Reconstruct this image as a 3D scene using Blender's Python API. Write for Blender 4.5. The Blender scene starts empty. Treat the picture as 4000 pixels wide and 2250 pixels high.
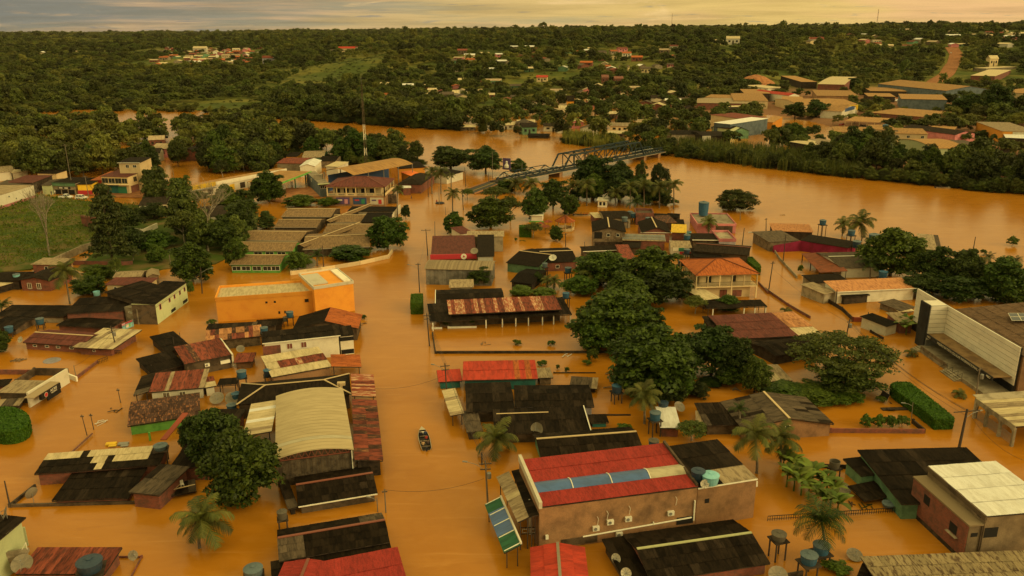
# Flooded river town seen from the air at dusk.
import bpy, math, random
import numpy as np
from mathutils import Vector, Matrix
random.seed(7); rng = np.random.default_rng(7)
S = bpy.context.scene
COL = S.collection
# ---------------------------------------------------------------- camera
FPX = 3240.0; CAMH = 60.0
PITCH = math.atan((1125-105)/FPX); ROLL = math.radians(0.3)
_r = Vector((1,0,0)); _f = Vector((0,math.cos(PITCH),-math.sin(PITCH))); _u = Vector((0,math.sin(PITCH),math.cos(PITCH)))
CR = _r*math.cos(ROLL)-_u*math.sin(ROLL); CU = _u*math.cos(ROLL)+_r*math.sin(ROLL)
CAMP = Vector((0,0,CAMH))
cd = bpy.data.cameras.new('camera'); cam = bpy.data.objects.new('camera', cd); COL.objects.link(cam)
cd.sensor_width = 36; cd.lens = 36*FPX/4000; cd.clip_start = 1; cd.clip_end = 40000
m = Matrix.Identity(4)
for i in range(3):
    m[i][0] = CR[i]; m[i][1] = CU[i]; m[i][2] = -_f[i]; m[i][3] = CAMP[i]
cam.matrix_world = m; S.camera = cam
# ---------------------------------------------------------------- sky, sun, exposure
SUN_EL = math.radians(21); SUN_AZ = math.radians(118)      # azimuth from +Y towards +X
w = bpy.data.worlds.new('World'); S.world = w; w.use_nodes = True
nt = w.node_tree; nt.nodes.clear()
def N(nt, t, **kw):
    n = nt.nodes.new(t)
    for k, v in kw.items(): setattr(n, k, v)
    return n
def L(nt, a, b): nt.links.new(a, b)
out = N(nt,'ShaderNodeOutputWorld'); bg = N(nt,'ShaderNodeBackground'); bg.inputs['Strength'].default_value = 0.1
L(nt, bg.outputs[0], out.inputs[0])
sky = N(nt,'ShaderNodeTexSky', sky_type='NISHITA', sun_disc=False); sky.sun_elevation = SUN_EL; sky.sun_rotation = SUN_AZ
sky.dust_density = 4; sky.air_density = 1.6
tc = N(nt,'ShaderNodeTexCoord'); sep = N(nt,'ShaderNodeSeparateXYZ'); L(nt, tc.outputs['Generated'], sep.inputs[0])
def math_(nt, op, a, b=None, c=None):
    n = N(nt,'ShaderNodeMath', operation=op)
    for i, v in enumerate((a,b,c)):
        if v is None: continue
        if isinstance(v,(int,float)): n.inputs[i].default_value = v
        else: L(nt, v, n.inputs[i])
    return n.outputs[0]
def mapr(nt, v, a, b, c, d, smooth=False):
    n = N(nt,'ShaderNodeMapRange'); n.interpolation_type = 'SMOOTHSTEP' if smooth else 'LINEAR'
    L(nt, v, n.inputs[0])
    for i, q in enumerate((a,b,c,d)): n.inputs[i+1].default_value = q
    return n.outputs[0]
def mixc(nt, f, a, b, bt='MIX'):
    n = N(nt,'ShaderNodeMix', data_type='RGBA', blend_type=bt)
    if isinstance(f,(int,float)): n.inputs[0].default_value = f
    else: L(nt, f, n.inputs[0])
    for i, v in ((6,a),(7,b)):
        if isinstance(v, tuple): n.inputs[i].default_value = (*v,1) if len(v)==3 else v
        else: L(nt, v, n.inputs[i])
    return n.outputs[2]
dome = math_(nt,'DIVIDE',1.0, math_(nt,'ADD', math_(nt,'MAXIMUM',sep.outputs[2],0.0), 0.035))   # a flat cloud deck seen in perspective
cv = N(nt,'ShaderNodeCombineXYZ')
L(nt, math_(nt,'MULTIPLY',sep.outputs[0],dome), cv.inputs[0]); L(nt, math_(nt,'MULTIPLY',sep.outputs[1],dome), cv.inputs[1])
def noise(nt, vec, sc, det=4, rough=.55, dist=0, seed=None):
    n = N(nt,'ShaderNodeTexNoise'); n.inputs['Scale'].default_value = sc; n.inputs['Detail'].default_value = det
    n.inputs['Roughness'].default_value = rough; n.inputs['Distortion'].default_value = dist
    if vec is not None: L(nt, vec, n.inputs['Vector'])
    return n.outputs['Fac']
def vscale(nt, v, s):
    n = N(nt,'ShaderNodeVectorMath', operation='MULTIPLY'); L(nt, v, n.inputs[0]); n.inputs[1].default_value = s; return n.outputs[0]
n1 = noise(nt, vscale(nt, cv.outputs[0], (.30,.30,1)), 1.0, 5, .6, .4)
n2 = noise(nt, vscale(nt, tc.outputs['Generated'], (4,4,85)), 1.0, 6, .6, .25)
n3 = noise(nt, vscale(nt, tc.outputs['Generated'], (2.6,2.6,30)), 1.0, 3, .5, .3)
side = mapr(nt, sep.outputs[0], -.55, .35, 0, 1, True)                       # the west glows: warmer towards the low sun
lum = mapr(nt, math_(nt,'MAXIMUM',sep.outputs[2],0.0), 0, 1, 5.4, 12.5)      # an overcast deck, brighter overhead
warm = mixc(nt, side, (0.80,0.58,0.33), (1.32,0.90,0.28))
pink = mixc(nt, mapr(nt,n3,.45,.62,0,1,True), warm, mixc(nt, side, (.80,.56,.34), (1.42,.85,.36)))
grey = mixc(nt, side, (0.36,0.36,0.305), (1.02,0.78,0.31))
deck = mixc(nt, mapr(nt,math_(nt,'ADD',math_(nt,'ADD',n2,.05),math_(nt,'MULTIPLY',math_(nt,'SUBTRACT',side,.5),.22)),.42,.62,0,1,True), grey, pink)
deck2 = mixc(nt, mapr(nt,n2,.62,.72,0,.8,True), deck, mixc(nt, side, (.98,.72,.40), (1.5,1.08,.42)))
high = mixc(nt, mapr(nt, n1, .35,.65,0,1,True), (1.0,.80,.30), (1.0,.84,.36))
deck3 = mixc(nt, mapr(nt, sep.outputs[2], .03,.22,0,1,True), deck2, high)
deckl = N(nt,'ShaderNodeVectorMath', operation='SCALE'); L(nt, deck3, deckl.inputs[0]); L(nt, lum, deckl.inputs['Scale'])
n4 = noise(nt, vscale(nt, tc.outputs['Generated'], (16,16,230)), 1.0, 5, .6, .2); n5 = noise(nt, vscale(nt, tc.outputs['Generated'], (9,9,60)), 1.0, 6, .62, .5)
deck4 = mixc(nt, mapr(nt,n4,.60,.68,0,.75,True), deck3, mixc(nt, side, (.34,.35,.33), (.74,.60,.34)))
deck5 = mixc(nt, mapr(nt,n5,.56,.70,0,.85,True), deck4, mixc(nt, side, (.92,.62,.33), (1.55,1.06,.42)))
L(nt, deck5, deckl.inputs[0])
nis = mixc(nt, 1.0, sky.outputs[0], (1.0,.84,.36), 'MULTIPLY')
cover = mapr(nt, n1, .30, .62, .72, .96, True)
L(nt, mixc(nt, cover, nis, deckl.outputs[0]), bg.inputs['Color'])
sd = bpy.data.lights.new('sun','SUN'); sd.energy = 1.5; sd.angle = math.radians(24); sd.color = (1.0,.79,.38)
so = bpy.data.objects.new('sun', sd); COL.objects.link(so)
so.rotation_euler = Vector((-math.sin(SUN_AZ)*math.cos(SUN_EL), -math.cos(SUN_AZ)*math.cos(SUN_EL), -math.sin(SUN_EL))).to_track_quat('-Z','Y').to_euler()
S.view_settings.view_transform = 'Standard'; S.view_settings.look = 'None'; S.view_settings.gamma = 1; S.view_settings.exposure = 0.25
S.view_settings.use_curve_mapping = False
S.render.engine = 'CYCLES'; S.cycles.max_bounces = 6; S.cycles.diffuse_bounces = 2; S.cycles.glossy_bounces = 3; S.cycles.transparent_max_bounces = 6
S.cycles.volume_bounces = 0; S.cycles.use_denoising = True

# ---------------------------------------------------------------- pixel -> place
def ray(px, py): return _f + CR*((px-2000)/FPX) - CU*((py-1125)/FPX)
def full(t, x, y): return (int(t[0])*1000 + x/2.415, int(t[1])*550 + y/2.415)
def G(px, py, z=0.0):
    d = ray(px, py); return CAMP + d*((z-CAMH)/d.z)
def W(t, x, y, z=0.0): return G(*full(t, x, y), z)
def proj(p):
    d = Vector(p)-CAMP; k = d.dot(_f); return (2000+FPX*d.dot(CR)/k, 1125-FPX*d.dot(CU)/k)
def zat(py, D, px=2000):           # height of the ray through a pixel row at ground distance D
    d = ray(px, py); return CAMH + d.z*D/math.hypot(d.x, d.y)

# ---------------------------------------------------------------- materials
MATS = {}
def mat(name, col, col2=None, rough=.8, scale=.8, streak=False, amt=1.0, lo=.42, hi=.62, var=.25, metal=0, bump=0, coat=0, spec=.15, fine=0.0, rib=0.0):
    if name in MATS: return MATS[name]
    mt = bpy.data.materials.new(name); mt.use_nodes = True; MATS[name] = mt
    t = mt.node_tree; b = t.nodes['Principled BSDF']
    b.inputs['Roughness'].default_value = rough; b.inputs['Metallic'].default_value = metal
    b.inputs['Specular IOR Level'].default_value = spec
    oi = N(t,'ShaderNodeObjectInfo')
    if streak:
        uv = N(t,'ShaderNodeUVMap'); vec = uv.outputs[0]
        off = N(t,'ShaderNodeVectorMath', operation='ADD'); L(t, vec, off.inputs[0])
        cb = N(t,'ShaderNodeCombineXYZ'); r = math_(t,'MULTIPLY',oi.outputs['Random'],57.0); L(t, r, cb.inputs[0]); L(t, r, cb.inputs[1]); L(t, cb.outputs[0], off.inputs[1])
        vec = off.outputs[0]
        fac = noise(t, vscale(t, vec, (2.2,.45,1)), scale, 5, .65)
    else:
        g = N(t,'ShaderNodeNewGeometry'); vec = g.outputs['Position']
        fac = noise(t, vec, scale, 5, .62)
    c = mixc(t, math_(t,'MULTIPLY', mapr(t, fac, lo, hi, 0, 1, True), amt), col, col2 or tuple(x*.6 for x in col))
    if fine:
        c = mixc(t, mapr(t, noise(t, vec, 7.0, 3, .7), .35, .7, fine, 0, False), c, tuple(x*.25 for x in col))
    br = mapr(t, oi.outputs['Random'], 0, 1, 1-var, 1+var)
    sc = N(t,'ShaderNodeVectorMath', operation='SCALE'); L(t, c, sc.inputs[0]); L(t, br, sc.inputs['Scale'])
    L(t, sc.outputs[0], b.inputs['Base Color'])
    if bump or rib:
        bp = N(t,'ShaderNodeBump'); bp.inputs['Strength'].default_value = bump or .4; bp.inputs['Distance'].default_value = .05
        if rib and streak:
            wv = N(t,'ShaderNodeTexWave'); wv.inputs['Scale'].default_value = rib; L(t, vec, wv.inputs['Vector']); L(t, wv.outputs['Fac'], bp.inputs['Height'])
        else: L(t, noise(t, vec, scale*6, 4), bp.inputs['Height'])
        L(t, bp.outputs[0], b.inputs['Normal'])
    return mt
def flat(name, col, rough=.6, metal=0, var=.08, spec=.4): return mat(name, col, None, rough, 2.0, amt=.25, var=var, metal=metal, spec=spec)
def leafmat(name, c1, c2, trans=.25, var=.45, stand=None):
    mt = bpy.data.materials.new(name); mt.use_nodes = True; MATS[name] = mt; t = mt.node_tree; b = t.nodes['Principled BSDF']
    b.inputs['Roughness'].default_value = .55; b.inputs['Specular IOR Level'].default_value = .25
    oi = N(t,'ShaderNodeObjectInfo'); g = N(t,'ShaderNodeNewGeometry')
    f = noise(t, g.outputs['Position'], .9, 3, .6)
    rnd = N(t,'ShaderNodeTexWhiteNoise'); 
    c = mixc(t, mapr(t, math_(t,'ADD', math_(t,'MULTIPLY',f,.75), math_(t,'MULTIPLY',g.outputs['Random Per Island'],.35)), .3,.75,0,1), c1, c2)
    if stand: c = mixc(t, mapr(t, noise(t, g.outputs['Position'], .006, 4, .6), .48,.66,0,.75,True), c, stand)
    br = mapr(t, oi.outputs['Random'], 0, 1, 1-var, 1+var)
    sc = N(t,'ShaderNodeVectorMath', operation='SCALE'); L(t, c, sc.inputs[0]); L(t, br, sc.inputs['Scale'])
    hv = N(t,'ShaderNodeHueSaturation'); L(t, mapr(t, math_(t,'FRACT', math_(t,'MULTIPLY',oi.outputs['Random'],7.31)),0,1,.478,.512), hv.inputs['Hue']); L(t, sc.outputs[0], hv.inputs['Color'])
    L(t, hv.outputs[0], b.inputs['Base Color'])
    tr = N(t,'ShaderNodeBsdfTranslucent'); L(t, hv.outputs[0], tr.inputs['Color'])
    mx = N(t,'ShaderNodeMixShader'); mx.inputs[0].default_value = trans
    L(t, b.outputs[0], mx.inputs[1]); L(t, tr.outputs[0], mx.inputs[2]); L(t, mx.outputs[0], t.nodes['Material Output'].inputs[0])
    return mt
leafmat('leaf_mango', (.013,.033,.003), (.082,.130,.010), var=.28)
leafmat('leaf_dark', (.011,.025,.004), (.055,.085,.009), var=.28)
leafmat('leaf_light', (.024,.055,.005), (.108,.158,.014), var=.25)
leafmat('leaf_olive', (.034,.052,.008), (.115,.135,.020), var=.3)
leafmat('leaf_far', (.024,.040,.007), (.095,.112,.017), var=.6, stand=(.165,.165,.026))
leafmat('leaf_palm', (.060,.075,.012), (.130,.130,.026), .3)
leafmat('leaf_banana', (.070,.130,.014), (.150,.200,.030), .35)
leafmat('leaf_hedge', (.026,.075,.003), (.085,.160,.008), var=.1)
leafmat('leaf_cane', (.060,.085,.012), (.190,.190,.034), .3)
leafmat('leaf_thicket', (.022,.040,.008), (.080,.095,.018), .2)
leafmat('grass_blade', (.026,.054,.004), (.085,.115,.009), .2)
mat('bark', (.11,.085,.055), (.05,.04,.03), scale=3)
mat('bark_pale', (.36,.30,.22), (.18,.15,.11), scale=2)
mat('palm_trunk', (.20,.16,.11), (.10,.08,.06), scale=4)

# ---------------------------------------------------------------- objects
ORG = {}
def tag(o, label=None, cat=None, group=None, kind=None):
    if label: o['label'] = label
    if cat: o['category'] = cat
    if group: o['group'] = group
    if kind: o['kind'] = kind
    return o
def root(name, label, cat, loc, group=None, rz=0):
    o = bpy.data.objects.new(name, None); COL.objects.link(o); o.location = loc; o.rotation_euler = (0,0,rz); o.empty_display_size = .3
    ORG[o.name] = Vector(loc); return tag(o, label, cat, group)
def npmesh(name, V, F, mats=(), midx=None, uv=None, smooth=False):
    """V (n,3), F (m,k) all faces with k corners"""
    me = bpy.data.meshes.new(name); V = np.asarray(V, dtype=np.float32); F = np.asarray(F, dtype=np.int32)
    k = F.shape[1]; me.vertices.add(len(V)); me.vertices.foreach_set('co', V.ravel())
    me.loops.add(F.size); me.loops.foreach_set('vertex_index', F.ravel())
    me.polygons.add(len(F)); me.polygons.foreach_set('loop_start', np.arange(len(F), dtype=np.int32)*k)
    try: me.polygons.foreach_set('loop_total', np.full(len(F), k, dtype=np.int32))
    except Exception: pass
    for q in mats: me.materials.append(MATS[q] if isinstance(q, str) else q)
    if midx is not None: me.polygons.foreach_set('material_index', np.asarray(midx, dtype=np.int32))
    if smooth: me.polygons.foreach_set('use_smooth', np.ones(len(F), dtype=bool))
    if uv is not None:
        l = me.uv_layers.new(); l.data.foreach_set('uv', np.asarray(uv, dtype=np.float32).ravel())
    me.update(calc_edges=True); return me
def link(name, me, parent=None, loc=None):
    o = bpy.data.objects.new(name, me); COL.objects.link(o)
    if parent is not None: o.parent = parent
    if loc is not None: o.location = loc
    return o
class MB:
    """collects shapes given in world coordinates, links them as ONE mesh object"""
    def __init__(s): s.v = []; s.f = []; s.uv = None
    def quad(s, *p):
        i = len(s.v); s.v += [tuple(q) for q in p]; s.f.append(tuple(range(i, i+len(p)))); return s
    def box(s, c, sx, sy, sz, rz=0):          # c = centre of the base
        ca, sa = math.cos(rz), math.sin(rz); i = len(s.v)
        for z in (0, sz):
            for x, y in ((-1,-1),(1,-1),(1,1),(-1,1)):
                dx, dy = x*sx/2, y*sy/2
                s.v.append((c[0]+dx*ca-dy*sa, c[1]+dx*sa+dy*ca, c[2]+z))
        s.f += [(i+3,i+2,i+1,i),(i+4,i+5,i+6,i+7)] + [(i+k, i+(k+1)%4, i+4+(k+1)%4, i+4+k) for k in range(4)]; return s
    def hexa(s, lo, hi):                       # prism between two rings of equal length
        i = len(s.v); n = len(lo); s.v += [tuple(q) for q in lo]+[tuple(q) for q in hi]
        s.f += [tuple(range(i+n-1, i-1, -1)), tuple(range(i+n, i+2*n))] + [(i+k, i+(k+1)%n, i+n+(k+1)%n, i+n+k) for k in range(n)]; return s
    def beam(s, p, q, w_=.1, h=None, up=Vector((0,0,1))):
        p, q = Vector(p), Vector(q); d = (q-p); 
        if d.length < 1e-6: return s
        d.normalize(); h = h or w_
        if abs(d.dot(up)) > .98: up = Vector((1,0,0))
        a = d.cross(up).normalized()*(w_/2); b = a.cross(d).normalized()*(h/2)
        return s.hexa([p-a-b, p+a-b, p+a+b, p-a+b], [q-a-b, q+a-b, q+a+b, q-a+b])
    def tube(s, p, q, r1, r2=None, n=8):
        p, q = Vector(p), Vector(q); r2 = r1 if r2 is None else r2; d = (q-p).normalized()
        a = d.orthogonal().normalized(); b = d.cross(a)
        ring = lambda c, r: [c+(a*math.cos(k*2*math.pi/n)+b*math.sin(k*2*math.pi/n))*r for k in range(n)]
        return s.hexa(ring(p,r1), ring(q,r2))
    def path(s, pts, r, n=5):
        for a, b in zip(pts[:-1], pts[1:]): s.tube(a, b, r, r, n)
        return s
    def lathe(s, c, prof, n=16, cap=True):     # prof [(r,z)...]
        i = len(s.v); c = Vector(c)
        for r, z in prof:
            for k in range(n): s.v.append((c.x+r*math.cos(k*2*math.pi/n), c.y+r*math.sin(k*2*math.pi/n), c.z+z))
        for j in range(len(prof)-1):
            for k in range(n): s.f.append((i+j*n+k, i+j*n+(k+1)%n, i+(j+1)*n+(k+1)%n, i+(j+1)*n+k))
        if cap: s.f += [tuple(i+k for k in range(n-1,-1,-1)), tuple(i+(len(prof)-1)*n+k for k in range(n))]
        return s
    def mesh(s, name, mt, org=Vector((0,0,0)), smooth=False):
        me = bpy.data.meshes.new(name); me.from_pydata([(a-org[0], b-org[1], c-org[2]) for a,b,c in s.v], [], s.f)
        for q in (mt if isinstance(mt,(list,tuple)) else [mt]): me.materials.append(MATS[q])
        if smooth: me.polygons.foreach_set('use_smooth', np.ones(len(s.f), dtype=bool))
        me.update(); return me
    def obj(s, name, mt, parent=None, label=None, cat=None, group=None, kind=None, org=None, smooth=False):
        if parent is not None:
            org = ORG[parent.name]; o = link(name, s.mesh(name, mt, org, smooth), parent)
        else:
            org = Vector(org) if org is not None else Vector(np.mean(np.array(s.v), axis=0).tolist())*1.0
            if org is not None and not isinstance(org, Vector): org = Vector(org)
            org.z = min(q[2] for q in s.v); o = link(name, s.mesh(name, mt, org, smooth), None, org)
        ORG[o.name] = org; return tag(o, label, cat, group, kind)

# ---------------------------------------------------------------- terrain
def lerp_tab(x, tab):
    xs, ys = zip(*tab); return np.interp(x, xs, ys)
def sm(x, a, b):
    t = np.clip((x-a)/(b-a), 0, 1); return t*t*(3-2*t)
_ph = rng.uniform(0, 6.28, (24,2)); _an = rng.uniform(0, 6.28, 24)
def fbm(x, y, wl, k0=0, n=6):
    s = 0
    for k in range(n):
        f = 6.283/wl*(1.55**k); a = _an[(k+k0)%24]
        s = s + np.sin((x*np.cos(a)+y*np.sin(a))*f+_ph[(k+k0)%24,0])*np.sin((-x*np.sin(a)+y*np.cos(a))*f*.8+_ph[(k+k0)%24,1])/(1.5**k)
    return s/1.8
# line (photo pixels) beyond which the ground stays out of the water
SHORE = [(-900,455),(0,440),(380,428),(770,432),(900,446),(1200,468),(1400,478),(1600,492),(1750,480),(1850,440),(2000,395),(2300,375),(2520,385),(2560,603),(2700,612),(2900,648),(3000,662),(3500,706),(3800,738),(4000,752),(4900,880)]
_sp = [G(a,b) for a,b in SHORE]; _sa = np.array([p.x/p.y for p in _sp]); _sd = np.array([p.y for p in _sp])
CARVE = [(3150,505,120,55),(3060,560,70,40),(2700,520,260,70),(2880,575,60,30),(1450,440,0,0)]
def hill(x, y):
    a = x/np.maximum(y,1.0)
    r0 = np.interp(a, [-.7,-.25,-.05,.2,.4,.7], [950,900,720,720,820,850]); r1 = np.interp(a, [-.7,-.25,-.05,.2,.4,.7], [2300,1900,1300,1300,1550,1500])
    top = np.interp(a, [-.7,-.35,-.15,.05,.3,.5,.7], [11,14,23,33,36,44,46])
    h = top*sm(y, r0, r1)
    h = h + fbm(x, y, 420)*4.5*sm(y, 600, 1100) + fbm(x, y, 1500, 7)*8*sm(y, 1700, 3200)
    p = G(1350,262,10); h = h + 9*np.exp(-(((x-p.x)/90)**2+((y-p.y)/70)**2))
    return h
def height(x, y):
    x = np.asarray(x, float); y = np.asarray(y, float); a = x/np.maximum(y,1.0)
    d = y-np.interp(a, _sa, _sd)
    h = -2.0 + 3.0*sm(d, -6, 10) + .6*sm(d, 30, 200) + np.maximum(hill(x,y),0)*sm(d,0,60)
    for px, py, rx, ry in CARVE:
        if rx == 0: continue
        c = G(px,py); e1 = abs(G(px+rx,py).x-c.x); e2 = abs(G(px,py-ry).y-c.y)
        h = h - 3.2*sm(1.25-np.sqrt(((x-c.x)/e1)**2+((y-c.y)/e2)**2), 0, .35)*(h<6)
    return h
def Wt(px, py, dz=0.0):            # first hit of a pixel's ray with the terrain
    d = ray(px, py); k = 250.0; p0 = None
    ks = np.geomspace(250, 9000, 900); X = d.x*ks; Y = d.y*ks; Z = CAMH+d.z*ks; H = np.maximum(height(X,Y), 0)+dz
    i = np.argmax(Z < H)
    if Z[i] >= H[i]: i = len(ks)-1
    return Vector((X[i], Y[i], float(max(height(X[i],Y[i]),0))))
def make_terrain():
    aa = np.linspace(-1.05, 1.05, 260); dd = np.concatenate([np.linspace(60,480,60), np.geomspace(490,12000,190)])
    A, D = np.meshgrid(aa, dd); X = A*D; Y = D; Z = height(X, Y)
    V = np.stack([X.ravel(),Y.ravel(),Z.ravel()],1); n = len(aa)
    i = (np.arange(len(dd)-1)[:,None]*n+np.arange(n-1)[None,:]).ravel()
    F = np.stack([i,i+1,i+1+n,i+n],1)
    t = bpy.data.materials.new('terrain_ground'); t.use_nodes = True; MATS['terrain_ground'] = t; q = t.node_tree; b = q.nodes['Principled BSDF']; b.inputs['Roughness'].default_value = .95
    b.inputs['Specular IOR Level'].default_value = .1
    g = N(q,'ShaderNodeNewGeometry'); s = N(q,'ShaderNodeSeparateXYZ'); L(q, g.outputs['Position'], s.inputs[0])
    gr = mixc(q, mapr(q, noise(q,g.outputs['Position'],.012,5,.6),.4,.6,0,1,True), (.060,.078,.012), (.150,.135,.026))
    gr = mixc(q, mapr(q, noise(q,g.outputs['Position'],.09,5,.7),.45,.7,0,.7,True), gr, (.030,.045,.008))
    mud = mixc(q, noise(q,g.outputs['Position'],.2,4), (.26,.13,.065), (.17,.085,.045))
    town = math_(q,'MULTIPLY', mapr(q, s.outputs[0], 40, 110, 0, 1, True), mapr(q, s.outputs[1], 760, 900, 1, 0, True))
    L(q, mixc(q, math_(q,'MULTIPLY', town, mapr(q, s.outputs[2], 2.2, 6, 1, 0)), gr, mud), b.inputs['Base Color'])
    o = link('terrain', npmesh('terrain', V, F, ['terrain_ground'], smooth=True)); tag(o, kind='structure')
make_terrain()
def make_water():
    t = bpy.data.materials.new('muddy_water'); t.use_nodes = True; MATS['muddy_water'] = t; q = t.node_tree; b = q.nodes['Principled BSDF']
    g = N(q,'ShaderNodeNewGeometry'); P = g.outputs['Position']
    c = mixc(q, mapr(q, noise(q, vscale(q,P,(1,1,1)), .035, 5, .6, .5), .35,.68,0,1,True), (.340,.128,.007), (.390,.156,.013))
    c = mixc(q, mapr(q, noise(q, vscale(q,P,(1,2.2,1)), .22, 4, .6, .8), .42,.72,0,.35,True), c, (.425,.180,.024))
    L(q, c, b.inputs['Base Color']); b.inputs['Roughness'].default_value = .17; b.inputs['IOR'].default_value = 1.33; b.inputs['Specular IOR Level'].default_value = .42
    bp = N(q,'ShaderNodeBump'); bp.inputs['Strength'].default_value = .35; bp.inputs['Distance'].default_value = .06
    st = noise(q, vscale(q,P,(.05,.5,1)), 1.0, 4, .6, .9); c = mixc(q, mapr(q, st, .55,.72,0,.30,True), c, (.50,.235,.05)); c = mixc(q, mapr(q, noise(q, vscale(q,P,(.09,.6,1)), 1.0, 5, .65, 1.2), .56,.74,0,.30,True), c, (.26,.090,.006)); L(q, c, b.inputs['Base Color'])
    h = math_(q,'ADD', noise(q, vscale(q,P,(1.0,1.6,1)), 1.1, 4, .6, .3), math_(q,'MULTIPLY', noise(q, vscale(q,P,(.6,1.3,1)), .18, 3, .5, .6), 1.6))
    L(q, h, bp.inputs['Height']); L(q, bp.outputs[0], b.inputs['Normal'])
    o = MB().quad((-2600,-300,0),(2600,-300,0),(2600,2600,0),(-2600,2600,0)).obj('flood_water','muddy_water', org=(0,0,0)); tag(o, kind='structure')
make_water()
# ---------------------------------------------------------------- vegetation prototypes
def leaf_cloud(C, Nrm, size, asp=.5, r=rng):
    n = len(C); T = r.normal(size=(n,3)); Nn = Nrm/np.maximum(np.linalg.norm(Nrm,axis=1,keepdims=True),1e-6)
    T -= Nn*np.sum(T*Nn,axis=1,keepdims=True); T /= np.maximum(np.linalg.norm(T,axis=1,keepdims=True),1e-6); B = np.cross(Nn,T)
    s = np.asarray(size).reshape(-1,1)*np.ones((n,1))
    V = np.stack([C-T*s*.5, C+B*s*asp*.5+Nn*s*.06, C+T*s*.5-Nn*s*.10, C-B*s*asp*.5+Nn*s*.06],1).reshape(-1,3)
    return V, np.arange(4*n).reshape(-1,4)
def sph(n, r=rng):
    d = r.normal(size=(n,3)); return d/np.linalg.norm(d,axis=1,keepdims=True)
def crown_mesh(name, seed, mt, R=5, H=10, z0=1.2, clumps=90, per=90, size=.55, rc=.26, shape='dome', asp=.55, low=-.45):
    r = np.random.default_rng(seed); zc = (H+z0)/2; hz = (H-z0)/2
    if shape == 'dome':
        d = sph(clumps, r); d[:,2] = np.where(d[:,2] < low, -d[:,2], d[:,2]); d[:,2] = np.sign(d[:,2])*np.abs(d[:,2])**.85; k = r.uniform(.66,.97,(clumps,1))
        lump = 1+.17*np.sin(d[:,:1]*5+seed)+.15*np.sin(d[:,1:2]*6+2*seed)+r.uniform(-.14,.10,(clumps,1))
        C = d*k*lump*np.array([R*.86,R*.86,hz*.9]) + np.array([0,0,zc])
    elif shape == 'pads':                      # flat layered pads of a spreading tree
        a = r.uniform(0,6.28,clumps); q = np.sqrt(r.uniform(.02,1,clumps)); lv = r.integers(0,4,clumps)/3
        C = np.stack([np.cos(a)*q*R*.9, np.sin(a)*q*R*.9, z0+(H-z0)*(.25+.6*lv*(1-.65*q*q)+.1*r.uniform(-1,1,clumps))],1)
    elif shape == 'cone':                      # tall tiered tree
        u = r.uniform(0,1,clumps); a = r.uniform(0,6.28,clumps); tier = np.clip(np.floor(u*9)/9+r.normal(0,.035,clumps),0,.97)
        q = (1-tier)**.8*R*(.35+.65*np.sqrt(r.uniform(0,1,clumps)))*(.8+.3*np.sin(a*2+tier*9))
        C = np.stack([np.cos(a)*q, np.sin(a)*q, z0+(H-z0)*(tier*.93+.03)-q*.12],1)
    else:                                      # loose, open crown
        d = sph(clumps, r); d[:,2] = np.abs(d[:,2])*1.2-.25; k = r.uniform(.25,1,(clumps,1))**.6
        C = d*k*np.array([R*.9,R*.9,hz])+np.array([0,0,zc])
    rad = R*rc*r.uniform(.65,1.25,(clumps,1,1)); d = sph(clumps*per, r).reshape(clumps,per,3); d[...,2] = np.where(d[...,2] < -.3, -d[...,2], d[...,2])
    flatk = .32 if shape in ('pads','cone') else .8
    P = C[:,None,:] + d*rad*r.uniform(.6,1.06,(clumps,per,1))*np.array([1,1,flatk])
    Nn = d*np.array([.8,.8,1.0]) + r.normal(size=d.shape)*.55 + np.array([0,0,.25])
    P = P.reshape(-1,3); Nn = Nn.reshape(-1,3); ok = P[:,2] > .15; P = P[ok]; Nn = Nn[ok]
    V, F = leaf_cloud(P, Nn, size*r.uniform(.45,1.55,len(P)), asp, r)
    return npmesh(name, V, F, [mt])
def trunk_mesh(name, seed, H=10, R=5, r0=.32, mt='bark', limbs=6, top=.6):
    r = random.Random(seed); b = MB(); pts = [Vector((0,0,-1.5))]
    for k in range(1,5): pts.append(Vector((r.uniform(-.25,.25)*k*.5, r.uniform(-.25,.25)*k*.5, H*top*k/4)))
    for k in range(4): b.tube(pts[k], pts[k+1], r0*(1-.16*k), r0*(1-.16*(k+1)), 8)
    for k in range(limbs):
        a = k*6.283/limbs+r.uniform(-.4,.4); s = pts[2+(k%2)]; m1 = s+Vector((math.cos(a)*R*.3, math.sin(a)*R*.3, H*.13)); e = m1+Vector((math.cos(a)*R*.38, math.sin(a)*R*.38, H*r.uniform(.08,.2)))
        b.tube(s, m1, r0*.45, r0*.3, 6); b.tube(m1, e, r0*.3, r0*.1, 5)
    return b.mesh(name, mt)
TREES = {}
def proto(kind, cm, tm, R, H): TREES[kind] = (cm, tm, R, H)
proto('mango', crown_mesh('crown',1,'leaf_mango',5,10,.1,150,110,.60,.235,low=-.93), trunk_mesh('trunk',1), 5, 10)
proto('mango2', crown_mesh('crown',2,'leaf_mango',5,10,.1,125,120,.58,.27,low=-.9), trunk_mesh('trunk',2), 5, 10)
proto('dark', crown_mesh('crown',3,'leaf_dark',5,10,.6,125,105,.58,.25,low=-.8), trunk_mesh('trunk',3), 5, 10)
proto('light', crown_mesh('crown',4,'leaf_light',5,9,.2,115,100,.6,.26,low=-.9), trunk_mesh('trunk',4,9), 5, 9)
proto('loose', crown_mesh('crown',5,'leaf_olive',5,10,2.5,70,70,.55,.24,'loose'), trunk_mesh('trunk',5,10,5,.28,'bark_pale',8,.7), 5, 10)
proto('rain', crown_mesh('crown',6,'leaf_olive',7,9,2.8,120,90,.42,.2,'pads'), trunk_mesh('trunk',6,9,7,.4,'bark',9,.5), 7, 9)
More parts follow.
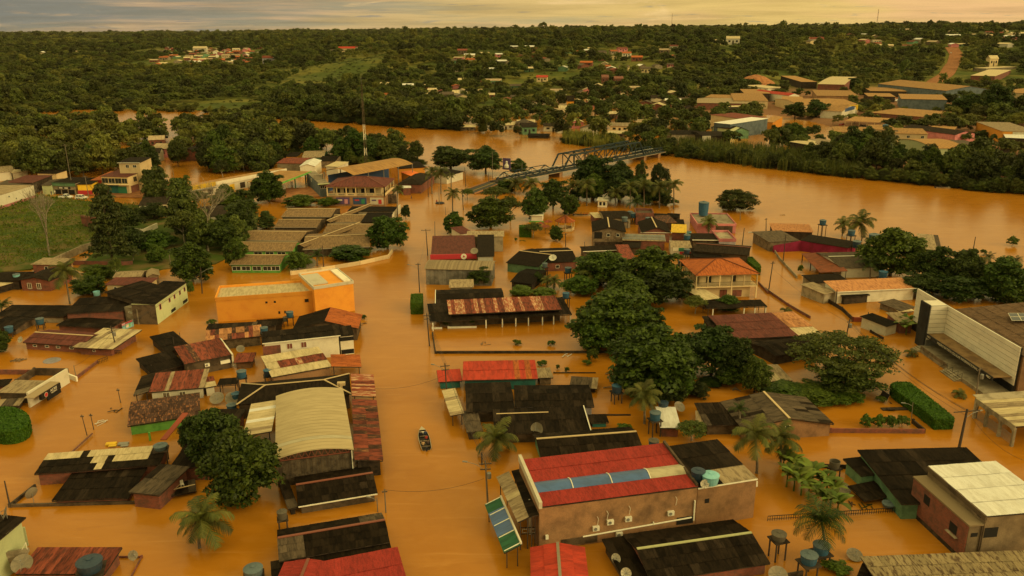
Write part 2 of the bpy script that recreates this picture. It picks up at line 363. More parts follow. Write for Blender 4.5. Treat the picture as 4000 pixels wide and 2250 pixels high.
proto('tier', crown_mesh('crown',7,'leaf_thicket',5,15,2,230,60,.5,.24,'cone'), trunk_mesh('trunk',7,15,3,.3,'bark',7,.9), 5, 15)
proto('round', crown_mesh('crown',8,'leaf_mango',5,9,.1,240,85,.5,.17,low=-.95), trunk_mesh('trunk',8,9), 5, 9)
proto('bush', crown_mesh('crown',9,'leaf_light',2,2.2,.0,26,60,.42,.34), trunk_mesh('trunk',9,2,2,.08), 2, 2.2)
proto('bamboo', crown_mesh('crown',10,'leaf_thicket',5,7,.0,120,75,.75,.2,'dome',.22,low=-.97), trunk_mesh('trunk',10,7,5,.12,'bark',9,.6), 5, 7)
for k in range(3): proto('wood%d'%k, crown_mesh('crown',20+k,'leaf_far',5,10,.8,75,75,.8,.28,'dome' if k<2 else 'loose',low=-.8), trunk_mesh('trunk',20+k,10,5,.26,'bark_pale' if k==2 else 'bark'), 5, 10)
NTREE = [0]
def put_tree(kind, base, R, H, label, group=None, name='broadleaf_tree', cat='tree', rz=None):
    cm, tm, r0, h0 = TREES[kind]; NTREE[0] += 1
    o = root(name, label, cat, base, group, random.uniform(0,6.28) if rz is None else rz); o.scale = (R/r0, R/r0*random.uniform(.92,1.08), H/h0)
    link('trunk', tm, o); link('crown', cm, o); return o
TREEPOS = []
def tr(t, x0, y0, x1, y1, kind, label, base='s', **kw):
    """tree from its outline in the photo; base 's': crown skirt reaches y1, 'b': trunk foot at y1"""
    xm = (x0+x1)/2; p = W(t, xm, y1); sc = (p-CAMP).dot(_f)/FPX/2.415; R = (x1-x0)/2*sc
    hd = Vector((p.x,p.y,0)).normalized()
    if base == 's': p = p + hd*R*.8; R *= 1.06
    D = math.hypot(p.x,p.y); px, py = full(t, xm, y0)
    H = max(zat(py, D+R*.3, px), .8)
    TREEPOS.append((p.x,p.y,R)); p.z = 0 if base != 'h' else 0
    kw.setdefault('name', 'shrub' if kind in ('bush',) else 'broadleaf_tree'); kw.setdefault('cat', 'shrub' if kind=='bush' else 'tree')
    return put_tree(kind, p, R, H, label, **kw)
# fronds
def frond_mesh(name, e0, droop, mt='leaf_palm', n=32, wid=.34, seed=0):
    r = np.random.default_rng(seed); pts = [np.zeros(3)]; e = e0
    for k in range(12):
        pts.append(pts[-1]+np.array([math.cos(e),0,math.sin(e)])/12); e -= droop/12*(0.4+1.2*k/12)
    pts = np.array(pts); V = []; F = []
    for k in range(12):
        i = len(V); w_ = .012*(1-k/13)+.004
        for p in (pts[k],pts[k+1]): V += [p+[0,-w_,0], p+[0,w_,0]]
        F.append([i,i+1,i+3,i+2])
    for s in (-1,1):
        for k in range(n):
            u = (k+.6)/n*.96+.03; j = min(int(u*12),11); p = pts[j]+(pts[j+1]-pts[j])*(u*12-j); d = pts[j+1]-pts[j]; d = d/np.linalg.norm(d)
            ln = wid*(math.sin(math.pi*min(u*.9+.12,1))**.7)*r.uniform(.8,1.1); tip = p+d*ln*.55+np.array([0,s*ln*.8,-ln*(.30+.35*r.random())]); mid = (p+tip)/2+np.array([0,0,ln*.10])
            h = d*.014; i = len(V); V += [p-h, p+h, mid+h*1.1, mid-h*1.1, tip+h*.3, tip-h*.3]; F += [[i,i+1,i+2,i+3],[i+3,i+2,i+4,i+5]]
    return npmesh(name, np.array(V), np.array(F), [mt])
FR = [frond_mesh('frond',1.25,1.6,seed=1), frond_mesh('frond',.85,1.9,seed=2), frond_mesh('frond',.45,1.9,seed=3), frond_mesh('frond',.05,1.5,seed=4), frond_mesh('frond',-.45,1.1,seed=5)]
FRD = [frond_mesh('frond',1.2,1.5,'leaf_dark',20,.30,seed=6), frond_mesh('frond',.7,1.9,'leaf_dark',20,.30,seed=7), frond_mesh('frond',.15,1.8,'leaf_dark',20,.30,seed=8)]
def palm(base, top, Lf, label, group=None, n=17, fr=FR, rt=.17, name='coconut_palm', lean=None):
    o = root(name, label, 'palm', base, group); h = top.z-base.z; r = random.Random(int(base.x*7+base.y*13))
    b = MB(); off = Vector((top.x-base.x, top.y-base.y, 0)); pts = [base+off*(k/5)**1.6+Vector((0,0,h*k/5)) for k in range(6)]; pts[0] = pts[0]-Vector((0,0,1.5))
    for k in range(5): b.tube(pts[k], pts[k+1], rt*(1.25-.1*k), rt*(1.25-.1*(k+1)), 8)
    b.obj('trunk','palm_trunk',o)
    for k in range(n):
        m_ = fr[min(int(k/n*len(fr)), len(fr)-1)]; f = link('frond', m_, o, (off.x, off.y, h-.05*k/n)); a = k*2.39996+r.uniform(-.2,.2)
        f.rotation_euler = (r.uniform(-.15,.15), 0, a); s = Lf*r.uniform(.85,1.1)*(.75 if k < n*.15 else 1); f.scale = (s,s,s)
    return o
def pm(t, xc, yc, xb, yb, rp, label, **kw):
    b = W(t, xb, yb); D = math.hypot(b.x,b.y); px, py = full(t, xc, yc); d = ray(px,py); k = D/math.hypot(d.x,d.y); top = CAMP+d*k
    top.z = max(top.z, 1.0); sc = (top-CAMP).dot(_f)/FPX/2.415; TREEPOS.append((b.x,b.y,rp*sc*.5))
    return palm(b, top, rp*sc*1.12, label, **kw)
def banana_leaf(seed):
    r = random.Random(seed); V = []; F = []; n = 8; e = 1.15; p = Vector((0,0,0)); 
    for k in range(n+1):
        w_ = .17*math.sin(math.pi*min(1,(k/n)*.92+.06))**.6; d = Vector((math.cos(e),0,math.sin(e))); nrm = Vector((-math.sin(e),0,math.cos(e)))
        V += [p+Vector((0,-w_,0))-nrm*w_*.25*(1+r.random()*.4), p, p+Vector((0,w_,0))-nrm*w_*.25*(1+r.random()*.4)]; p = p+d/n; e -= (.16 if k > 1 else .05)*1.5
    for k in range(n):
        i = k*3; F += [[i,i+1,i+4,i+3],[i+1,i+2,i+5,i+4]]
    return npmesh('leaf', np.array([tuple(v) for v in V]), np.array(F), ['leaf_banana'])
BL = [banana_leaf(k) for k in range(3)]
def banana(base, H, label, group):
    o = root('banana_plant', label, 'banana plant', base, group); r = random.Random(int(base.x*31+base.y*17))
    MB().tube(base-Vector((0,0,1)), base+Vector((0,0,H*.5)), .16, .09, 8).obj('stem','leaf_banana',o)
    for k in range(9):
        f = link('leaf', BL[k%3], o, (0,0,H*.45)); f.rotation_euler = (0, r.uniform(-.25,.45), k*2.4+r.uniform(-.3,.3)); s = H*.62*r.uniform(.75,1.15); f.scale = (s,s,s)
    return o
def bare_tree(base, H, label, spread=.55, seed=1, depth=6):
    r = random.Random(seed); o = root('bare_tree', label, 'tree', base); b = MB()
    def grow(p, d, ln, rad, dep):
        q = p+d*ln; b.tube(p, q, rad, rad*.68, 6 if dep > 2 else 4)
        if dep == 0: return
        for k in range(3 if dep > 1 else 2):
            nd = (d+Vector((r.uniform(-1,1), r.uniform(-1,1), r.uniform(-.2,.7)))*spread).normalized(); grow(q, nd, ln*r.uniform(.6,.82), rad*.62, dep-1)
    grow(base-Vector((0,0,.5)), Vector((.05,0,1)).normalized(), H*.27, H*.013, depth)
    b.obj('branches','bark_pale',o); return o
def hedge(t, pts, h, label, ztop=None, name='clipped_hedge', dens=60, mt='leaf_hedge', size=.34, z0=0.0):
    """clipped block: outline of its TOP in the photo (pixels), clipped flat at height h"""
    P = [W(t, x, y, h) for x, y in pts]; c = sum(P, Vector())/len(P); o = root(name, label, 'hedge', (c.x,c.y,z0))
    n = len(P); lo = [Vector((p.x+(c.x-p.x)*.06, p.y+(c.y-p.y)*.06, z0-.6)) for p in P]; hi = [Vector((p.x+(c.x-p.x)*.04, p.y+(c.y-p.y)*.04, h-.12)) for p in P]
    MATS.get('hedge_core') or mat('hedge_core', (.045,.11,.006), (.03,.07,.004), scale=4)
    MB().hexa(lo, hi).obj('core','hedge_core',o)
    r = np.random.default_rng(len(label)+n); C = []; Nn = []
    tris = [(hi[0],hi[k],hi[k+1],Vector((0,0,1))) for k in range(1,n-1)]
    for k in range(n):
        a, b2 = hi[k], hi[(k+1)%n]; la, lb = lo[k], lo[(k+1)%n]; nn = (b2-a).cross(Vector((0,0,1))); mid = (a+b2)/2-c; nn = nn if nn.dot(mid) > 0 else -nn; nn.normalize()
        tris += [(a,b2,lb,nn),(a,lb,la,nn)]
    for a, b2, q, nn in tris:
        ar = ((b2-a).cross(q-a)).length/2; k = int(ar*dens)
        if k < 1: continue
        u = r.random((k,2)); fl = u.sum(1) > 1; u[fl] = 1-u[fl]; pp = np.array(a)+u[:,:1]*np.array(b2-a)+u[:,1:]*np.array(q-a)
        C.append(pp+np.array(nn)*r.uniform(-.05,.10,(k,1))); Nn.append(np.array(nn)+r.normal(size=(k,3))*.6)
    C = np.concatenate(C)-np.array(ORG[o.name]); V, F = leaf_cloud(C, np.concatenate(Nn), size*r.uniform(.6,1.2,len(C)), .6, r)
    link('foliage', npmesh('foliage', V, F, [mt]), o); return o

# ---------------------------------------------------------------- woods
def poly_pts(poly, n, z=0.0):
    q = [G(a,b,z) for a,b in poly]; xs = np.array([p.x for p in q]); ys = np.array([p.y for p in q])
    X = rng.uniform(xs.min(),xs.max(),n); Y = rng.uniform(ys.min(),ys.max(),n); ins = np.zeros(n,bool); j = len(q)-1
    for i in range(len(q)):
        c = ((ys[i] > Y) != (ys[j] > Y)) & (X < (xs[j]-xs[i])*(Y-ys[i])/(ys[j]-ys[i]+1e-9)+xs[i]); ins ^= c; j = i
    return X[ins], Y[ins]
def thin(X, Y, dmin, occ=None):
    keep = []; cell = {}
    for i in range(len(X)):
        d = dmin[i] if hasattr(dmin,'__len__') else dmin; k = (int(X[i]//12), int(Y[i]//12)); ok = True
        for a in (-1,0,1):
            for b in (-1,0,1):
                for q in cell.get((k[0]+a,k[1]+b),()):
                    if (X[q]-X[i])**2+(Y[q]-Y[i])**2 < d*d: ok = False; break
                if not ok: break
            if not ok: break
        if ok: keep.append(i); cell.setdefault(k,[]).append(i)
    return np.array(keep, int)
BUILT = []                         # (x, y, radius) places to keep clear of scattered trees
def clear_of(X, Y, extra=0.0):
    ok = np.ones(len(X), bool)
    for x, y, r in BUILT:
        ok &= ~(((X-x)**2+(Y-y)**2 < (r+extra)**2) | ((np.abs(X-x*Y/y) < r*.8) & (Y < y) & (Y > y-(r+10)*1.4)))
    return ok
# ---------------------------------------------------------------- building materials
mat('dark', (.022,.0145,.0085), (.010,.007,.0042), streak=True, scale=1.0, var=.35, fine=.5, rib=5.5, spec=.06)
mat('dark2', (.040,.027,.017), (.017,.012,.008), streak=True, scale=1.0, var=.35, fine=.5, rib=5.5, spec=.06)
mat('brownroof', (.120,.086,.055), (.055,.040,.026), streak=True, scale=1.0, var=.22, fine=.4, rib=5.5)
mat('tan', (.400,.300,.175), (.230,.165,.095), streak=True, scale=.9, var=.14, fine=.35, rib=5.5)
mat('schooltan', (.330,.205,.098), (.150,.092,.048), streak=True, scale=1.3, var=.14, fine=.5, lo=.35, hi=.65, rib=5.5)
mat('pale', (.62,.50,.29), (.46,.36,.20), streak=True, scale=.8, var=.10, fine=.2, rib=5.5)
mat('white', (.74,.72,.66), (.62,.59,.52), streak=True, scale=.7, var=.07, fine=.08, rib=5.5, rough=.5)
mat('rust', (.260,.062,.035), (.090,.030,.020), streak=True, scale=1.2, var=.3, fine=.3, rib=5.5)
mat('rustlight', (.55,.36,.20), (.30,.085,.045), streak=True, scale=1.4, var=.2, lo=.38, hi=.55, rib=5.5)
mat('rustdark', (.060,.030,.020), (.24,.10,.045), streak=True, scale=1.5, var=.35, lo=.5, hi=.62, rib=5.5)
mat('rustorange', (.46,.21,.085), (.22,.085,.04), streak=True, scale=1.3, var=.25, lo=.4, hi=.7, rib=5.5)
mat('maroon', (.155,.046,.034), (.095,.030,.024), streak=True, scale=.8, var=.14, fine=.3, rib=5.5)
mat('redmetal', (.50,.055,.030), (.34,.042,.024), streak=True, scale=.8, var=.12, fine=.2, rib=5.5)
mat('redtile', (.41,.045,.034), (.28,.034,.026), streak=True, scale=1.6, var=.12, fine=.5, rib=9)
mat('streaktan', (.31,.235,.125), (.085,.050,.030), streak=True, scale=1.5, var=.15, lo=.46, hi=.62, fine=.3, rib=5.5)
mat('hallpale', (.45,.355,.200), (.385,.30,.165), streak=True, scale=.5, var=.05, fine=.06)
mat('clay', (.56,.150,.036), (.30,.080,.026), streak=True, scale=1.2, var=.16, fine=.6, rib=9)
mat('claydark', (.30,.085,.035), (.12,.045,.022), streak=True, scale=1.2, var=.16, fine=.6, rib=9)
mat('farroof', (.36,.27,.16), (.25,.18,.11), streak=True, scale=.6, var=.3)
mat('warehouse', (.36,.195,.066), (.25,.135,.05), streak=True, scale=.5, var=.12)
mat('blueskylight', (.045,.105,.26), (.035,.08,.19), streak=True, scale=.8, var=.12, rough=.35, spec=.5)
mat('tanskylight', (.42,.37,.24), (.33,.28,.18), streak=True, scale=.8, var=.08, rough=.4)
mat('awngreen', (.022,.105,.050), (.016,.07,.035), streak=True, scale=.8, var=.1, rough=.5)
mat('yellowroof', (.66,.42,.04), (.52,.33,.04), streak=True, var=.05, rib=5)
mat('concrete_grey', (.255,.185,.110), (.120,.085,.052), scale=.4, lo=.32, hi=.75, bump=.2, fine=.35)
mat('concrete', (.330,.182,.090), (.125,.072,.040), scale=.38, lo=.36, hi=.76, bump=.2, fine=.35)
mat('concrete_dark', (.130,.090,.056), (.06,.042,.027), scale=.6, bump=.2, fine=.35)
mat('concrete_pale', (.34,.28,.19), (.21,.17,.11), scale=.6, fine=.25)
mat('plaster_white', (.66,.60,.46), (.48,.42,.30), scale=.5, lo=.45, hi=.8, fine=.12)
mat('plaster_cream', (.62,.47,.26), (.48,.35,.19), scale=.5, lo=.45, hi=.8, fine=.1)
mat('plaster_green', (.50,.54,.30), (.38,.42,.24), scale=.5, lo=.45, hi=.8, fine=.15)
mat('plaster_mint', (.17,.31,.17), (.11,.21,.12), scale=.7, fine=.25)
mat('lime', (.16,.42,.08), (.11,.31,.06), scale=.7, fine=.15)
mat('teal', (.035,.16,.14), (.03,.11,.10), scale=.7, fine=.2)
mat('orange', (.68,.285,.038), (.60,.225,.032), scale=.4, lo=.4, hi=.75, fine=.06)
mat('yellow', (.70,.44,.035), (.58,.36,.03), scale=.4, fine=.08)
mat('magenta', (.30,.022,.075), (.22,.018,.05), scale=.5, fine=.15)
mat('pink', (.55,.20,.20), (.42,.15,.15), scale=.5, fine=.15)
mat('lavender', (.36,.33,.36), (.27,.25,.27), scale=.5, fine=.2)
mat('bluegrey', (.16,.20,.22), (.11,.14,.155), scale=.5, fine=.2)
mat('greymetal', (.20,.185,.155), (.12,.11,.09), scale=.6, fine=.25)
mat('wood_dark', (.070,.050,.034), (.030,.022,.016), scale=1.2, fine=.5)
mat('wood', (.22,.16,.10), (.11,.08,.05), scale=1.2, fine=.4)
def brickmat():
    mt = bpy.data.materials.new('brick'); mt.use_nodes = True; MATS['brick'] = mt; t = mt.node_tree; b = t.nodes['Principled BSDF']; b.inputs['Roughness'].default_value = .9
    g = N(t,'ShaderNodeNewGeometry'); s = N(t,'ShaderNodeSeparateXYZ'); L(t, g.outputs['Position'], s.inputs[0]); cb = N(t,'ShaderNodeCombineXYZ')
    L(t, math_(t,'ADD',s.outputs[0],s.outputs[1]), cb.inputs[0]); L(t, s.outputs[2], cb.inputs[1])
    br = N(t,'ShaderNodeTexBrick'); br.inputs['Scale'].default_value = 1; br.inputs['Brick Width'].default_value = .32; br.inputs['Row Height'].default_value = .20; br.inputs['Mortar Size'].default_value = .02
    br.inputs['Color1'].default_value = (.27,.062,.032,1); br.inputs['Color2'].default_value = (.18,.042,.025,1); br.inputs['Mortar'].default_value = (.14,.10,.07,1)
    L(t, cb.outputs[0], br.inputs['Vector'])
    L(t, mixc(t, mapr(t, noise(t,g.outputs['Position'],.7,5,.65),.42,.68,0,.7,True), br.outputs['Color'], (.07,.040,.028)), b.inputs['Base Color'])
brickmat()
flat('black', (.012,.010,.009)); flat('pane', (.020,.022,.022), .15, spec=.6); flat('opening', (.010,.008,.006), .9, var=0)
flat('whitepaint', (.74,.70,.56)); flat('tancap', (.52,.38,.20)); flat('redcap', (.20,.060,.035)); flat('limecap', (.40,.40,.20)); flat('greycap', (.25,.21,.15))
flat('metal_grey', (.24,.23,.20), .5, .3); flat('steel_blue', (.026,.040,.046), .8, spec=.1); flat('polegrey', (.17,.135,.095), .85); flat('polewood', (.060,.042,.030), .9)
flat('tankblue', (.030,.095,.165), .5); flat('tankdark', (.022,.045,.075), .5); flat('tankgrey', (.095,.13,.145), .6); flat('tanklight', (.20,.46,.50), .5); flat('tankold', (.10,.085,.06), .8)
flat('dishgrey', (.22,.18,.12), .7); flat('dishwhite', (.60,.55,.42), .6); flat('asphalt', (.055,.048,.040), .95); flat('mudkerb', (.34,.15,.06), .95); flat('linepaint', (.50,.33,.05))
mat('mudroad', (.36,.155,.062), (.25,.105,.045), scale=.35, rough=.95); mat('grassground', (.040,.062,.007), (.105,.078,.026), scale=.12, rough=.95)
mat('panelwhite', (.68,.62,.50), (.60,.54,.43), scale=.25, var=.06); mat('panelblack', (.030,.029,.028), (.020,.019,.018), scale=.5, var=.1)
mat('panelgrey', (.19,.185,.165), (.15,.145,.13), scale=.5, var=.05)
flat('solar', (.020,.026,.040), .2, spec=.6); flat('carwhite', (.72,.68,.58), .25, spec=.6); flat('carglass', (.012,.014,.016), .1, spec=.6); flat('tyre', (.012,.012,.012), .9); flat('carsilver', (.34,.33,.30), .3)
flat('carred', (.30,.02,.015), .3); flat('lampglass', (.6,.55,.4), .2); flat('skin', (.22,.10,.055), .7); flat('cloth_dark', (.020,.020,.026), .9); flat('cloth_tan', (.46,.30,.15), .9); flat('cloth_brown', (.075,.05,.042), .9); flat('cloth_red', (.36,.035,.02), .9); flat('cloth_blue', (.03,.05,.11), .9); flat('cloth_white', (.6,.55,.45), .9); flat('hair', (.012,.009,.007), .8)
flat('alu', (.42,.36,.24), .45, .4); flat('boatdark', (.035,.026,.018), .9); flat('orangesheet', (.75,.16,.012), .7); flat('signcyan', (.20,.42,.44)); flat('signred', (.45,.03,.04)); flat('signpurple', (.085,.05,.14)); flat('signblue', (.03,.07,.17)); flat('signgreen', (.03,.20,.11)); flat('signpink', (.55,.25,.30)); flat('barrier', (.45,.15,.08))

# ---------------------------------------------------------------- building kit
def slab(name, p0, p1, p2, p3, mt, parent, th=.07):
    n = (p1-p0).cross(p3-p0).normalized(); n = n if n.z > 0 else -n; org = ORG[parent.name]
    top = [p0,p1,p2,p3]; lo = [p-n*th for p in top]; V = [tuple(p-org) for p in top+lo]
    F = [(0,1,2,3),(7,6,5,4),(4,5,1,0),(5,6,2,1),(6,7,3,2),(7,4,0,3)]
    a = (p1-p0).length; b = (p3-p0).length; off = (p3-p0).dot((p1-p0).normalized()) if a > 0 else 0; a2 = (p2-p3).length
    U = [(0,0),(a,0),(off+a2,b),(off,b)]; uv = [U[i%4] for f in F for i in f]
    o = link(name, npmesh(name, V, F, [mt], uv=uv), parent); ORG[o.name] = org; return o
SHEETS = {}
def sheet_mesh(w_, l, mt, waves=4, amp=.035):
    k = (round(w_,2), round(l,2), mt)
    if k in SHEETS: return SHEETS[k]
    n = waves*2+1; xs = np.linspace(-.05, w_+.05, n); V = []
    for y, z in ((-.08,.055),(l+.05,0.0)):
        for i, x in enumerate(xs): V.append((x, y, z+(amp if i%2 else 0)))
    F = [(i,i+1,n+i+1,n+i) for i in range(n-1)]; uv = [(V[j][0],V[j][1]) for f in F for j in f]
    SHEETS[k] = npmesh('roof_sheet', V, F, [mt], uv=uv); return SHEETS[k]
def sheets(parent, p0, p1, p3, mt, sw=1.1, rows=2, jit=.018, name='roof_sheet', skip=None):
    """lay overlapping sheets on a parallelogram; mt: material name or f(i,j,nu,nv)->name or None (missing)"""
    u = (p1-p0); v = (p3-p0); nu = max(1, round(u.length/sw)); w_ = u.length/nu; l = v.length/rows; ud = u.normalized(); n = ud.cross(v).normalized(); n = n if n.z > 0 else -n
    org = ORG[parent.name]; vd = v.normalized(); r = random.Random(int(p0.x*11+p0.y*5)+nu)
    for j in range(rows):
        for i in range(nu):
            q = mt(i,j,nu,rows) if callable(mt) else mt
            if q is None: continue
            o = bpy.data.objects.new(name, sheet_mesh(w_, l, q)); COL.objects.link(o); o.parent = parent
            a = r.uniform(-jit,jit); x = (ud+vd*a).normalized(); z = (n+ud*r.uniform(-jit,jit)).normalized(); y = z.cross(x).normalized(); x = y.cross(z)
            if x.cross(vd).dot(n) < 0: y = -y
            p = p0+ud*(w_*i)+vd*(l*j)-org+n*(.03+.006*((i+j)%3)+r.uniform(0,.012))
            o.matrix_basis = Matrix(((x.x,y.x,z.x,p.x),(x.y,y.y,z.y,p.y),(x.z,y.z,z.z,p.z),(0,0,0,1)))
class Bld: pass
ROOTNAMES = {}
def H(label, t, A, B, C, ze, typ='g', rise=1.0, roof='dark', wall='brick', sh=None, rows=2, ridge=None, gutter=None, over=.35, wins=(), name='house', cat='house', group=None, z0=-1.5, par=None, frontcut=None, D_=None, hold=None, tt=None):
    tt = tt or (t,t,t)
    a = W(tt[0],*A,ze); b = W(tt[1],*B,ze); c = W(tt[2],*C,ze)
    u = (b-a); u.z = 0; Lu = u.length; u.normalize(); v = Vector((-u.y,u.x,0)); d = (c-a).dot(v)
    if d < 0: v = -v; d = -d
    bo = Bld(); bo.L = Lu; bo.d = d; bo.ze = ze; bo.u = u; bo.v = v; bo.a = a; bo.over = over; bo.rise = rise
    P = lambda s, q, z: Vector((a.x+u.x*s+v.x*q, a.y+u.y*s+v.y*q, z)); bo.P = P
    cen = P(Lu/2,d/2,0); bo.root = hold or root(name, label, cat, (cen.x,cen.y,0), group); R = bo.root
    BUILT.append((cen.x,cen.y,math.hypot(Lu,d)/2*.9))
    if typ == 'g': zf = lambda s,q: ze+rise*(1-abs(2*q/d-1))
    elif typ == 'G': zf = lambda s,q: ze+rise*(1-abs(2*s/Lu-1))
    elif typ == 's': zf = lambda s,q: ze+rise*q/d
    elif typ == 'S': zf = lambda s,q: ze+rise*s/Lu
    elif typ == 'v': zf = lambda s,q: ze+rise*(1-(2*s/Lu-1)**2)
    elif typ == 'V': zf = lambda s,q: ze+rise*(1-(2*q/d-1)**2)
    else: zf = lambda s,q: ze
    bo.zf = zf
    # walls
    if wall:
        i = min(over, Lu*.3, d*.3); cs = [(i,i),(Lu-i,i),(Lu-i,d-i),(i,d-i)]; mb = MB(); bo.cs = cs
        nseg = {'g':2,'G':2,'v':10,'V':10}.get(typ,1)
        for k in range(4):
            (s0,q0),(s1,q1) = cs[k], cs[(k+1)%4]; tp = []
            for e in range(nseg+1):
                f = e/nseg; s = s0+(s1-s0)*f; q = q0+(q1-q0)*f; tp.append(P(s,q,(zf(s,q) if typ!='h' else ze)-.05))
            mb.quad(P(s0,q0,z0), P(s1,q1,z0), *tp[::-1])
        bo.wall = mb.obj('wall', wall, R)
    elif ze > 1.1 and name != 'vaulted_hall':
        bo.cs = [(over,over),(Lu-over,over),(Lu-over,d-over),(over,d-over)]
        for s_,q_ in bo.cs: MB().beam(P(s_,q_,-1.2), P(s_,q_,zf(s_,q_)-.08), .12).obj('support_post','polewood',R)
    else: bo.cs = [(over,over),(Lu-over,over),(Lu-over,d-over),(over,d-over)]
    # roof
    rb = MB()
    def cap(p, q, mt_, w_=.35): MB().beam(p+Vector((0,0,.09)), q+Vector((0,0,.09)), w_, .10).obj('ridge_cap', mt_, ro)
    E = lambda s,q: P(s,q,zf(s,q))
    faces = []
    if typ == 'g': faces = [(E(0,0),E(Lu,0),E(Lu,d/2),E(0,d/2)), (E(Lu,d),E(0,d),E(0,d/2),E(Lu,d/2))]
    elif typ == 'G': faces = [(E(0,d),E(0,0),E(Lu/2,0),E(Lu/2,d)), (E(Lu,0),E(Lu,d),E(Lu/2,d),E(Lu/2,0))]
    elif typ in 'sf': faces = [(E(0,0),E(Lu,0),E(Lu,d),E(0,d))] if rise >= 0 or typ=='f' else [(E(Lu,d),E(0,d),E(0,0),E(Lu,0))]
    elif typ == 'S': faces = [(E(0,d),E(0,0),E(Lu,0),E(Lu,d))] if rise >= 0 else [(E(Lu,0),E(Lu,d),E(0,d),E(0,0))]
    elif typ in 'vV':
        n = 12; faces = []
        for k in range(n):
            f0, f1 = k/n, (k+1)/n
            faces.append((E(Lu*f0,d),E(Lu*f0,0),E(Lu*f1,0),E(Lu*f1,d)) if typ=='v' else (E(0,d*f0),E(Lu,d*f0),E(Lu,d*f1),E(0,d*f1)))
    # rafters / eave boards carry the roof part; sheets hang under it
    if typ in ('v','V') or typ == 'h' or not sh:
        if typ == 'h':
            if Lu >= d: r0, r1 = P(d/2,d/2,ze+rise), P(Lu-d/2,d/2,ze+rise)
            else: r0, r1 = P(Lu/2,Lu/2,ze+rise), P(Lu/2,d-Lu/2,ze+rise)
            cor = [P(0,0,ze),P(Lu,0,ze),P(Lu,d,ze),P(0,d,ze)]
            if Lu >= d: fl = [(cor[0],cor[1],r1,r0),(cor[1],cor[2],r1),(cor[2],cor[3],r0,r1),(cor[3],cor[0],r0)]
            else: fl = [(cor[0],cor[1],r0),(cor[1],cor[2],r1,r0),(cor[2],cor[3],r1),(cor[3],cor[0],r0,r1)]
        else: fl = faces
        V = []; F3 = []; uv = []; org = ORG[R.name]
        for f in fl:
            e0 = (f[1]-f[0]).normalized(); 
            nn = (f[1]-f[0]).cross(f[-1]-f[0]).normalized(); nn = nn if nn.z > 0 else -nn; e1 = nn.cross(e0)
            for lay in (0,1):
                ids = []
                for p in f: ids.append(len(V)); V.append(tuple(p-nn*.08*lay-org)); 
                F3.append(ids if lay == 0 else ids[::-1]); uv += [((p-f[0]).dot(e0),(p-f[0]).dot(e1)) for p in (f if lay == 0 else f[::-1])]
            k = len(V)-2*len(f); n_ = len(f)
            for j in range(n_):
                F3.append([k+j, k+n_+j, k+n_+(j+1)%n_, k+(j+1)%n_]); uv += [(0,0)]*4
        me = bpy.data.meshes.new('roof'); me.from_pydata(V, [], F3); me.materials.append(MATS[roof]); l = me.uv_layers.new(); l.data.foreach_set('uv', np.array(uv,dtype=np.float32).ravel()); me.update()
        ro = link('roof', me, R); ORG[ro.name] = org
        if typ == 'h' and ridge:
            for k in range(4):
                q = min((r0,r1), key=lambda z: (z-cor[k]).length); cap(cor[k], q, ridge, .25)
            cap(r0, r1, ridge, .25)
    else:
        for f in faces:
            rb.beam(f[0]-Vector((0,0,.06)), f[1]-Vector((0,0,.06)), .08, .12); rb.beam(f[3]-Vector((0,0,.06)), f[2]-Vector((0,0,.06)), .08, .12)
            for g in (0,.33,.66,1): rb.beam(f[0].lerp(f[1],g)-Vector((0,0,.08)), f[3].lerp(f[2],g)-Vector((0,0,.08)), .07, .12)
        ro = rb.obj('roof','wood_dark',R)
        for k, f in enumerate(faces):
            mt_ = roof[k] if isinstance(roof, list) else roof
            sheets(ro, f[0], f[1], f[3], mt_, sh, rows)
    bo.roof = ro
    if ridge and typ == 'g': cap(E(0,d/2), E(Lu,d/2), ridge)
    if ridge and typ == 'G': cap(E(Lu/2,0), E(Lu/2,d), ridge)
    if gutter:
        e = 1 if typ in 'G' else 0
        MB().beam(E(0,0)+v*-.08, E(Lu,0)+v*-.08, .16, .16).obj('gutter', gutter, ro)
    if par:                                    # parapet round a flat roof
        mt_, hp = par
        for k in range(4):
            (s0,q0),(s1,q1) = [(0,0),(Lu,0),(Lu,d),(0,d)][k], [(Lu,0),(Lu,d),(0,d),(0,0)][k]
            MB().beam(P(s0,q0,ze+hp/2-.15), P(s1,q1,ze+hp/2-.15), .22+.006*k, hp+.3).obj('parapet', mt_, R)
    bo.win = lambda *w_, **kw: window(bo, *w_, **kw)
    for w_ in wins: window(bo, *w_)
    return bo
def window(bo, side, f, z, w_, h, pane='opening', frame='whitepaint', name='window', fw=.07):
    cs = bo.cs; (s0,q0),(s1,q1) = cs[side], cs[(side+1)%4]; p0 = bo.P(s0,q0,0); p1 = bo.P(s1,q1,0); e = (p1-p0).normalized()
    n = e.cross(Vector((0,0,1))); c = p0.lerp(p1, f); c.z = z
    wd = e*(w_/2); up = Vector((0,0,h/2)); R = bo.root
    mb = MB(); q = [c-wd-up, c+wd-up, c+wd+up, c-wd+up]; mb.hexa([p-n*.1 for p in q],[p+n*.02 for p in q]); o = mb.obj(name, pane, R)
    if frame:
        g = MB(); m_ = n*.04
        for i, j in ((0,1),(1,2),(2,3),(3,0)): g.beam(q[i]+m_, q[j]+m_, fw, fw)
        if w_ > .9: g.beam((q[0]+q[1])/2+m_, (q[2]+q[3])/2+m_, fw*.7, fw*.7)
        g.obj('frame', frame, o)
    return o
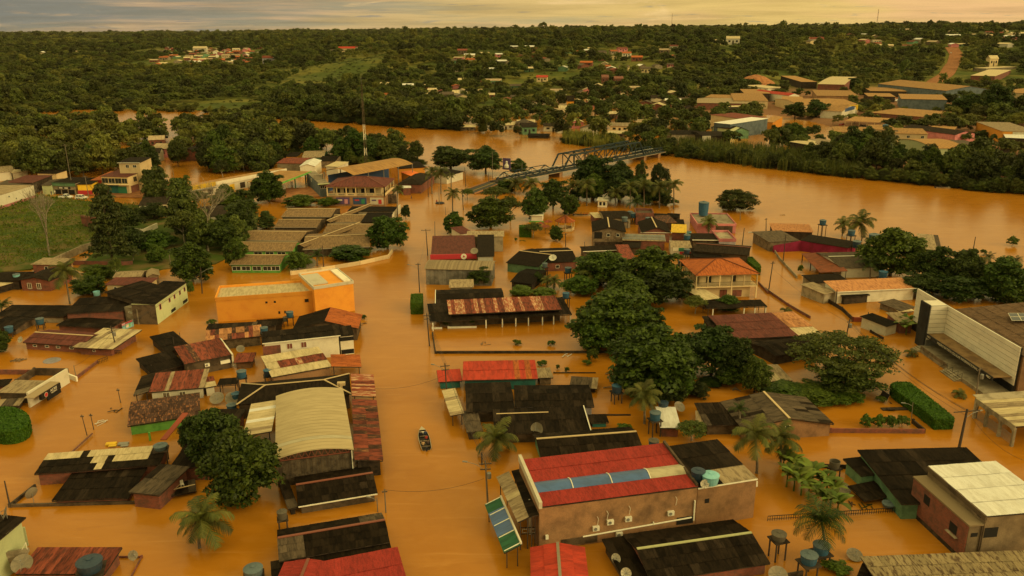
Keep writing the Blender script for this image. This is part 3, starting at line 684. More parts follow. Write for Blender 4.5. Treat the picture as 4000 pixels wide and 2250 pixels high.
def face_box(bo, side, f, z, w_, h, dep, mt, name, parent=None):
    cs = bo.cs; (s0,q0),(s1,q1) = cs[side], cs[(side+1)%4]; p0 = bo.P(s0,q0,0); p1 = bo.P(s1,q1,0); e = (p1-p0).normalized(); n = e.cross(Vector((0,0,1))); c = p0.lerp(p1,f); c.z = z
    wd = e*(w_/2); up = Vector((0,0,h/2)); q = [c-wd-up, c+wd-up, c+wd+up, c-wd+up]
    return MB().hexa([p+n*.02 for p in q],[p+n*dep for p in q]).obj(name, mt, parent or bo.root)
def aircon(bo, side, f, z):
    o = face_box(bo, side, f, z, .82, .58, .36, 'whitepaint', 'air_conditioner')
    cs = bo.cs; (s0,q0),(s1,q1) = cs[side], cs[(side+1)%4]; p0 = bo.P(s0,q0,0); p1 = bo.P(s1,q1,0); e = (p1-p0).normalized(); n = e.cross(Vector((0,0,1))); c = p0.lerp(p1,f)+n*.365+e*-.1; c.z = z
    MB().tube(c, c+n*.02, .22, .22, 14).obj('fan_grille','metal_grey',o)
# ---------------------------------------------------------------- small things
def tank(loc, r, label, mt='tankblue', lid=None, stand=0.0, h=None, open_=False, group='water tanks'):
    loc = Vector(loc); h = h or r*1.35; o = root('water_tank', label, 'water tank', (loc.x,loc.y,min(loc.z-stand, loc.z)), group); z = loc
    prof = [(r*.86,0),(r*.93,h*.35),(r*.95,h*.4),(r,h*.92),(r*1.03,h*.94),(r*1.03,h)]
    if open_: prof += [(r*.94,h),(r*.9,h*.2)]
    MB().lathe(z, prof, 18).obj('body', mt, o, smooth=False)
    if not open_:
        l = MB().lathe(z+Vector((0,0,h+.003)), [(r*1.06,0),(r*1.06,.06),(r*.75,r*.16),(r*.25,r*.24),(r*.24,r*.31)], 18).obj('lid', lid or mt, o)
        g = MB()
        for k in range(8):
            a = k*math.pi/4; d = Vector((math.cos(a),math.sin(a),0)); g.beam(z+d*r*1.0+Vector((0,0,h+.085)), z+d*r*.27+Vector((0,0,h+r*.25)), .05, .05)
        g.obj('rib', lid or mt, l)
    if stand > .05:
        MB().box(z-Vector((0,0,.14)), r*2.2, r*2.2, .13, .3).obj('platform','wood_dark',o)
        for k in range(4):
            a = .3+math.pi/4+k*math.pi/2; d = Vector((math.cos(a),math.sin(a),0))*r*1.1
            MB().tube(z+d-Vector((0,0,stand+1)), z+d-Vector((0,0,.14)), .10, .10, 6).obj('post','polewood',o)
    return o
def dish(loc, r, az, label, mt='dishgrey', el=.7, post=.9, group='satellite dishes'):
    loc = Vector(loc); o = root('satellite_dish', label, 'satellite dish', loc, group); d = Vector((math.cos(az)*math.cos(el), math.sin(az)*math.cos(el), math.sin(el))); c = loc+Vector((0,0,post))
    MB().tube(loc-Vector((0,0,.3)), c, .04, .04, 6).obj('post','metal_grey',o)
    a = d.orthogonal().normalized(); b = d.cross(a); mb = MB(); rings = [(0,0),(.35,.02),(.7,.09),(1,.2)]; n = 18; V = []
    for f, k in rings[1:]: V += [c+d*(k*r)+(a*math.cos(q*6.2832/n)+b*math.sin(q*6.2832/n))*r*f for q in range(n)]
    mb.v = [tuple(c)]+[tuple(q) for q in V]; mb.f = [(0,1+q,1+(q+1)%n) for q in range(n)]
    for j in range(2): mb.f += [(1+j*n+q, 1+(j+1)*n+q, 1+(j+1)*n+(q+1)%n, 1+j*n+(q+1)%n) for q in range(n)]
    ds = mb.obj('reflector', mt, o); g = MB(); f = c+d*r*.85
    for q in range(3): g.beam(Vector(V[2*n+q*6]), f, .03)
    g.tube(f-d*.06, f+d*.12, .07, .07, 8); g.obj('feed_arm','metal_grey',o)
    k = MB()
    for q in range(9): k.beam(c+d*.01, c+d*(.2*r+.01)+(a*math.cos(q*6.2832/9)+b*math.sin(q*6.2832/9))*r, .02)
    k.obj('rib','metal_grey',ds); return o
def pole(base, h, label, mt='polegrey', arms=((0,.0,1.8),), lamp=None, transformer=False, lean=(0,0), r=.15, group='utility poles', name='utility_pole'):
    base = Vector(base); o = root(name, label, 'utility pole' if name=='utility_pole' else 'pole', base, group); top = base+Vector((lean[0],lean[1],h))
    MB().tube(base-Vector((0,0,1.5)), top, r, r*.62, 9).obj('post', mt, o)
    for az, dz, ln in arms:
        c = top-Vector((0,0,.35+dz)); d = Vector((math.cos(az),math.sin(az),0)); ca = MB().beam(c-d*ln/2, c+d*ln/2, .09, .12).obj('crossarm','polewood',o)
        g = MB()
        for k in (-.46,-.2,.2,.46): g.tube(c+d*ln*k+Vector((0,0,.06)), c+d*ln*k+Vector((0,0,.24)), .045, .03, 6)
        g.obj('insulator','dishgrey',ca)
    if lamp is not None:
        az, ln = lamp; d = Vector((math.cos(az),math.sin(az),0)); c = base.lerp(top,.78); e = c+d*ln+Vector((0,0,ln*.35))
        MB().path([c, c+d*ln*.5+Vector((0,0,ln*.26)), e], .035, 5).obj('lamp_arm','metal_grey',o); MB().beam(e-d*.1, e+d*.55, .22, .12).obj('lamp_head','metal_grey',o)
    if transformer: MB().lathe(base.lerp(top,.62)+Vector((.35,-.25,0)), [(.28,0),(.3,.1),(.3,.75),(.2,.85)], 10).obj('transformer','metal_grey',o)
    return o
def pl(t, xt, yt, xb, yb, label, **kw):
    b = W(t, xb, yb); D = math.hypot(b.x,b.y); px, py = full(t, xt, yt); d = ray(px,py); k = D/math.hypot(d.x,d.y); tp = CAMP+d*k
    return pole(b, max(tp.z,1.5), label, lean=(tp.x-b.x, tp.y-b.y), **kw)
def wire(p, q, sag, label, r=.018, n=9, group='overhead cables'):
    p, q = Vector(p), Vector(q); pts = [p.lerp(q,k/n)-Vector((0,0,sag*4*(k/n)*(1-k/n))) for k in range(n+1)]
    return MB().path(pts, r, 4).obj('power_cable','black', label=label, cat='cable', group=group)
def text_mesh(body, size, mt, ext=.02):
    cu = bpy.data.curves.new('t','FONT'); cu.body = body; cu.size = size; cu.extrude = ext; cu.align_x = 'CENTER'; cu.align_y = 'CENTER'
    o = bpy.data.objects.new('t', cu); COL.objects.link(o); dg = bpy.context.evaluated_depsgraph_get(); dg.update(); me = bpy.data.meshes.new_from_object(o.evaluated_get(dg)); bpy.data.objects.remove(o); bpy.data.curves.remove(cu)
    me.materials.clear(); me.materials.append(MATS[mt]); return me
def place_text(name, body, size, mt, parent, c, e, up, stretch=1.0):
    me = text_mesh(body, size, mt); o = link(name, me, parent); e = e.normalized(); n = e.cross(up).normalized(); up = n.cross(e)
    p = c-ORG[parent.name]; o.matrix_basis = Matrix(((e.x*stretch,up.x,n.x,p.x),(e.y*stretch,up.y,n.y,p.y),(e.z*stretch,up.z,n.z,p.z),(0,0,0,1))); return o
def lowwall(t, pts, h, label, mt='brick', th=.18, name='low_wall', cat='wall', cap=None, z0=-1.2, tt=None, group=None):
    P = [W((tt[k] if tt else t), *p, h) for k, p in enumerate(pts)]; c = sum(P,Vector())/len(P); o = root(name, label, cat, (c.x,c.y,0), group)
    for k, (a, b) in enumerate(zip(P[:-1],P[1:])):
        a2 = a.copy(); b2 = b.copy(); n = max(1, round((b-a).length/4)); hh = h+.004*(k%2)
        for i in range(n):
            s = a.lerp(b,i/n); e = a.lerp(b,(i+1)/n); mb = MB(); mb.beam(Vector((s.x,s.y,(hh+z0)/2)), Vector((e.x,e.y,(hh+z0)/2)), th, hh-z0); mb.obj('panel', mt, o)
        if cap: MB().beam(a+Vector((0,0,.05)), b+Vector((0,0,.05)), th+.1, .1).obj('coping', cap, o)
        MB().box(Vector((a.x,a.y,z0)), th+.1, th+.1, hh-z0+.08, math.atan2((b-a).y,(b-a).x)).obj('pier', mt, o)
    return o
def railing(t, pts, h, label, mt='black', gap=.3, name='railing_fence', group=None):
    P = [W(t, *p, h) for p in pts]; c = sum(P,Vector())/len(P); o = root(name, label, 'fence', (c.x,c.y,0), group)
    for a, b in zip(P[:-1],P[1:]):
        MB().beam(a, b, .06, .08).obj('top_rail', mt, o); MB().beam(a-Vector((0,0,.45)), b-Vector((0,0,.45)), .05, .06).obj('bottom_rail', mt, o)
        n = min(int((b-a).length/gap), 60)
        for i in range(n+1):
            p = a.lerp(b,i/n); MB().beam(p-Vector((0,0,.9)), p, .05).obj('picket', mt, o)
    return o
def patch(name, pts, z, mt, th=.6, label=None):
    P = [G(a,b,z) for a,b in pts]; o = MB().hexa([p-Vector((0,0,th)) for p in P], P).obj(name, mt, org=(0,0,0)); return tag(o, label, None, None, 'structure')
def car(p, az, kind, label, mt='carwhite', group='parked cars', name='parked_car'):
    o = root(name, label, 'car', p, group, az); ORGs = ORG[o.name]; ORG[o.name] = Vector((0,0,0))
    Ln, Wd = 4.3, 1.75
    sec = {'sedan':[(-2.15,.35,.75),(-2.1,.3,.95),(-1.3,.28,.98),(1.0,.28,.95),(2.0,.3,.78),(2.15,.35,.6)],
           'suv':[(-2.1,.4,1.0),(-2.05,.35,1.1),(-1.2,.33,1.1),(1.0,.33,1.08),(2.0,.35,.95),(2.1,.4,.7)],
           'pickup':[(-2.6,.45,1.0),(-2.55,.4,1.08),(-.7,.38,1.08),(1.2,.38,1.08),(2.4,.4,.95),(2.55,.45,.7)]}[kind]
    mb = MB(); i0 = 0
    for x, z0, z1 in sec:
        for y, z in ((-Wd/2,z0),(Wd/2,z0),(Wd/2,z1-.12),(Wd/2*.93,z1),(-Wd/2*.93,z1),(-Wd/2,z1-.12)): mb.v.append((x,y,z))
    for k in range(len(sec)-1):
        for j in range(6): mb.f.append((k*6+j,(k+1)*6+j,(k+1)*6+(j+1)%6,k*6+(j+1)%6))
    mb.f += [tuple(range(5,-1,-1)), tuple((len(sec)-1)*6+j for j in range(6))]
    mb.obj('body', mt, o)
    cab = {'sedan':((-1.75,.95),(1.05,.93),(-1.05,1.42),(.35,1.42)),'suv':((-2.0,1.08),(1.05,1.06),(-1.75,1.68),(.35,1.68)),'pickup':((-.75,1.06),(1.25,1.06),(-.55,1.68),(.55,1.68))}[kind]
    (x0,zb),(x1,_),(x2,zt),(x3,_) = cab; wy = Wd/2*.88; ty = Wd/2*.72
    lo = [(x0,-wy,zb),(x1,-wy,zb),(x1,wy,zb),(x0,wy,zb)]; hi = [(x2,-ty,zt),(x3,-ty,zt),(x3,ty,zt),(x2,ty,zt)]
    MB().hexa(lo, hi).obj('windows','carglass',o)
    MB().hexa([(x2-.06,-ty-.03,zt-.03),(x3+.06,-ty-.03,zt-.03),(x3+.06,ty+.03,zt-.03),(x2-.06,ty+.03,zt-.03)],[(x2+.05,-ty+.08,zt+.06),(x3-.08,-ty+.08,zt+.06),(x3-.08,ty-.08,zt+.06),(x2+.05,ty-.08,zt+.06)]).obj('roof_panel', mt, o)
    for s in (-1,1):
        for x in ((x0+x2)/2,(x2+x3)/2,(x1+x3)/2): pass
        MB().beam((x1-.02,s*wy*1.0,zb),(x3,s*ty,zt),.07).beam((x0+.02,s*wy*1.0,zb),(x2,s*ty,zt),.09).beam(((x2+x3)/2,s*wy*.99,zb),((x2+x3)/2,s*ty*1.01,zt),.08).obj('pillar', mt, o)
        MB().box((sec[-1][0]-.12, s*.6, .62 if kind=='sedan' else .72), .26,.36,.16).obj('headlight','lampglass',o); MB().box((sec[0][0]+.05, s*.65, .7), .14,.3,.16).obj('tail_light','carred',o)
        for x in (-1.3,1.35):
            tw = MB().tube((x,s*(Wd/2-.16),.33),(x,s*(Wd/2+.02),.33),.33,.33,14).obj('wheel','tyre',o); MB().tube((x,s*(Wd/2+.02),.33),(x,s*(Wd/2+.04),.33),.19,.17,10).obj('rim','metal_grey',tw)
    if kind == 'pickup': MB().box((-1.65,0,1.085),1.7,1.5,.02).obj('cargo_bed','black',o)
    ORG[o.name] = ORGs; return o
# people: one continuous skinned body
def body_mesh(name, joints, edges, rad, cols):
    me = bpy.data.meshes.new(name); me.from_pydata([tuple(j) for j in joints], edges, []); o = bpy.data.objects.new(name, me); COL.objects.link(o)
    sk = o.modifiers.new('s','SKIN'); sk.use_smooth_shade = True; sb = o.modifiers.new('u','SUBSURF'); sb.levels = 1
    for i, r in enumerate(rad): me.skin_vertices[0].data[i].radius = (r,r)
    me.skin_vertices[0].data[0].use_root = True
    dg = bpy.context.evaluated_depsgraph_get(); dg.update(); m2 = bpy.data.meshes.new_from_object(o.evaluated_get(dg)); bpy.data.objects.remove(o); return m2
def person_proto(pose):
    # pelvis, waist, chest, neck, head, head top
    if pose == 'stand':
        J = [(0,0,.95),(0,0,1.12),(0,0,1.38),(0,.01,1.5),(0,.02,1.6),(0,.02,1.72)]; R_ = [.15,.13,.16,.06,.095,.08]
        leg = lambda s: [(s*.09,0,.9),(s*.1,.02,.5),(s*.11,-.02,.08),(s*.12,.13,.04)]; arm = lambda s: [(s*.2,0,1.42),(s*.26,-.02,1.15),(s*.28,.06,.92),(s*.28,.1,.82)]
    else:
        J = [(0,0,.12),(0,.02,.3),(0,.05,.56),(0,.07,.67),(0,.1,.77),(0,.11,.89)]; R_ = [.16,.14,.17,.06,.095,.08]
        leg = lambda s: [(s*.1,.05,.12),(s*.14,.42,.2),(s*.13,.5,-.2),(s*.13,.62,-.24)]; arm = lambda s: [(s*.2,.05,.6),(s*.27,.1,.36),(s*.2,.34,.28),(s*.16,.42,.27)]
    E_ = [(k,k+1) for k in range(5)]; lr = [.095,.07,.05,.035]; ar = [.065,.05,.04,.035]
    for s in (-1,1):
        i = len(J); J += leg(s); R_ += lr; E_ += [(0,i)]+[(i+k,i+k+1) for k in range(3)]
        i = len(J); J += arm(s); R_ += ar; E_ += [(2,i)]+[(i+k,i+k+1) for k in range(3)]
    m_ = body_mesh('person', J, E_, R_, None); return m_
PROTO_P = {k: person_proto(k) for k in ('stand','sit')}
def person(p, az, pose, label, shirt, pants, group='people', sc=1.0, hair='hair'):
    src = PROTO_P[pose]; me = src.copy(); me.materials.clear()
    for q in (shirt, pants, 'skin'): me.materials.append(MATS[q])
    for f in me.polygons:
        c = f.center
        if pose == 'stand': f.material_index = 2 if (c.z > 1.47 or (abs(c.x) > .22 and c.z < 1.2)) else (1 if c.z < 1.0 else 0)
        else: f.material_index = 2 if (c.z > .64 or (c.y > .2 and c.z > .25 and c.y < .5 and abs(c.x) > .12 and c.z > .26)) else (1 if (c.z < .2) else 0)
    o = link('person', me, None, p); o.rotation_euler = (0,0,az); o.scale = (sc,)*3; tag(o, label, 'person', group); ORG[o.name] = Vector((0,0,0))
    z = 1.66 if pose=='stand' else .83; y = .0 if pose=='stand' else .09
    MB().lathe((0,y,z), [(.105,-.02),(.108,.03),(.08,.09),(.02,.115)], 10).obj('hair', hair, o, smooth=True)
    ORG[o.name] = Vector(p); return o
# ================================================================ near blocks
def mix(*ws):                        # weighted random sheet choice, steady per roof
    r = random.Random(len(ws)*7+int(ws[0][1]*100)); bag = [n for n, k in ws for _ in range(int(k*10))]
    return lambda i,j,nu,nv: r.choice(bag)
DK = mix(('dark',8),('dark2',2)); DK2 = mix(('dark2',7),('dark',2),('brownroof',1)); TAN = mix(('tan',8),('pale',2)); BR = mix(('brownroof',8),('dark2',2)); PALE = mix(('pale',8),('tan',1.5),('white',1))
def posts(bo, fr, z1, mt='whitepaint', q=.15, w_=.22, side=0, name='column'):
    for f in fr:
        s, t_ = (bo.L*f, q) if side == 0 else ((q, bo.d*f) if side == 3 else (bo.L-q, bo.d*f))
        MB().box(bo.P(s,t_,-1.2), w_, w_, z1+1.2, math.atan2(bo.u.y,bo.u.x)).obj(name, mt, bo.root)
def vstrips(bo, mt, sw=1.0, typ='v'):
    n = max(1, round(bo.d/sw)); w_ = bo.d/n; V = []; F = []; uv = []; k = 14
    for j, q in enumerate((0, w_-.03)):
        for i in range(k+1):
            s = bo.L*i/k; V.append(tuple(bo.P(s, q, bo.ze+bo.rise*(1-(2*i/k-1)**2)+.05+(.014 if j == 0 else 0))-bo.P(0,0,0)))
    F = [(i,i+1,k+2+i,k+1+i) for i in range(k)]; uv = [((q//(k+1))*w_+.0, (q%(k+1))*bo.L/k) for f in F for q in f]
    mes = {m_: npmesh('roof_sheet', V, F, [m_], uv=uv) for m_ in set(mt(j,n) for j in range(n))}
    for j in range(n):
        o = link('roof_sheet', mes[mt(j,n)], bo.roof, bo.P(0, w_*j, 0)-ORG[bo.root.name])
mat('wood_grey', (.115,.085,.055), (.060,.044,.030), scale=1.2, var=.3, fine=.4)
# --- foreground left
b = H('two-storey pale house with outside stairs cut off at the left edge', '03', (-900,1150),(-150,1230),(170,912), 5.2,'s',.3, DK,'plaster_green', sh=1.1, name='stair_house')
st = MB(); R = b.root; p0 = W('03',40,1420,0.2); p1 = W('03',150,1215,3.0); e = Vector((1.1,.35,0))
for k in range(11):
    c = p0.lerp(p1,k/10); MB().hexa([c-e-Vector((0,0,.5)), c+e-Vector((0,0,.5)), c+e+Vector((.0,.38,-.5)), c-e+Vector((0,.38,-.5))],[c-e, c+e, c+e+Vector((0,.38,0)), c-e+Vector((0,.38,0))]).obj('stair_step','concrete_pale',R)
MB().beam(p0+e+Vector((0,0,.9)), p1+e+Vector((0,0,.9)), .06).beam(p0+e, p0+e+Vector((0,0,.9)), .06).beam(p1+e, p1+e+Vector((0,0,.9)), .06).beam(W('03',105,1000,4.6), W('03',165,1230,.6), .1).obj('stair_rail','whitepaint',R)
MB().box(W('03',215,1240,-1),1.6,.2,3.6,.3).obj('stair_wall','plaster_green',R)
dish(W('03',72,915,5.4), .75, -2.6, 'grey satellite dish on the dark roof at the left edge', el=.4)
b = H('low shed with ribbed rusty red roof beside the tiled stairs', '03', (150,1432),(985,1432),(270,1207), 1.6,'s',.35,'rust','brick',sh=.55,rows=1,name='rusty_shed',cat='shed')
dish(W('03',215,1360,1.7), 1.15, -1.2, 'large mesh satellite dish lying on the ribbed rusty roof', el=1.0, post=.3)
tank(W('03',855,1390,1.9), 1.35, 'big dark blue ribbed water tank above the ribbed rusty roof','tankdark','tankdark',stand=1.6,h=1.1)
dish(W('03',1255,1290,.4), .6, -.6, 'small round dish poking from the water right of the blue tank', el=.5, post=.5)
lowwall('03',[(1070,1262),(1335,1260),(1225,1470)], .25,'thin broken wall top round the corner of the flooded yard','brick',.12)
# patched compound
def patchy(i,j,nu,nv):
    f = i/nu
    if j == 2: return 'dark' if .25 < f < .31 else ('dark2' if f > .86 else 'pale')
    if j == 1: return 'dark' if f < .40 or .5 < f < .56 or f > .84 else 'pale'
    return 'dark' if f < .42 else ('pale' if f < .5 else 'dark')
b = H('compound house with patchwork of pale and dark roof sheets', '03', (325,492),(1500,402),(462,317), 1.9,'s',.35,patchy,'brick',sh=.95,rows=3,name='patchwork_house')
H('low dark sheet roof joined to the front of the patchwork house','03',(490,742),(1212,716),(815,467),.9,'s',.6,DK,'brick',sh=1.0,rows=3,name='lean_to',cat='shed')
H('weathered grey-brown roofed brick block right of the patchwork house','03',(1215,660),(1500,692),(1362,392),2.3,'s',.25,BR,'brick',sh=1.0,rows=2,name='brick_block',cat='house')
H('fallen lean-to roof strewn with planks next to the big mango trees','03',(1510,716),(1850,650),(1640,594),.45,'s',.3,DK2,None,sh=1.0,rows=1,name='fallen_roof',cat='roof')
for k,(a,c) in enumerate((((1540,690),(1670,570)),((1560,680),(1700,585)),((1600,640),(1780,600)),((1680,620),(1840,585)))):
    MB().beam(W('03',*a,.95+k*.05),W('03',*c,1.0+k*.05),.16,.05).obj('plank','tancap',label=['pale plank on the fallen roof nearest the brick block','second pale plank crossing the fallen roof','long plank lying across the middle of the fallen roof','plank on the far end of the fallen roof'][k],cat='plank',group='planks on the fallen roof')
def plastic_chair(p,label):
    o = root('plastic_chair',label,'chair',p,None,.6); og = ORG[o.name]; ORG[o.name] = Vector((0,0,0))
    MB().box((0,0,.42),.45,.45,.05).obj('seat','cloth_white',o); MB().hexa([(-.22,.2,.46),(.22,.2,.46),(.22,.25,.46),(-.22,.25,.46)],[(-.2,.3,.9),(.2,.3,.9),(.2,.34,.9),(-.2,.34,.9)]).obj('backrest','cloth_white',o)
    for x in (-.19,.19):
        for y in (-.19,.19): MB().beam((x,y,0),(x*.9,y*.9,.42),.05).obj('leg','cloth_white',o)
    ORG[o.name] = og
plastic_chair(W('03',1722,610,.8),'white plastic chair stranded on the fallen roof')
lowwall('03',[(95,768),(330,582)],.45,'dark kerb-like wall running back from the corner post','wood_dark',.3)
lowwall('03',[(98,772),(1420,738)],.4,'long dark yard wall in front of the patchwork house','concrete_dark',.3)
pl('03',42,552,90,772,'leaning dark post at the corner of the flooded yard wall',mt='polewood',arms=(),r=.13,group='posts',name='corner_post')
dish(W('03',318,745,.2),.85,2.6,'tilted dish inside the flooded yard of the patchwork house',el=.25,post=1.2)
tank(W('03',1517,250,2.4),.95,'grey-blue round water tank behind the patchwork house','tankgrey','tankgrey',stand=1.2,h=.55)
H('large dark roof with brown verge behind the two mango trees','03',(1600,432),(1990,425),(1762,-90),2.1,'s',.5,DK,'brick',sh=1.1,rows=4,name='mango_house')
MB().beam(W('03',1540,165,2.2),W('02',1750,1240,2.8),.9,.12).obj('verge_board','rust',label='broad rusty verge sheet lying along the dark roof edge',cat='roof sheet')
MB().box(W('03',1422,200,-.5),.25,.25,1.9).obj('marker_post','lime',label='short lime green post beside the grey water tank',cat='post')
for k,(x,y,c,l) in enumerate(((1050,215,'yellow','yellow box floating behind the patchwork house'),(1165,215,'metal_grey','grey panel floating behind the patchwork house'))):
    MB().box(W('03',x,y,-.1),1.5,.8,.35,.15).box(W('03',x+10,y+5,.25),1.1,.6,.06,.15).obj('floating_box',c,label=l,cat='debris')
MB().path([W('03',870,105,.3),W('03',668,288,.3)],.14,6).obj('floating_pole','brick',label='long red-brown beam floating behind the patchwork house',cat='beam')
# --- along the main street, left side
b = H('dark gabled house with white gutter facing the main street','13',(400,795),(1145,672),(388,520),1.3,'g',1.0,DK,'concrete_dark',sh=1.0,rows=3,ridge='redcap',gutter='whitepaint',name='gutter_house')
H('narrow dark lean-to against the white-gutter house','13',(305,822),(398,800),(305,556),1.1,'s',.2,DK2,'wood_dark',sh=1.0,rows=3,name='lean_to',cat='shed')
b = H('longest dark gabled house with weathered left end by the main street','13',(220,1312),(1258,1128),(180,1027),1.7,'g',1.0,lambda i,j,nu,nv: 'brownroof' if i < nu*.2 else 'dark','concrete_dark',sh=1.0,rows=3,ridge='redcap',gutter=None,name='long_house')
H('low dark roof between the longest dark house and the red tiles','13',(150,1470),(1290,1262),(165,1338),1.1,'s',.35,DK,'concrete_dark',sh=1.0,rows=2,name='lean_to',cat='shed')
H('red ribbed roof at the bottom edge beside the main street','13',(560,1680),(1425,1500),(612,1362),1.7,'s',.6,'redtile','concrete',sh=.8,rows=2,name='red_roof_house')
H('red tiled cross wing at the bottom edge left of the street','13',(120,1680),(600,1680),(535,1325),1.9,'G',.5,'redtile','concrete',sh=.8,rows=2,ridge='redcap',name='red_roof_wing')
tank(W('13',250,905,1.5),.62,'rusty old water tank on a broken stand by the mango tree','tankold','tankold',stand=1.3,h=.95)
tank(W('03',2395,1449,.7),1.05,'round grey-blue tank at the bottom edge left of the dark roofs','tankgrey','tankgrey',stand=.7,h=1.0)
pl('13',1212,632,1226,850,'slim concrete pole rising from the water at the street edge',arms=((.2,0,.7),),r=.1)
pl('13',1140,712,1150,845,'short street lamp pole beside the white-gutter house',arms=(),r=.08,lamp=(2.8,1.0))
# the vaulted hall
b = H('vaulted hall with pale curved metal roof and slatted gable','13',(182,350),(922,255),(168,-245),4.3,'v',.75,'pale',None,sh=None,name='vaulted_hall',cat='hall')
vstrips(b, lambda j,n: 'tanskylight' if j in (3,) else 'hallpale')
for s_,l in ((.12,'wall'),(b.L-.12,'wall')): MB().beam(b.P(s_,0,1.6),b.P(s_,b.d,1.6),.2,5.2).obj('wall','concrete_dark',b.root)
MB().beam(b.P(0,b.d-.1,1.6),b.P(b.L,b.d-.1,1.6),.2,5.2).obj('wall','concrete_dark',b.root)
n = 26
for r_ in range(2):
    for k in range(n):
        s0 = b.L*k/n; z0,z1 = (-1,1.5) if r_ == 0 else (1.53,3.75)
        MB().box(b.P(s0+b.L/n/2, .15+.02*(k%2), z0), b.L/n*.96, .06, z1-z0, math.atan2(b.u.y,b.u.x)).obj('gable_slat','wood_grey',b.root)
tb = b.P(0,.3,3.85); te = b.P(b.L,.3,3.85); MB().beam(tb,te,.12).obj('truss_chord','redcap',b.root)
for k in range(12):
    s0 = b.L*k/12; s1 = b.L*(k+1)/12; MB().beam(b.P(s0,.3,3.85),b.P((s0+s1)/2,.3,b.zf((s0+s1)/2,0)-.12),.08).beam(b.P((s0+s1)/2,.3,b.zf((s0+s1)/2,0)-.12),b.P(s1,.3,3.85),.08).obj('truss_brace','redcap',b.root)
MB().quad(b.P(0,.9,3.0),b.P(b.L,.9,3.0),*[b.P(b.L*(1-k/10),.9,b.zf(b.L*(1-k/10),0)-.1) for k in range(11)]).obj('gable_shade_sheet','concrete_dark',b.root)  # dark sheet set behind the truss as the shade of the open gable
MB().tube(b.P(b.L-.3,-.05,.4),b.P(b.L-.3,-.05,4.2),.07).obj('downpipe','whitepaint',b.root)
H('pale lean-to roof on the left side of the vaulted hall','13',(-120,130),(-40,-170),(150,90),3.6,'s',.4,PALE,None,sh=1.0,rows=1,name='lean_to',cat='shed')
H('dark red rusty lean-to along the street side of the vaulted hall','13',(932,352),(906,-218),(1198,374),3.0,'s',-.6,mix(('rust',6),('rustdark',4)),'wood_dark',sh=1.1,rows=2,name='lean_to',cat='shed')
H('rust-ribbed white awning roof above the street beside the long hipped roof','12',(908,1080),(897,872),(1132,1112),3.2,'s',-.5,mix(('rustlight',5),('rust',3)),None,sh=.7,rows=1,name='rust_awning',cat='awning')
H('long dark hipped roof with tan ridge behind the vaulted hall','12',(-185,1165),(898,1062),(-175,965),2.7,'h',1.1,'dark2','concrete_dark',ridge='tancap',name='hipped_house')
MB().box(W('12',805,975,3.4),1.3,.7,.5,.1).box(W('12',805,1010,2.9),.4,.4,.9,.1).obj('roof_vent','tancap',label='small tan vent cowl at the end of the long hipped roof',cat='vent')
b = H('pale ribbed roof with a rusty band across its middle','12',(150,905),(714,802),(110,722),2.5,'s',.5,lambda i,j,nu,nv: ('rust' if (i*7)%5 else 'rustlight') if j == 1 and i > 1 else 'pale','concrete',sh=1.0,rows=3,name='rust_band_house')
H('small orange tiled porch roof over the main street','12',(712,802),(705,688),(1003,864),2.6,'s',-.6,'clay',None,sh=.9,rows=2,name='tiled_porch',cat='porch')
b = H('two-storey whitewashed house with dark roof and two shuttered windows','12',(60,585),(797,508),(30,492),4.3,'s',.3,DK,'plaster_white',sh=1.1,rows=2,gutter='whitepaint',name='whitewashed_house',wins=((0,.33,3.1,1.0,1.1,'redcap'),(0,.52,3.1,1.0,1.1,'redcap')))
face_box(b,0,.09,2.0,3.2,3.2,.05,'brick','brick_panel')
b = H('small balcony porch under dark roof facing the main street','12',(788,516),(922,502),(783,432),3.9,'s',.15,DK,'plaster_white',sh=1.0,rows=1,name='balcony_porch',cat='porch',over=.1,wins=((0,.5,3.2,2.6,.8,'opening',None),(0,.5,.6,2.4,.9,'opening',None),(1,.5,3.2,1.6,.8,'opening',None)))
b = H('gabled house with one black and one orange roof slope','12',(345,462),(962,444),(340,332),2.6,'G',1.8,['dark','clay'],'concrete_dark',sh=1.2,rows=2,name='two_colour_house')
b = H('orange two-storey block with flat roof at the street fork','12',(-382,172),(556,106),(-330,58),5.0,'f',0,'pale','orange',name='orange_block',cat='building',par=('orange',.5),wins=((0,.50,3.6,.45,.45,'opening',None),(0,.585,3.6,.45,.45,'opening',None),(0,.91,3.4,.9,.8,'opening','orange'),(0,.62,1.1,.4,.6,'opening',None),(0,.68,1.1,.4,.6,'opening',None)),over=.02)
b = H('taller orange corner tower with pale flat roof at the street fork','12',(545,62),(918,6),(500,-80),6.6,'f',0,'orange','orange',name='orange_tower',cat='building',par=('plaster_white',.35),over=.02)
MB().box(b.P(b.L*.22,b.d*.5,6.65),b.L*.4,b.d*.7,.25,math.atan2(b.u.y,b.u.x)).obj('roof_slab','plaster_white',b.root); MB().box(b.P(b.L*.88,b.d*.5,6.65),b.L*.18,b.d*.85,.3,math.atan2(b.u.y,b.u.x)).obj('roof_slab','plaster_white',b.root)
tank(W('12',320,330,1.9),.75,'blue-grey water tank beside the black and orange gable','tankblue','tankgrey',stand=1.6)
tank(W('12',278,365,1.2),.5,'small dark tank in front of the blue-grey one','tankold','tankold',stand=1.0)
tank(W('12',78,480,2.6),.75,'blue ribbed tank at the left end of the whitewashed house','tankblue','tankgrey',stand=2.4)
tank(W('12',115,885,1.6),.75,'dark blue tank at the left end of the rusty-band roof','tankdark','tankblue',stand=1.4)
H('black flat roof under the tanks by the orange block','12',(0,428),(250,408),(0,370),1.2,'s',.1,DK,'concrete_dark',sh=1.0,rows=1,name='lean_to',cat='shed')
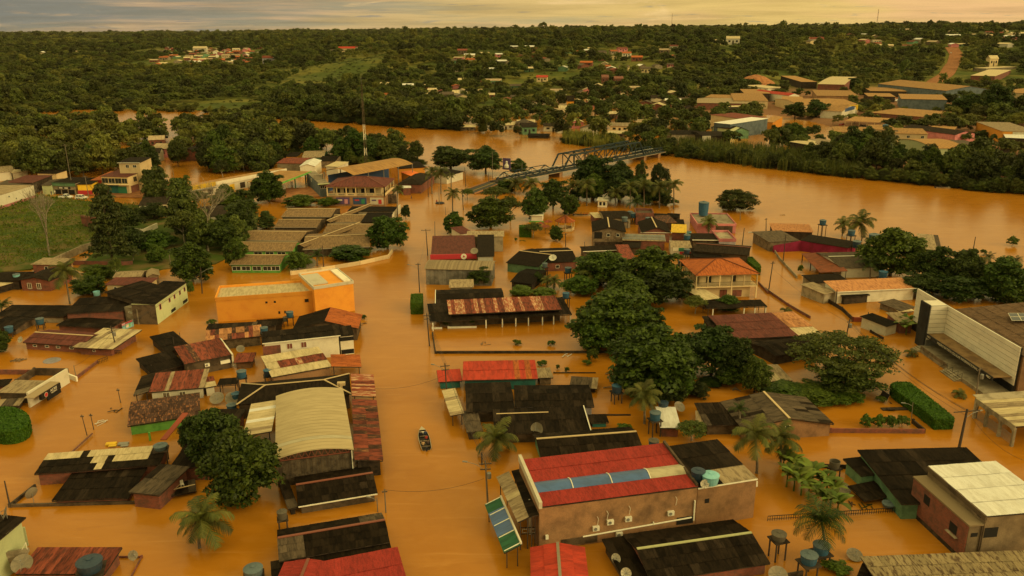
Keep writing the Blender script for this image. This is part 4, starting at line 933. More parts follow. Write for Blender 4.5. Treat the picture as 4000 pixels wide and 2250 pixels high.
H('thin dark roof strip in front of the orange block','02',(1945,452),(2600,420),(1940,412),2.1,'s',.2,DK2,'concrete_dark',sh=1.0,rows=1,name='lean_to',cat='shed')
H('rust-orange sheet roof below the orange block','02',(1940,572),(2470,515),(1940,478),2.0,'s',.35,mix(('rustorange',5),('rustdark',4),('rust',2)),'wood',sh=.8,rows=2,name='rust_orange_shed',cat='shed')
b = H('rust-red mono-pitch roof over mouldy stone wall with wall units','02',(1745,782),(2192,692),(1795,612),2.6,'s',.5,mix(('rust',9),('rustdark',1)),'concrete_dark',sh=.9,rows=1,name='mouldy_house')
aircon(b,0,.45,1.6); face_box(b,0,.87,1.5,1.7,.6,.3,'whitepaint','awning_box'); MB().beam(b.P(b.L,0,1.6),b.P(b.L,b.d,1.9),.3,2.4).obj('side_wall','plaster_white',b.root)
H('dark triangular roof reaching out to the left side street','02',(1568,668),(1800,612),(1940,422),1.3,'s',.5,DK,'wood_dark',sh=1.1,rows=3,name='lean_to',cat='shed')
H('dark sagging roof at the corner of the left side street','02',(1425,868),(1752,782),(1640,664),1.2,'s',.5,DK,'wood_dark',sh=1.1,rows=2,name='lean_to',cat='shed')
b = H('red-brown metal roof house with one tan sheet','02',(1405,1047),(1922,1002),(1442,892),2.0,'s',.5,lambda i,j,nu,nv: 'tan' if i == int(nu*.28) or i >= nu-1 else 'rust','plaster_white',sh=.8,rows=1,name='tan_stripe_house',wins=((0,.28,.9,1.1,1.4,'wood'),(0,.6,1.0,1.0,1.0,'wood')))
H('dark porch left of the red-brown roof house','02',(1262,1078),(1342,896),(1402,1062),1.4,'s',.5,DK2,None,sh=1.0,rows=1,name='dark_porch',cat='porch')
b = H('lime green house under dark rust-streaked roof','02',(1205,1366),(1890,1262),(1205,1148),1.7,'g',.5,'rustdark','lime',sh=.8,rows=3,name='lime_house')
H('small awning and grey hatch roofs next to the red-brown roof','02',(1925,1005),(2040,985),(1940,915),1.7,'s',.2,mix(('pale',5),('rust',2)),'plaster_white',sh=.6,rows=2,name='hatch_shed',cat='shed')
H('black flat awning under the water tank stand','02',(2050,985),(2235,972),(2050,925),1.5,'s',.1,DK,None,sh=1.0,rows=1,name='black_awning',cat='awning')
tank(W('02',2282,900,3.2),.8,'blue water tank on a tall braced stand','tankblue','tankgrey',stand=3.0)
dish(W('02',2050,1120,.5),1.2,-1.5,'left of two large mesh dishes standing in the water',el=1.0,post=.3)
dish(W('02',2195,1125,.6),1.2,-1.3,'right of two large mesh dishes by the blue tanks',el=.9,post=.4)
tank(W('02',2235,1110,.6),.8,'blue tank lid behind the mesh dishes','tankblue','tankblue',stand=.5)
tank(W('02',2190,1220,.6),.8,'half-sunk blue tank beside the mango tree','tankblue','tankgrey',stand=.4)
dish(W('02',2270,650,1.7),.8,-1.2,'dish above the red ribbed hatch roof',el=.9,post=.3)
H('small red ribbed hatch roof right of the mouldy stone wall','02',(2205,768),(2385,758),(2215,690),1.3,'s',.2,'rust','concrete',sh=.5,rows=1,name='hatch_shed',cat='shed')
# --- left blocks
pg = b = H('two-storey pale green house with five pink framed windows','02',(1465,212),(1760,6),(1275,182),4.6,'s',.25,DK,'plaster_green',sh=1.1,rows=3,name='pale_green_house',wins=((0,.13,3.3,.8,1.2,'opening','pink'),(0,.42,3.3,.7,.9,'opening','pink'),(0,.58,3.3,.7,.9,'opening','pink'),(0,.76,3.3,.7,.9,'opening','pink'),(0,.92,3.3,.7,.9,'opening','pink'),(0,.5,.6,2.2,.7,'opening',None),(0,.9,.6,2.4,.7,'opening',None)),over=.1)
H('long maroon roof wing behind the pale green house','01',(985,1358),(1400,1362),(1010,1297),4.0,'s',.3,'maroon','plaster_cream',name='maroon_wing',wins=((0,.2,3.0,.7,.8),(0,.6,3.0,.7,.8)))
H('low black roof in front of the pale green house with red brick parapet','02',(610,305),(1160,275),(900,160),2.9,'s',.3,DK,'brick',sh=1.1,rows=2,name='parapet_house')
b = H('small grey stair tower between the black roofs','02',(1168,240),(1290,262),(1158,140),3.4,'f',0,'concrete_pale','concrete_pale',name='stair_tower',cat='tower',over=.02,wins=((0,.45,2.4,1.0,.25),))
face_box(pg,3,.5,1.9,pg.d*.97,5.0,.06,'concrete_dark','weathered_gable'); H('broad black roof behind the pale green facade','02',(985,100),(1278,184),(1180,-40),4.3,'s',.3,DK,'concrete_dark',sh=1.1,rows=2,name='rear_black_house')
tank(W('02',915,130,1.7),.72,'pale blue water tank on a post behind the black roofs','tanklight','tankgrey',stand=1.6,open_=True)
H('long dark roof with concrete edge at the far left','02',(-60,330),(600,336),(-20,236),1.4,'s',.4,DK,'concrete_pale',sh=1.1,rows=2,name='long_house')
H('black shed roofs at the left edge under two blue tanks','02',(-150,445),(150,452),(200,336),1.2,'g',.5,DK,'concrete_dark',sh=1.1,rows=1,name='black_shed',cat='shed')
tank(W('02',380,395,1.3),.8,'blue tank with pale lid beyond the maroon roof','tankblue','tankgrey',stand=1.1)
tank(W('02',90,475,.9),.8,'blue tank nearest the left edge','tankblue','tankblue',stand=.8)
H('black roof with tan verge behind the white canopy','02',(530,415),(1040,445),(680,347),1.4,'s',.3,DK,'brick',sh=1.1,rows=2,name='black_roof_house')
b = H('brick house with maroon-brown hipped roof at the left','02',(215,575),(770,612),(290,447),1.5,'g',.8,'maroon','brick',sh=1.0,rows=2,ridge='tancap',name='maroon_house',wins=((0,.16,.9,.8,.4),(0,.38,.9,.8,.4),(0,.58,.9,.8,.4),(0,.82,.9,.9,.4)))
b = H('pale square canopy roof jutting over the left side street','02',(682,622),(1060,642),(962,452),1.7,'s',.3,PALE,'brick',sh=1.0,rows=2,name='pale_canopy',cat='canopy',over=.9,wins=((0,.45,.9,.6,.35),))
dish(W('02',198,565,.9),.62,-1.9,'white satellite dish at the corner of the maroon house','dishwhite',el=.5,post=.4)
# banner
bn = root('street_banner','cyan and pink advertising banner leaning by the black roof','banner',W('02',1195,440,0)); a = W('02',1148,400,1.6); c = W('02',1250,358,1.6); dz = Vector((0,0,1.5))
MB().hexa([a-dz,c-dz,c-dz+Vector((.05,.1,0)),a-dz+Vector((.05,.1,0))],[a,c,c+Vector((.05,.1,0)),a+Vector((.05,.1,0))]).obj('board','signcyan',bn)
for k,(f0,f1,z0,z1,m_) in enumerate(((.32,1,-.35,-.02,'signred'),(0,.28,-.5,-.02,'signpink'),(.35,.6,-1.2,-.5,'plaster_white'),(.62,.75,-1.2,-.6,'lime'),(.02,.25,-1.45,-.6,'signcyan'))):
    nn = Vector((.02,-.04,0)); p = [a.lerp(c,f0)+Vector((0,0,z0)),a.lerp(c,f1)+Vector((0,0,z0)),a.lerp(c,f1)+Vector((0,0,z1)),a.lerp(c,f0)+Vector((0,0,z1))]; MB().hexa(p,[q+nn for q in p]).obj('printed_panel',m_,bn)
for f in (.3,.95): MB().beam(a.lerp(c,f)-Vector((0,0,2.6)),a.lerp(c,f),.08).obj('post','metal_grey',bn)
pl('02',1043,420,1112,655,'dark leaning power pole beside the pale canopy',mt='polewood',arms=((.7,.2,1.6),(.7,1.0,1.2)),transformer=True)
lowwall('02',[(640,868),(722,898)],.9,'pale gate pier wall at the bend of the left side street','plaster_white',.3)
lowwall('02',[(724,890),(920,742)],.5,'red-brown street wall running up from the gate pier','brick',.3)
railing('02',[(922,738),(1012,706)],.9,'short railing at the end of the street wall')
railing('02',[(1050,648),(1142,650)],.8,'short railing in front of the pale canopy')
pl('02',695,790,718,895,'thin gate post on the pale pier',arms=(),r=.09,group='posts',name='gate_post')
# corner shop with sign
b = H('flat pale roofed corner shop beside the left side street','02',(-40,1045),(255,1052),(135,926),2.0,'f',0,'tan','concrete_dark',name='corner_shop',cat='shop')
s0 = W('02',255,1052,2.6); s1 = W('02',630,825,2.6); MB().beam(s0-Vector((0,0,1.6)),s1-Vector((0,0,1.6)),.35,3.4).obj('street_front','plaster_white',b.root)
q0 = W('02',375,1065,2.3); q1 = W('02',555,952,2.3); ud = (q1-q0).normalized(); nd = ud.cross(Vector((0,0,1)))
MB().beam((q0+q1)/2-ud*((q1-q0).length/2)-Vector((0,0,.5)),(q0+q1)/2+ud*((q1-q0).length/2)-Vector((0,0,.5)),.5,1.0).obj('sign_board','black',b.root)
MB().beam(q0.lerp(q1,-.35)-nd*.7+Vector((0,0,.1)),q0.lerp(q1,1.0)-nd*.7+Vector((0,0,.1)),1.7,.1).obj('marquee','tan',b.root)
MB().beam(q0.lerp(q1,.3)+nd*.05-Vector((0,0,1.45)),q1+nd*.05-Vector((0,0,1.45)),.2,.7).obj('shutter','opening',b.root)
sc = q0.lerp(q1,.62)+nd*.29; place_text('sign_text','ACRE',.62,'plaster_white',b.root,sc-Vector((0,0,.35)),ud,Vector((0,0,1)),1.1)
place_text('sign_text','VACINAS',.34,'plaster_white',b.root,sc-Vector((0,0,.78)),ud,Vector((0,0,1)),1.05)
em = q0.lerp(q1,.22)+nd*.28-Vector((0,0,.5)); MB().tube(em,em+nd*.03,.42,.42,20).obj('emblem_ring','plaster_white',b.root); MB().tube(em,em+nd*.05,.34,.34,20).obj('emblem_disc','signred',b.root)
H('sunken grey shed roof below the corner shop','02',(-120,1195),(180,1172),(250,1105),.9,'s',.2,mix(('tan',5),('brownroof',4)),'wood_dark',sh=1.0,rows=1,name='grey_shed',cat='shed')
lowwall('02',[(150,925),(320,815),(640,820)],1.4,'dark courtyard wall behind the corner shop','concrete_dark',.25)
lowwall('02',[(-60,830),(310,832)],.9,'red wall with two white stays behind the corner shop','brick',.25)
H('black roof at the left edge beside the corner shop','02',(-150,1000),(60,985),(20,935),1.6,'s',.2,DK,'brick',sh=1.1,rows=1,name='black_shed',cat='shed')
for k,(xt,yt,xb,yb,l) in enumerate(((1110,1008,1142,1142,'slim pole standing in the water of the left side street'),(770,1255,828,1449,'nearer of two thin poles behind the clipped bush'),(852,1245,888,1395,'farther of two thin poles behind the clipped bush'),(1630,520,1655,655,'left thin pole against the dark triangular roof'),(1692,480,1714,600,'right thin pole against the dark triangular roof'),(1425,782,1440,865,'short pole at the corner of the sagging roof'))):
    pl('02',xt,yt,xb,yb,l,arms=((.1,0,.5),) if k < 3 else (),r=.08,mt='polewood')
for k,(x,y,l) in enumerate(((180,745,'wooden frame floating in the yard at the left'),(490,745,'pale tarpaulin floating in the yard at the left'))):
    p = W('02',x,y,0); mb = MB()
    if k == 0:
        for i in range(4): mb.beam(p+Vector((-1.2+i*.5,-.8,.05)),p+Vector((-.8+i*.6,.9,.12)),.1)
        mb.beam(p+Vector((-1.5,-.4,.1)),p+Vector((1.2,.5,.1)),.1); mb.obj('wooden_raft','wood',label=l,cat='debris')
    else: mb.lathe(p,[(1.8,-.2),(1.5,.1),(.9,.25),(.2,.15)],12).obj('floating_tarpaulin','lavender',label=l,cat='tarpaulin')
# --- main street, right side: the big red-roofed building
b = H('large building with red roof, blue skylight strip and bare concrete wall','23',(258,802),(1752,608),(75,390),6.0,'s',.5,lambda *a: None,'concrete',sh=1.0,rows=1,name='red_roof_building',cat='building',over=.02)
P = b.P; zf = b.zf; Lb, db = b.L, b.d; bands = [0,.27*db,.49*db,db]
E = lambda s,q,dz=0: P(s,q,zf(s,q)+dz)
sheets(b.roof, E(.35,0), E(Lb,0), E(.35,bands[1]), 'redtile', 1.0, 1); sheets(b.roof, E(.35,bands[2]), E(Lb,bands[2]), E(.35,db), 'redtile', 1.0, 2)
for k in range(4):
    s0 = Lb*(k/4)+.3 if k == 0 else Lb*k/4; s1 = Lb*(k+1)/4-.06; V = []; n = 6
    for i in range(n+1):
        q = bands[1]+(bands[2]-bands[1])*i/n; z = .08+.38*math.sin(math.pi*i/n); V += [E(s0,q,z),E(s1,q,z)]
    og = ORG[b.root.name]; F = [(2*i,2*i+1,2*i+3,2*i+2) for i in range(n)]
    o = link('skylight_panel', npmesh('skylight_panel',[tuple(v-og) for v in V],F,['blueskylight' if k < 3 else 'tanskylight'],uv=[((V[j]-V[0]).length*.3,j*.3) for f in F for j in f]), b.roof); ORG[o.name] = og
    MB().path([Vector(V[2*i])+Vector((0,0,.04)) for i in range(n+1)],.07,5).obj('skylight_bar','whitepaint',o)
MB().beam(P(.12,-.15,6.3),P(.12,db+.1,6.85),.4,.9).obj('parapet','plaster_white',b.root)
MB().beam(P(.35,0,6.62),P(.35,db,7.15),.08,.06).obj('parapet_cap','pink',b.root)
MB().beam(P(Lb-.1,0,6.2),P(Lb-.1,db,6.7),.3,.5).obj('parapet','concrete_dark',b.root)
for f,z in ((.35,2.2),(.44,2.8),(.555,2.9),(.83,2.9),(.50,.9)): aircon(b,0,f,z)
face_box(b,0,.045,1.9,.35,.5,.3,'whitepaint','meter_box')
pz = lambda f,z: P(Lb*f,-.12,z)
MB().path([pz(.27,1.25),pz(.97,1.85)],.10,8).path([pz(.72,1.65),pz(.72,1.95)],.1,6).obj('drain_pipe','whitepaint',b.root); MB().path([pz(.985,4.2),pz(.985,1.4)],.10,8).obj('downpipe','whitepaint',b.root)
face_box(b,0,.25,.7,4.5,.9,.12,'concrete_dark','filled_opening'); face_box(b,0,.93,1.5,2.2,1.0,.06,'opening','opening')
for k,(f,z) in enumerate(((.36,2.9),(.42,3.5),(.56,3.8),(.86,4.2))): MB().path([pz(f,z-.3),pz(f+.006,z+.5),pz(f-.004,z+.9)],.03,4).obj('cable','whitepaint',b.root)
# front porch on the street
fp = H('street porch of the red-roofed building with black railings','23',(165,892),(0,462),(252,885),4.7,'s',.2,DK,None,sh=1.0,rows=1,name='street_porch',cat='porch')
b2 = H('curved tan awning above the street porch','23',(60,942),(-140,520),(165,892),4.1,'s',.6,TAN,None,sh=1.2,rows=1,name='tan_awning',cat='awning')
aw = H('street awning of green and blue panels with white ribs','23',(-70,1232),(-250,778),(62,1150),2.3,'s',.8,lambda i,j,nu,nv:'blueskylight' if nu*.28 < i < nu*.72 else 'awngreen',None,sh=1.0,rows=1,name='panel_awning',cat='awning')
for f in (.02,.28,.52,.75,.99): MB().beam(aw.P(aw.L*f,0,2.42),aw.P(aw.L*f,aw.d,3.22),.12,.08).obj('rib','whitepaint',aw.roof)
MB().beam(aw.P(0,aw.d,3.25),aw.P(aw.L,aw.d,3.25),.2,.3).obj('fascia','plaster_white',aw.root)
c0 = W('23',80,1060,.9); c1 = W('23',250,1055,.9); rl = root('porch_railing','black railing with square white motifs below the street porch','railing',(c0+c1)/2-Vector((0,0,.9)))
for z in (.1,1.0): MB().beam(c0+Vector((0,0,z-.9+.9)),c1+Vector((0,0,z)),.07).obj('rail','black',rl)
for k in range(9): MB().beam(c0.lerp(c1,k/8)+Vector((0,0,.1)),c0.lerp(c1,k/8)+Vector((0,0,1.0)),.05).obj('baluster','black',rl)
for f in (.25,.75):
    c = c0.lerp(c1,f)+Vector((0,-.05,.55)); u_ = (c1-c0).normalized()*.3
    MB().beam(c-u_-Vector((0,0,.25)),c+u_-Vector((0,0,.25)),.05).beam(c-u_+Vector((0,0,.25)),c+u_+Vector((0,0,.25)),.05).beam(c-u_-Vector((0,0,.25)),c-u_+Vector((0,0,.25)),.05).beam(c+u_-Vector((0,0,.25)),c+u_+Vector((0,0,.25)),.05).obj('square_motif','whitepaint',rl)
MB().box(W('23',168,1085,-.5),.28,.28,5.4).obj('porch_column','plaster_white',label='white column holding up the street porch corner',cat='column')
# its rear part
def rearmat(i,j,nu,nv): return ('tan' if i > nu*.35 else 'dark') if j == 0 else ('dark2' if i > nu*.6 else 'dark')
b = H('rear concrete block with dark and pale roof sheets and tanks','23',(1752,622),(2312,532),(1470,248),5.6,'s',.3,rearmat,'concrete',sh=1.1,rows=3,gutter='whitepaint',name='rear_block',cat='building',over=.03)
face_box(b,0,.17,3.6,.6,.6,.05,'opening','window'); face_box(b,1,.05,4.6,.5,.7,.4,'whitepaint','air_conditioner')
tank(W('23',1752,545,5.9),.85,'dark blue tank on the roof of the red-roofed building','tankdark','tankdark',h=1.3)
tank(W('23',1868,570,5.9),1.05,'pale turquoise tank on the roof of the red-roofed building','tanklight','tanklight',h=1.1)
dish(W('23',1815,610,5.8),.55,-1.6,'small white dish below the turquoise tank','dishwhite',el=.2,post=.5)
H('small red gabled roof at the bottom edge beside the awning','23',(190,1660),(740,1660),(75,1185),1.7,'G',.7,'redmetal','concrete',sh=1.0,rows=2,ridge='greycap',name='red_gable_house')
b = H('wide dark gabled house with pale green ridge at the bottom','23',(1312,1502),(2432,1332),(1096,1060),1.6,'g',1.1,DK,'brick',sh=1.0,rows=3,ridge='limecap',name='green_ridge_house')
H('dark lean-to with two dishes beside the pale green ridge','23',(1065,1500),(1300,1460),(902,1132),1.1,'s',.5,DK,'concrete_dark',sh=1.0,rows=2,name='lean_to',cat='shed')
dish(W('23',985,1310,1.2),.6,-2.2,'upper pale dish on the dark lean-to','dishwhite',el=.3,post=.4); dish(W('23',1078,1449,1.2),.62,-2.0,'lower pale dish on the dark lean-to','dishwhite',el=.4,post=.4)
b = H('dark house with mint wall and tan ridge behind the red-roofed building','23',(270,324),(1234,249),(262,110),1.6,'g',1.0,DK,'plaster_mint',sh=1.0,rows=2,ridge='tancap',name='mint_house')
tank(W('23',1335,235,1.6),.75,'blue tank with brown lid behind the red roof','tankblue','tankold',stand=1.5,h=1.1)
b = H('wide black roof with white verge and a lone dish','22',(-160,1446),(744,1414),(-70,1232),1.6,'s',.5,DK,'concrete_dark',sh=1.1,rows=2,name='white_verge_house')
MB().beam(b.P(b.L,0,1.75),b.P(b.L,b.d,2.25),.14,.2).obj('verge','whitepaint',b.roof); MB().beam(b.P(.5,b.d*.8,2.12),b.P(b.L*.6,b.d*.8,2.12),.2,.08).obj('joint_cap','tancap',b.roof)
dish(W('23',238,100,1.4),1.0,-2.0,'large tilted dish in front of the white-verge roof','dishgrey',el=.35,post=.7)
b = H('lavender-walled house with broad black roof','22',(28,1192),(774,1184),(0,986),1.9,'g',.5,DK,'lavender',sh=1.1,rows=2,name='lavender_house',wins=((0,.46,1.1,1.5,.5,'opening',None),(0,.69,1.2,.7,.4)))
H('dark roof house on the street side of the lavender house','12',(1985,1232),(2440,1216),(1880,968),2.0,'g',.6,DK,'concrete_dark',sh=1.1,rows=2,name='dark_house')
H('mouldy brown shed below the dark street-side house','12',(1990,1425),(2140,1412),(1985,1238),1.4,'s',.3,BR,'wood_dark',sh=1.0,rows=2,name='brown_shed',cat='shed')
H('narrow pale awning along the right edge of the main street','12',(1837,1268),(1757,1030),(1958,1240),1.9,'s',.25,PALE,None,sh=1.1,rows=1,name='pale_awning',cat='awning')
b = H('bright red metal roof over a teal wall','12',(1950,934),(2658,919),(1950,772),2.0,'s',.35,lambda i,j,nu,nv:'redmetal' if i < nu*.62 else ('clay' if i%2 else 'redmetal'),'teal',sh=1.0,rows=2,name='teal_house')
H('dull red lower roof joined to the bright red one at the street','12',(1722,952),(1944,937),(1732,850),1.4,'s',.25,'redmetal','teal',sh=1.0,rows=1,name='lean_to',cat='shed')
H('grey sheet annex at the right end of the bright red roof','22',(247,914),(387,908),(236,827),1.4,'s',.2,TAN,'wood',sh=.8,rows=1,name='grey_annex',cat='shed')
H('half-sunk grey sheet roof behind the lavender house','22',(545,1000),(800,1015),(478,905),.8,'s',.3,mix(('brownroof',5),('tan',3)),'wood_dark',sh=.9,rows=1,name='sunk_shed',cat='shed')
H('small black hatch roof alone in the water','22',(742,1336),(912,1330),(722,1266),.9,'s',.15,DK,'teal',sh=1.0,rows=1,name='hatch_shed',cat='shed')
b = H('shed with bright corrugated white roof between palm and dish','22',(1400,1382),(1592,1386),(1442,1206),1.6,'s',.4,'white','brick',sh=.7,rows=1,name='white_roof_shed',cat='shed')
tank(W('22',1350,1300,2.7),.85,'blue tank on twin concrete posts beside the palm','tankblue','tankgrey',stand=2.6)
tank(W('22',1425,1200,1.5),.8,'dark blue tank in the palm shadow','tankdark','tankdark',stand=1.4)
tank(W('22',988,1040,1.9),.85,'blue tank on a burnt-looking stand with debris','tankdark','tankblue',stand=1.8)
tank(W('22',1015,815,1.6),.6,'light blue tank at the edge of the dark mango trees','tankblue','tanklight',stand=1.5)
tank(W('22',508,150,3.6),.75,'blue tank beside the palms behind the rust-striped roof','tankblue','tankblue',stand=3.4)
dish(W('22',1575,1215,.8),.95,-1.0,'round mesh dish beside the white corrugated shed','dishgrey',el=.9,post=.6)
lowwall('12',[(1665,482),(1692,656),(3320,652)],.5,'long dark garden wall enclosing the flooded yard','wood_dark',.22)
lowwall('22',[(700,1252),(1120,1250)],.25,'thin dark wall top behind the black hatch roof','wood_dark',.15)
lowwall('22',[(395,855),(790,855)],.2,'thin sunken rail beyond the bright red roof','wood_dark',.12)
b = H('black veranda roof on white columns round the rust-striped house','12',(1640,382),(2980,312),(1622,232),2.0,'s',.5,DK,'concrete_dark',sh=1.1,rows=2,name='veranda',cat='veranda',over=2.2)
posts(b,(.02,.39,.505,.6,.69,.79,.87,.99),2.0)
H('rust and white striped metal roof above the black veranda','12',(1822,313),(2882,266),(1812,192),2.8,'s',.4,mix(('rustlight',3),('rust',8)),None,sh=.7,rows=1,name='striped_roof',cat='roof')
b = H('black roof with white verge behind the rust-striped house','12',(1692,216),(2345,196),(1692,84),2.3,'g',.7,DK,'concrete_dark',sh=1.1,rows=2,name='white_verge_house')
MB().beam(b.P(0,0,2.4),b.P(0,b.d/2,3.1),.16,.2).beam(b.P(0,b.d/2,3.1),b.P(0,b.d,2.4),.16,.2).obj('verge','whitepaint',b.roof)
hedge('12',[(1462,110),(1572,106),(1572,200),(1456,202)],2.7,'clipped cube hedge standing in the main street water')
lowwall('12',[(1665,432),(1755,430)],.35,'white wall top left of the shrubs','whitepaint',.25); lowwall('12',[(1815,425),(2080,420)],.35,'white wall top under the yard shrubs','whitepaint',.25)
# --- right hand blocks
H('dark roof of the mossy house by the turned-over dish','22',(1832,1360),(2174,1352),(1762,1167),1.7,'s',.4,DK2,'concrete_dark',sh=1.0,rows=2,name='mossy_house')
H('narrow tan roof strip left of the mossy house','22',(1735,1345),(1836,1354),(1668,1230),1.4,'s',.3,TAN,'brick',sh=.7,rows=1,name='lean_to',cat='shed')
b = H('big brown gabled house with grey gable wall','22',(2180,1398),(3035,1346),(2072,1132),2.1,'G',1.4,BR,'concrete',sh=1.1,rows=3,ridge='tancap',name='brown_gable_house',wins=((0,.5,1.9,.7,.6),))
b = H('maroon metal roof house with rusty and white patches','22',(2066,548),(2932,502),(1912,338),2.4,'s',.4,lambda i,j,nu,nv:'maroon' if i < nu*.72 else ('rustorange' if j > 0 else 'pale'),'concrete_dark',sh=1.0,rows=3,name='maroon_roof_house')
H('dark mossy side roof of the maroon metal roof house','22',(1945,548),(2064,546),(1750,346),1.8,'s',.4,DK2,'wood_dark',sh=1.0,rows=2,name='lean_to',cat='shed')
H('black sagging roof in front of the maroon metal roof','32',(70,705),(480,625),(0,545),1.9,'g',.6,DK,'wood_dark',sh=1.1,rows=2,name='sagging_house')
H('pale collapsed roof under the spreading tree','32',(-60,950),(230,935),(10,805),1.2,'s',.4,TAN,'wood',sh=1.0,rows=2,name='collapsed_roof',cat='roof')
# two-storey veranda house
b = H('two-storey house with orange clay hipped roof and arcaded balcony','21',(1730,1272),(2342,1254),(1620,1116),5.9,'h',1.9,'clay','plaster_cream',ridge='claydark',name='veranda_house',over=1.5,wins=((0,.18,4.5,1.1,1.5,'pane','wood_dark'),(0,.66,4.5,1.0,1.4,'pane','wood_dark'),(0,.48,.9,1.6,1.8,'redcap','wood_dark'),(0,.75,.9,2.2,1.6,'brick',None),(3,.4,4.5,1.0,1.4,'pane','wood_dark')))
R = b.root; MB().hexa([b.P(.3,.3,2.75),b.P(b.L-.3,.3,2.75),b.P(b.L-.3,b.d-.3,2.75),b.P(.3,b.d-.3,2.75)],[b.P(.3,.3,3.05),b.P(b.L-.3,.3,3.05),b.P(b.L-.3,b.d-.3,3.05),b.P(.3,b.d-.3,3.05)]).obj('balcony_slab','plaster_cream',R)
fr = [0,.19,.385,.585,.785,1]
for k,f in enumerate(fr):
    MB().box(b.P(.45+(b.L-.9)*f,.45,3.05),.24,.24,2.8,math.atan2(b.u.y,b.u.x)).obj('column','plaster_cream',R)
    if k in (0,3,5): MB().box(b.P(.45+(b.L-.9)*f,.45,-1),.3,.3,3.75,math.atan2(b.u.y,b.u.x)).obj('column','plaster_cream',R)
for f in (.35,.7,1.0):
    MB().box(b.P(.45,.45+(b.d-.9)*f,3.05),.24,.24,2.8).obj('column','plaster_cream',R); MB().box(b.P(b.L-.45,.45+(b.d-.9)*f,3.05),.24,.24,2.8).obj('column','plaster_cream',R)
for k in range(5):
    s0 = .45+(b.L-.9)*fr[k]; s1 = .45+(b.L-.9)*fr[k+1]; MB().beam(b.P(s0,.45,5.72),b.P(s1,.45,5.72),.2,.25).beam(b.P(s0,.45,5.5),b.P(s0+.5,.45,5.72),.18,.2).beam(b.P(s1,.45,5.5),b.P(s1-.5,.45,5.72),.18,.2).obj('arch','plaster_cream',R)
    rl = MB().beam(b.P(s0,.45,4.0),b.P(s1,.45,4.0),.06).obj('balustrade','wood_dark',R); g = MB()
    for q in range(14): g.beam(b.P(s0+(s1-s0)*q/14,.45,3.05),b.P(s0+(s1-s0)*q/14,.45,4.0),.035)
    g.obj('baluster','metal_grey',rl)
for s_ in (.45,b.L-.45): MB().beam(b.P(s_,.45,4.0),b.P(s_,b.d-.45,4.0),.06).beam(b.P(s_,.45,3.5),b.P(s_,b.d-.45,3.5),.04).obj('balustrade','wood_dark',R); MB().beam(b.P(s_,.45,5.72),b.P(s_,b.d-.45,5.72),.2,.25).obj('arch','plaster_cream',R)
H('pale shed roof below the clay-roofed veranda house','22',(1812,180),(1974,160),(1762,66),2.2,'s',.2,PALE,'concrete',sh=1.0,rows=1,name='pale_shed',cat='shed')
b = H('black carport roof below the clay-roofed veranda house','22',(1842,254),(2408,238),(1832,194),2.1,'s',.2,DK,None,sh=1.1,rows=1,name='carport',cat='carport'); posts(b,(.1,.62,.8,.98),2.1)
hedge('21',[(2225,1090),(2265,1088),(2345,1165),(2350,1190),(2300,1190),(2218,1120)],2.2,'clipped hedge beside the clay-roofed veranda house')
tank(W('21',1592,1170,4.2),.75,'dark tank on posts left of the veranda house','tankdark','tankgrey',stand=4)
lowwall('21',[(2330,1330),(2415,1420)],.6,'red-brown street wall right of the veranda house','brick',.2); lowwall('32',[(-20,60),(190,205),(400,325)],.6,'street wall behind the palm garden','brick',.2)
# --- church
R0 = root('church_hall','white panelled church hall with dark pillar and long lettered canopy','church',W('32',2000,900,0))
TZ = 8.8; a0 = W('32',1410,62,TZ); a1 = W('32',2382,622,TZ); wu = (a1-a0); wu.z = 0; LW = wu.length; wu.normalize(); wn = wu.cross(Vector((0,0,1)))     # wn: out of the wall, towards the street
if wn.dot(Vector((0,0,0))-Vector((a0.x,a0.y,0))) < 0: wn = -wn
CP = lambda s,o,z: Vector((a0.x+wu.x*s+wn.x*o, a0.y+wu.y*s+wn.y*o, z))
rows_ = 8; zb = 1.9; rh = (TZ-zb)/rows_
for r_ in range(rows_):
    npn = 6
    for k in range(npn):
        s0 = LW*k/npn+.0; s1 = LW*(k+1)/npn-.012; MB().hexa([CP(s0,-.25,zb+rh*r_),CP(s1,-.25,zb+rh*r_),CP(s1,0,zb+rh*r_),CP(s0,0,zb+rh*r_)],[CP(s0,-.25,zb+rh*(r_+1)-.07),CP(s1,-.25,zb+rh*(r_+1)-.07),CP(s1,0,zb+rh*(r_+1)-.07),CP(s0,0,zb+rh*(r_+1)-.07)]).obj('wall_panel','panelwhite',R0)
MB().beam(CP(0,-.3,4.2),CP(LW,-.3,4.2),.3,9.0).obj('wall','panelblack',R0); MB().beam(CP(0,0,.4),CP(LW,0,.4),.12,2.9).obj('base_band','panelblack',R0)
q0 = W('32',1700,226,TZ); s0 = (q0-a0).dot(wu); q1 = W('32',1545,232,TZ); o1 = max(1.5,(q1-a0).dot(wn)); s1 = s0-(W('32',1545,232,TZ)-W('32',1460,182,TZ)).length
BX = lambda sa,sb,oa,ob,za,zb_: ([CP(sa,oa,za),CP(sb,oa,za),CP(sb,ob,za),CP(sa,ob,za)],[CP(sa,oa,zb_),CP(sb,oa,zb_),CP(sb,ob,zb_),CP(sa,ob,zb_)])
MB().hexa(*BX(s1,s0,.02,o1,-1,TZ)).obj('pillar_core','panelgrey',R0); MB().hexa(*BX(s1-.05,s0-.25,o1+.01,o1+.3,-1,TZ+.1)).obj('dark_pillar','panelblack',R0)
for r_ in range(rows_): MB().hexa(*BX(s0+.01,s0+.16,.02,o1-.02,zb+rh*r_,zb+rh*(r_+1)-.07)).obj('wall_panel','panelwhite',R0)
MB().hexa(*BX(s1+.1,s0-.1,.1,o1-.1,TZ,TZ+.05)).obj('pillar_cap','panelwhite',R0)
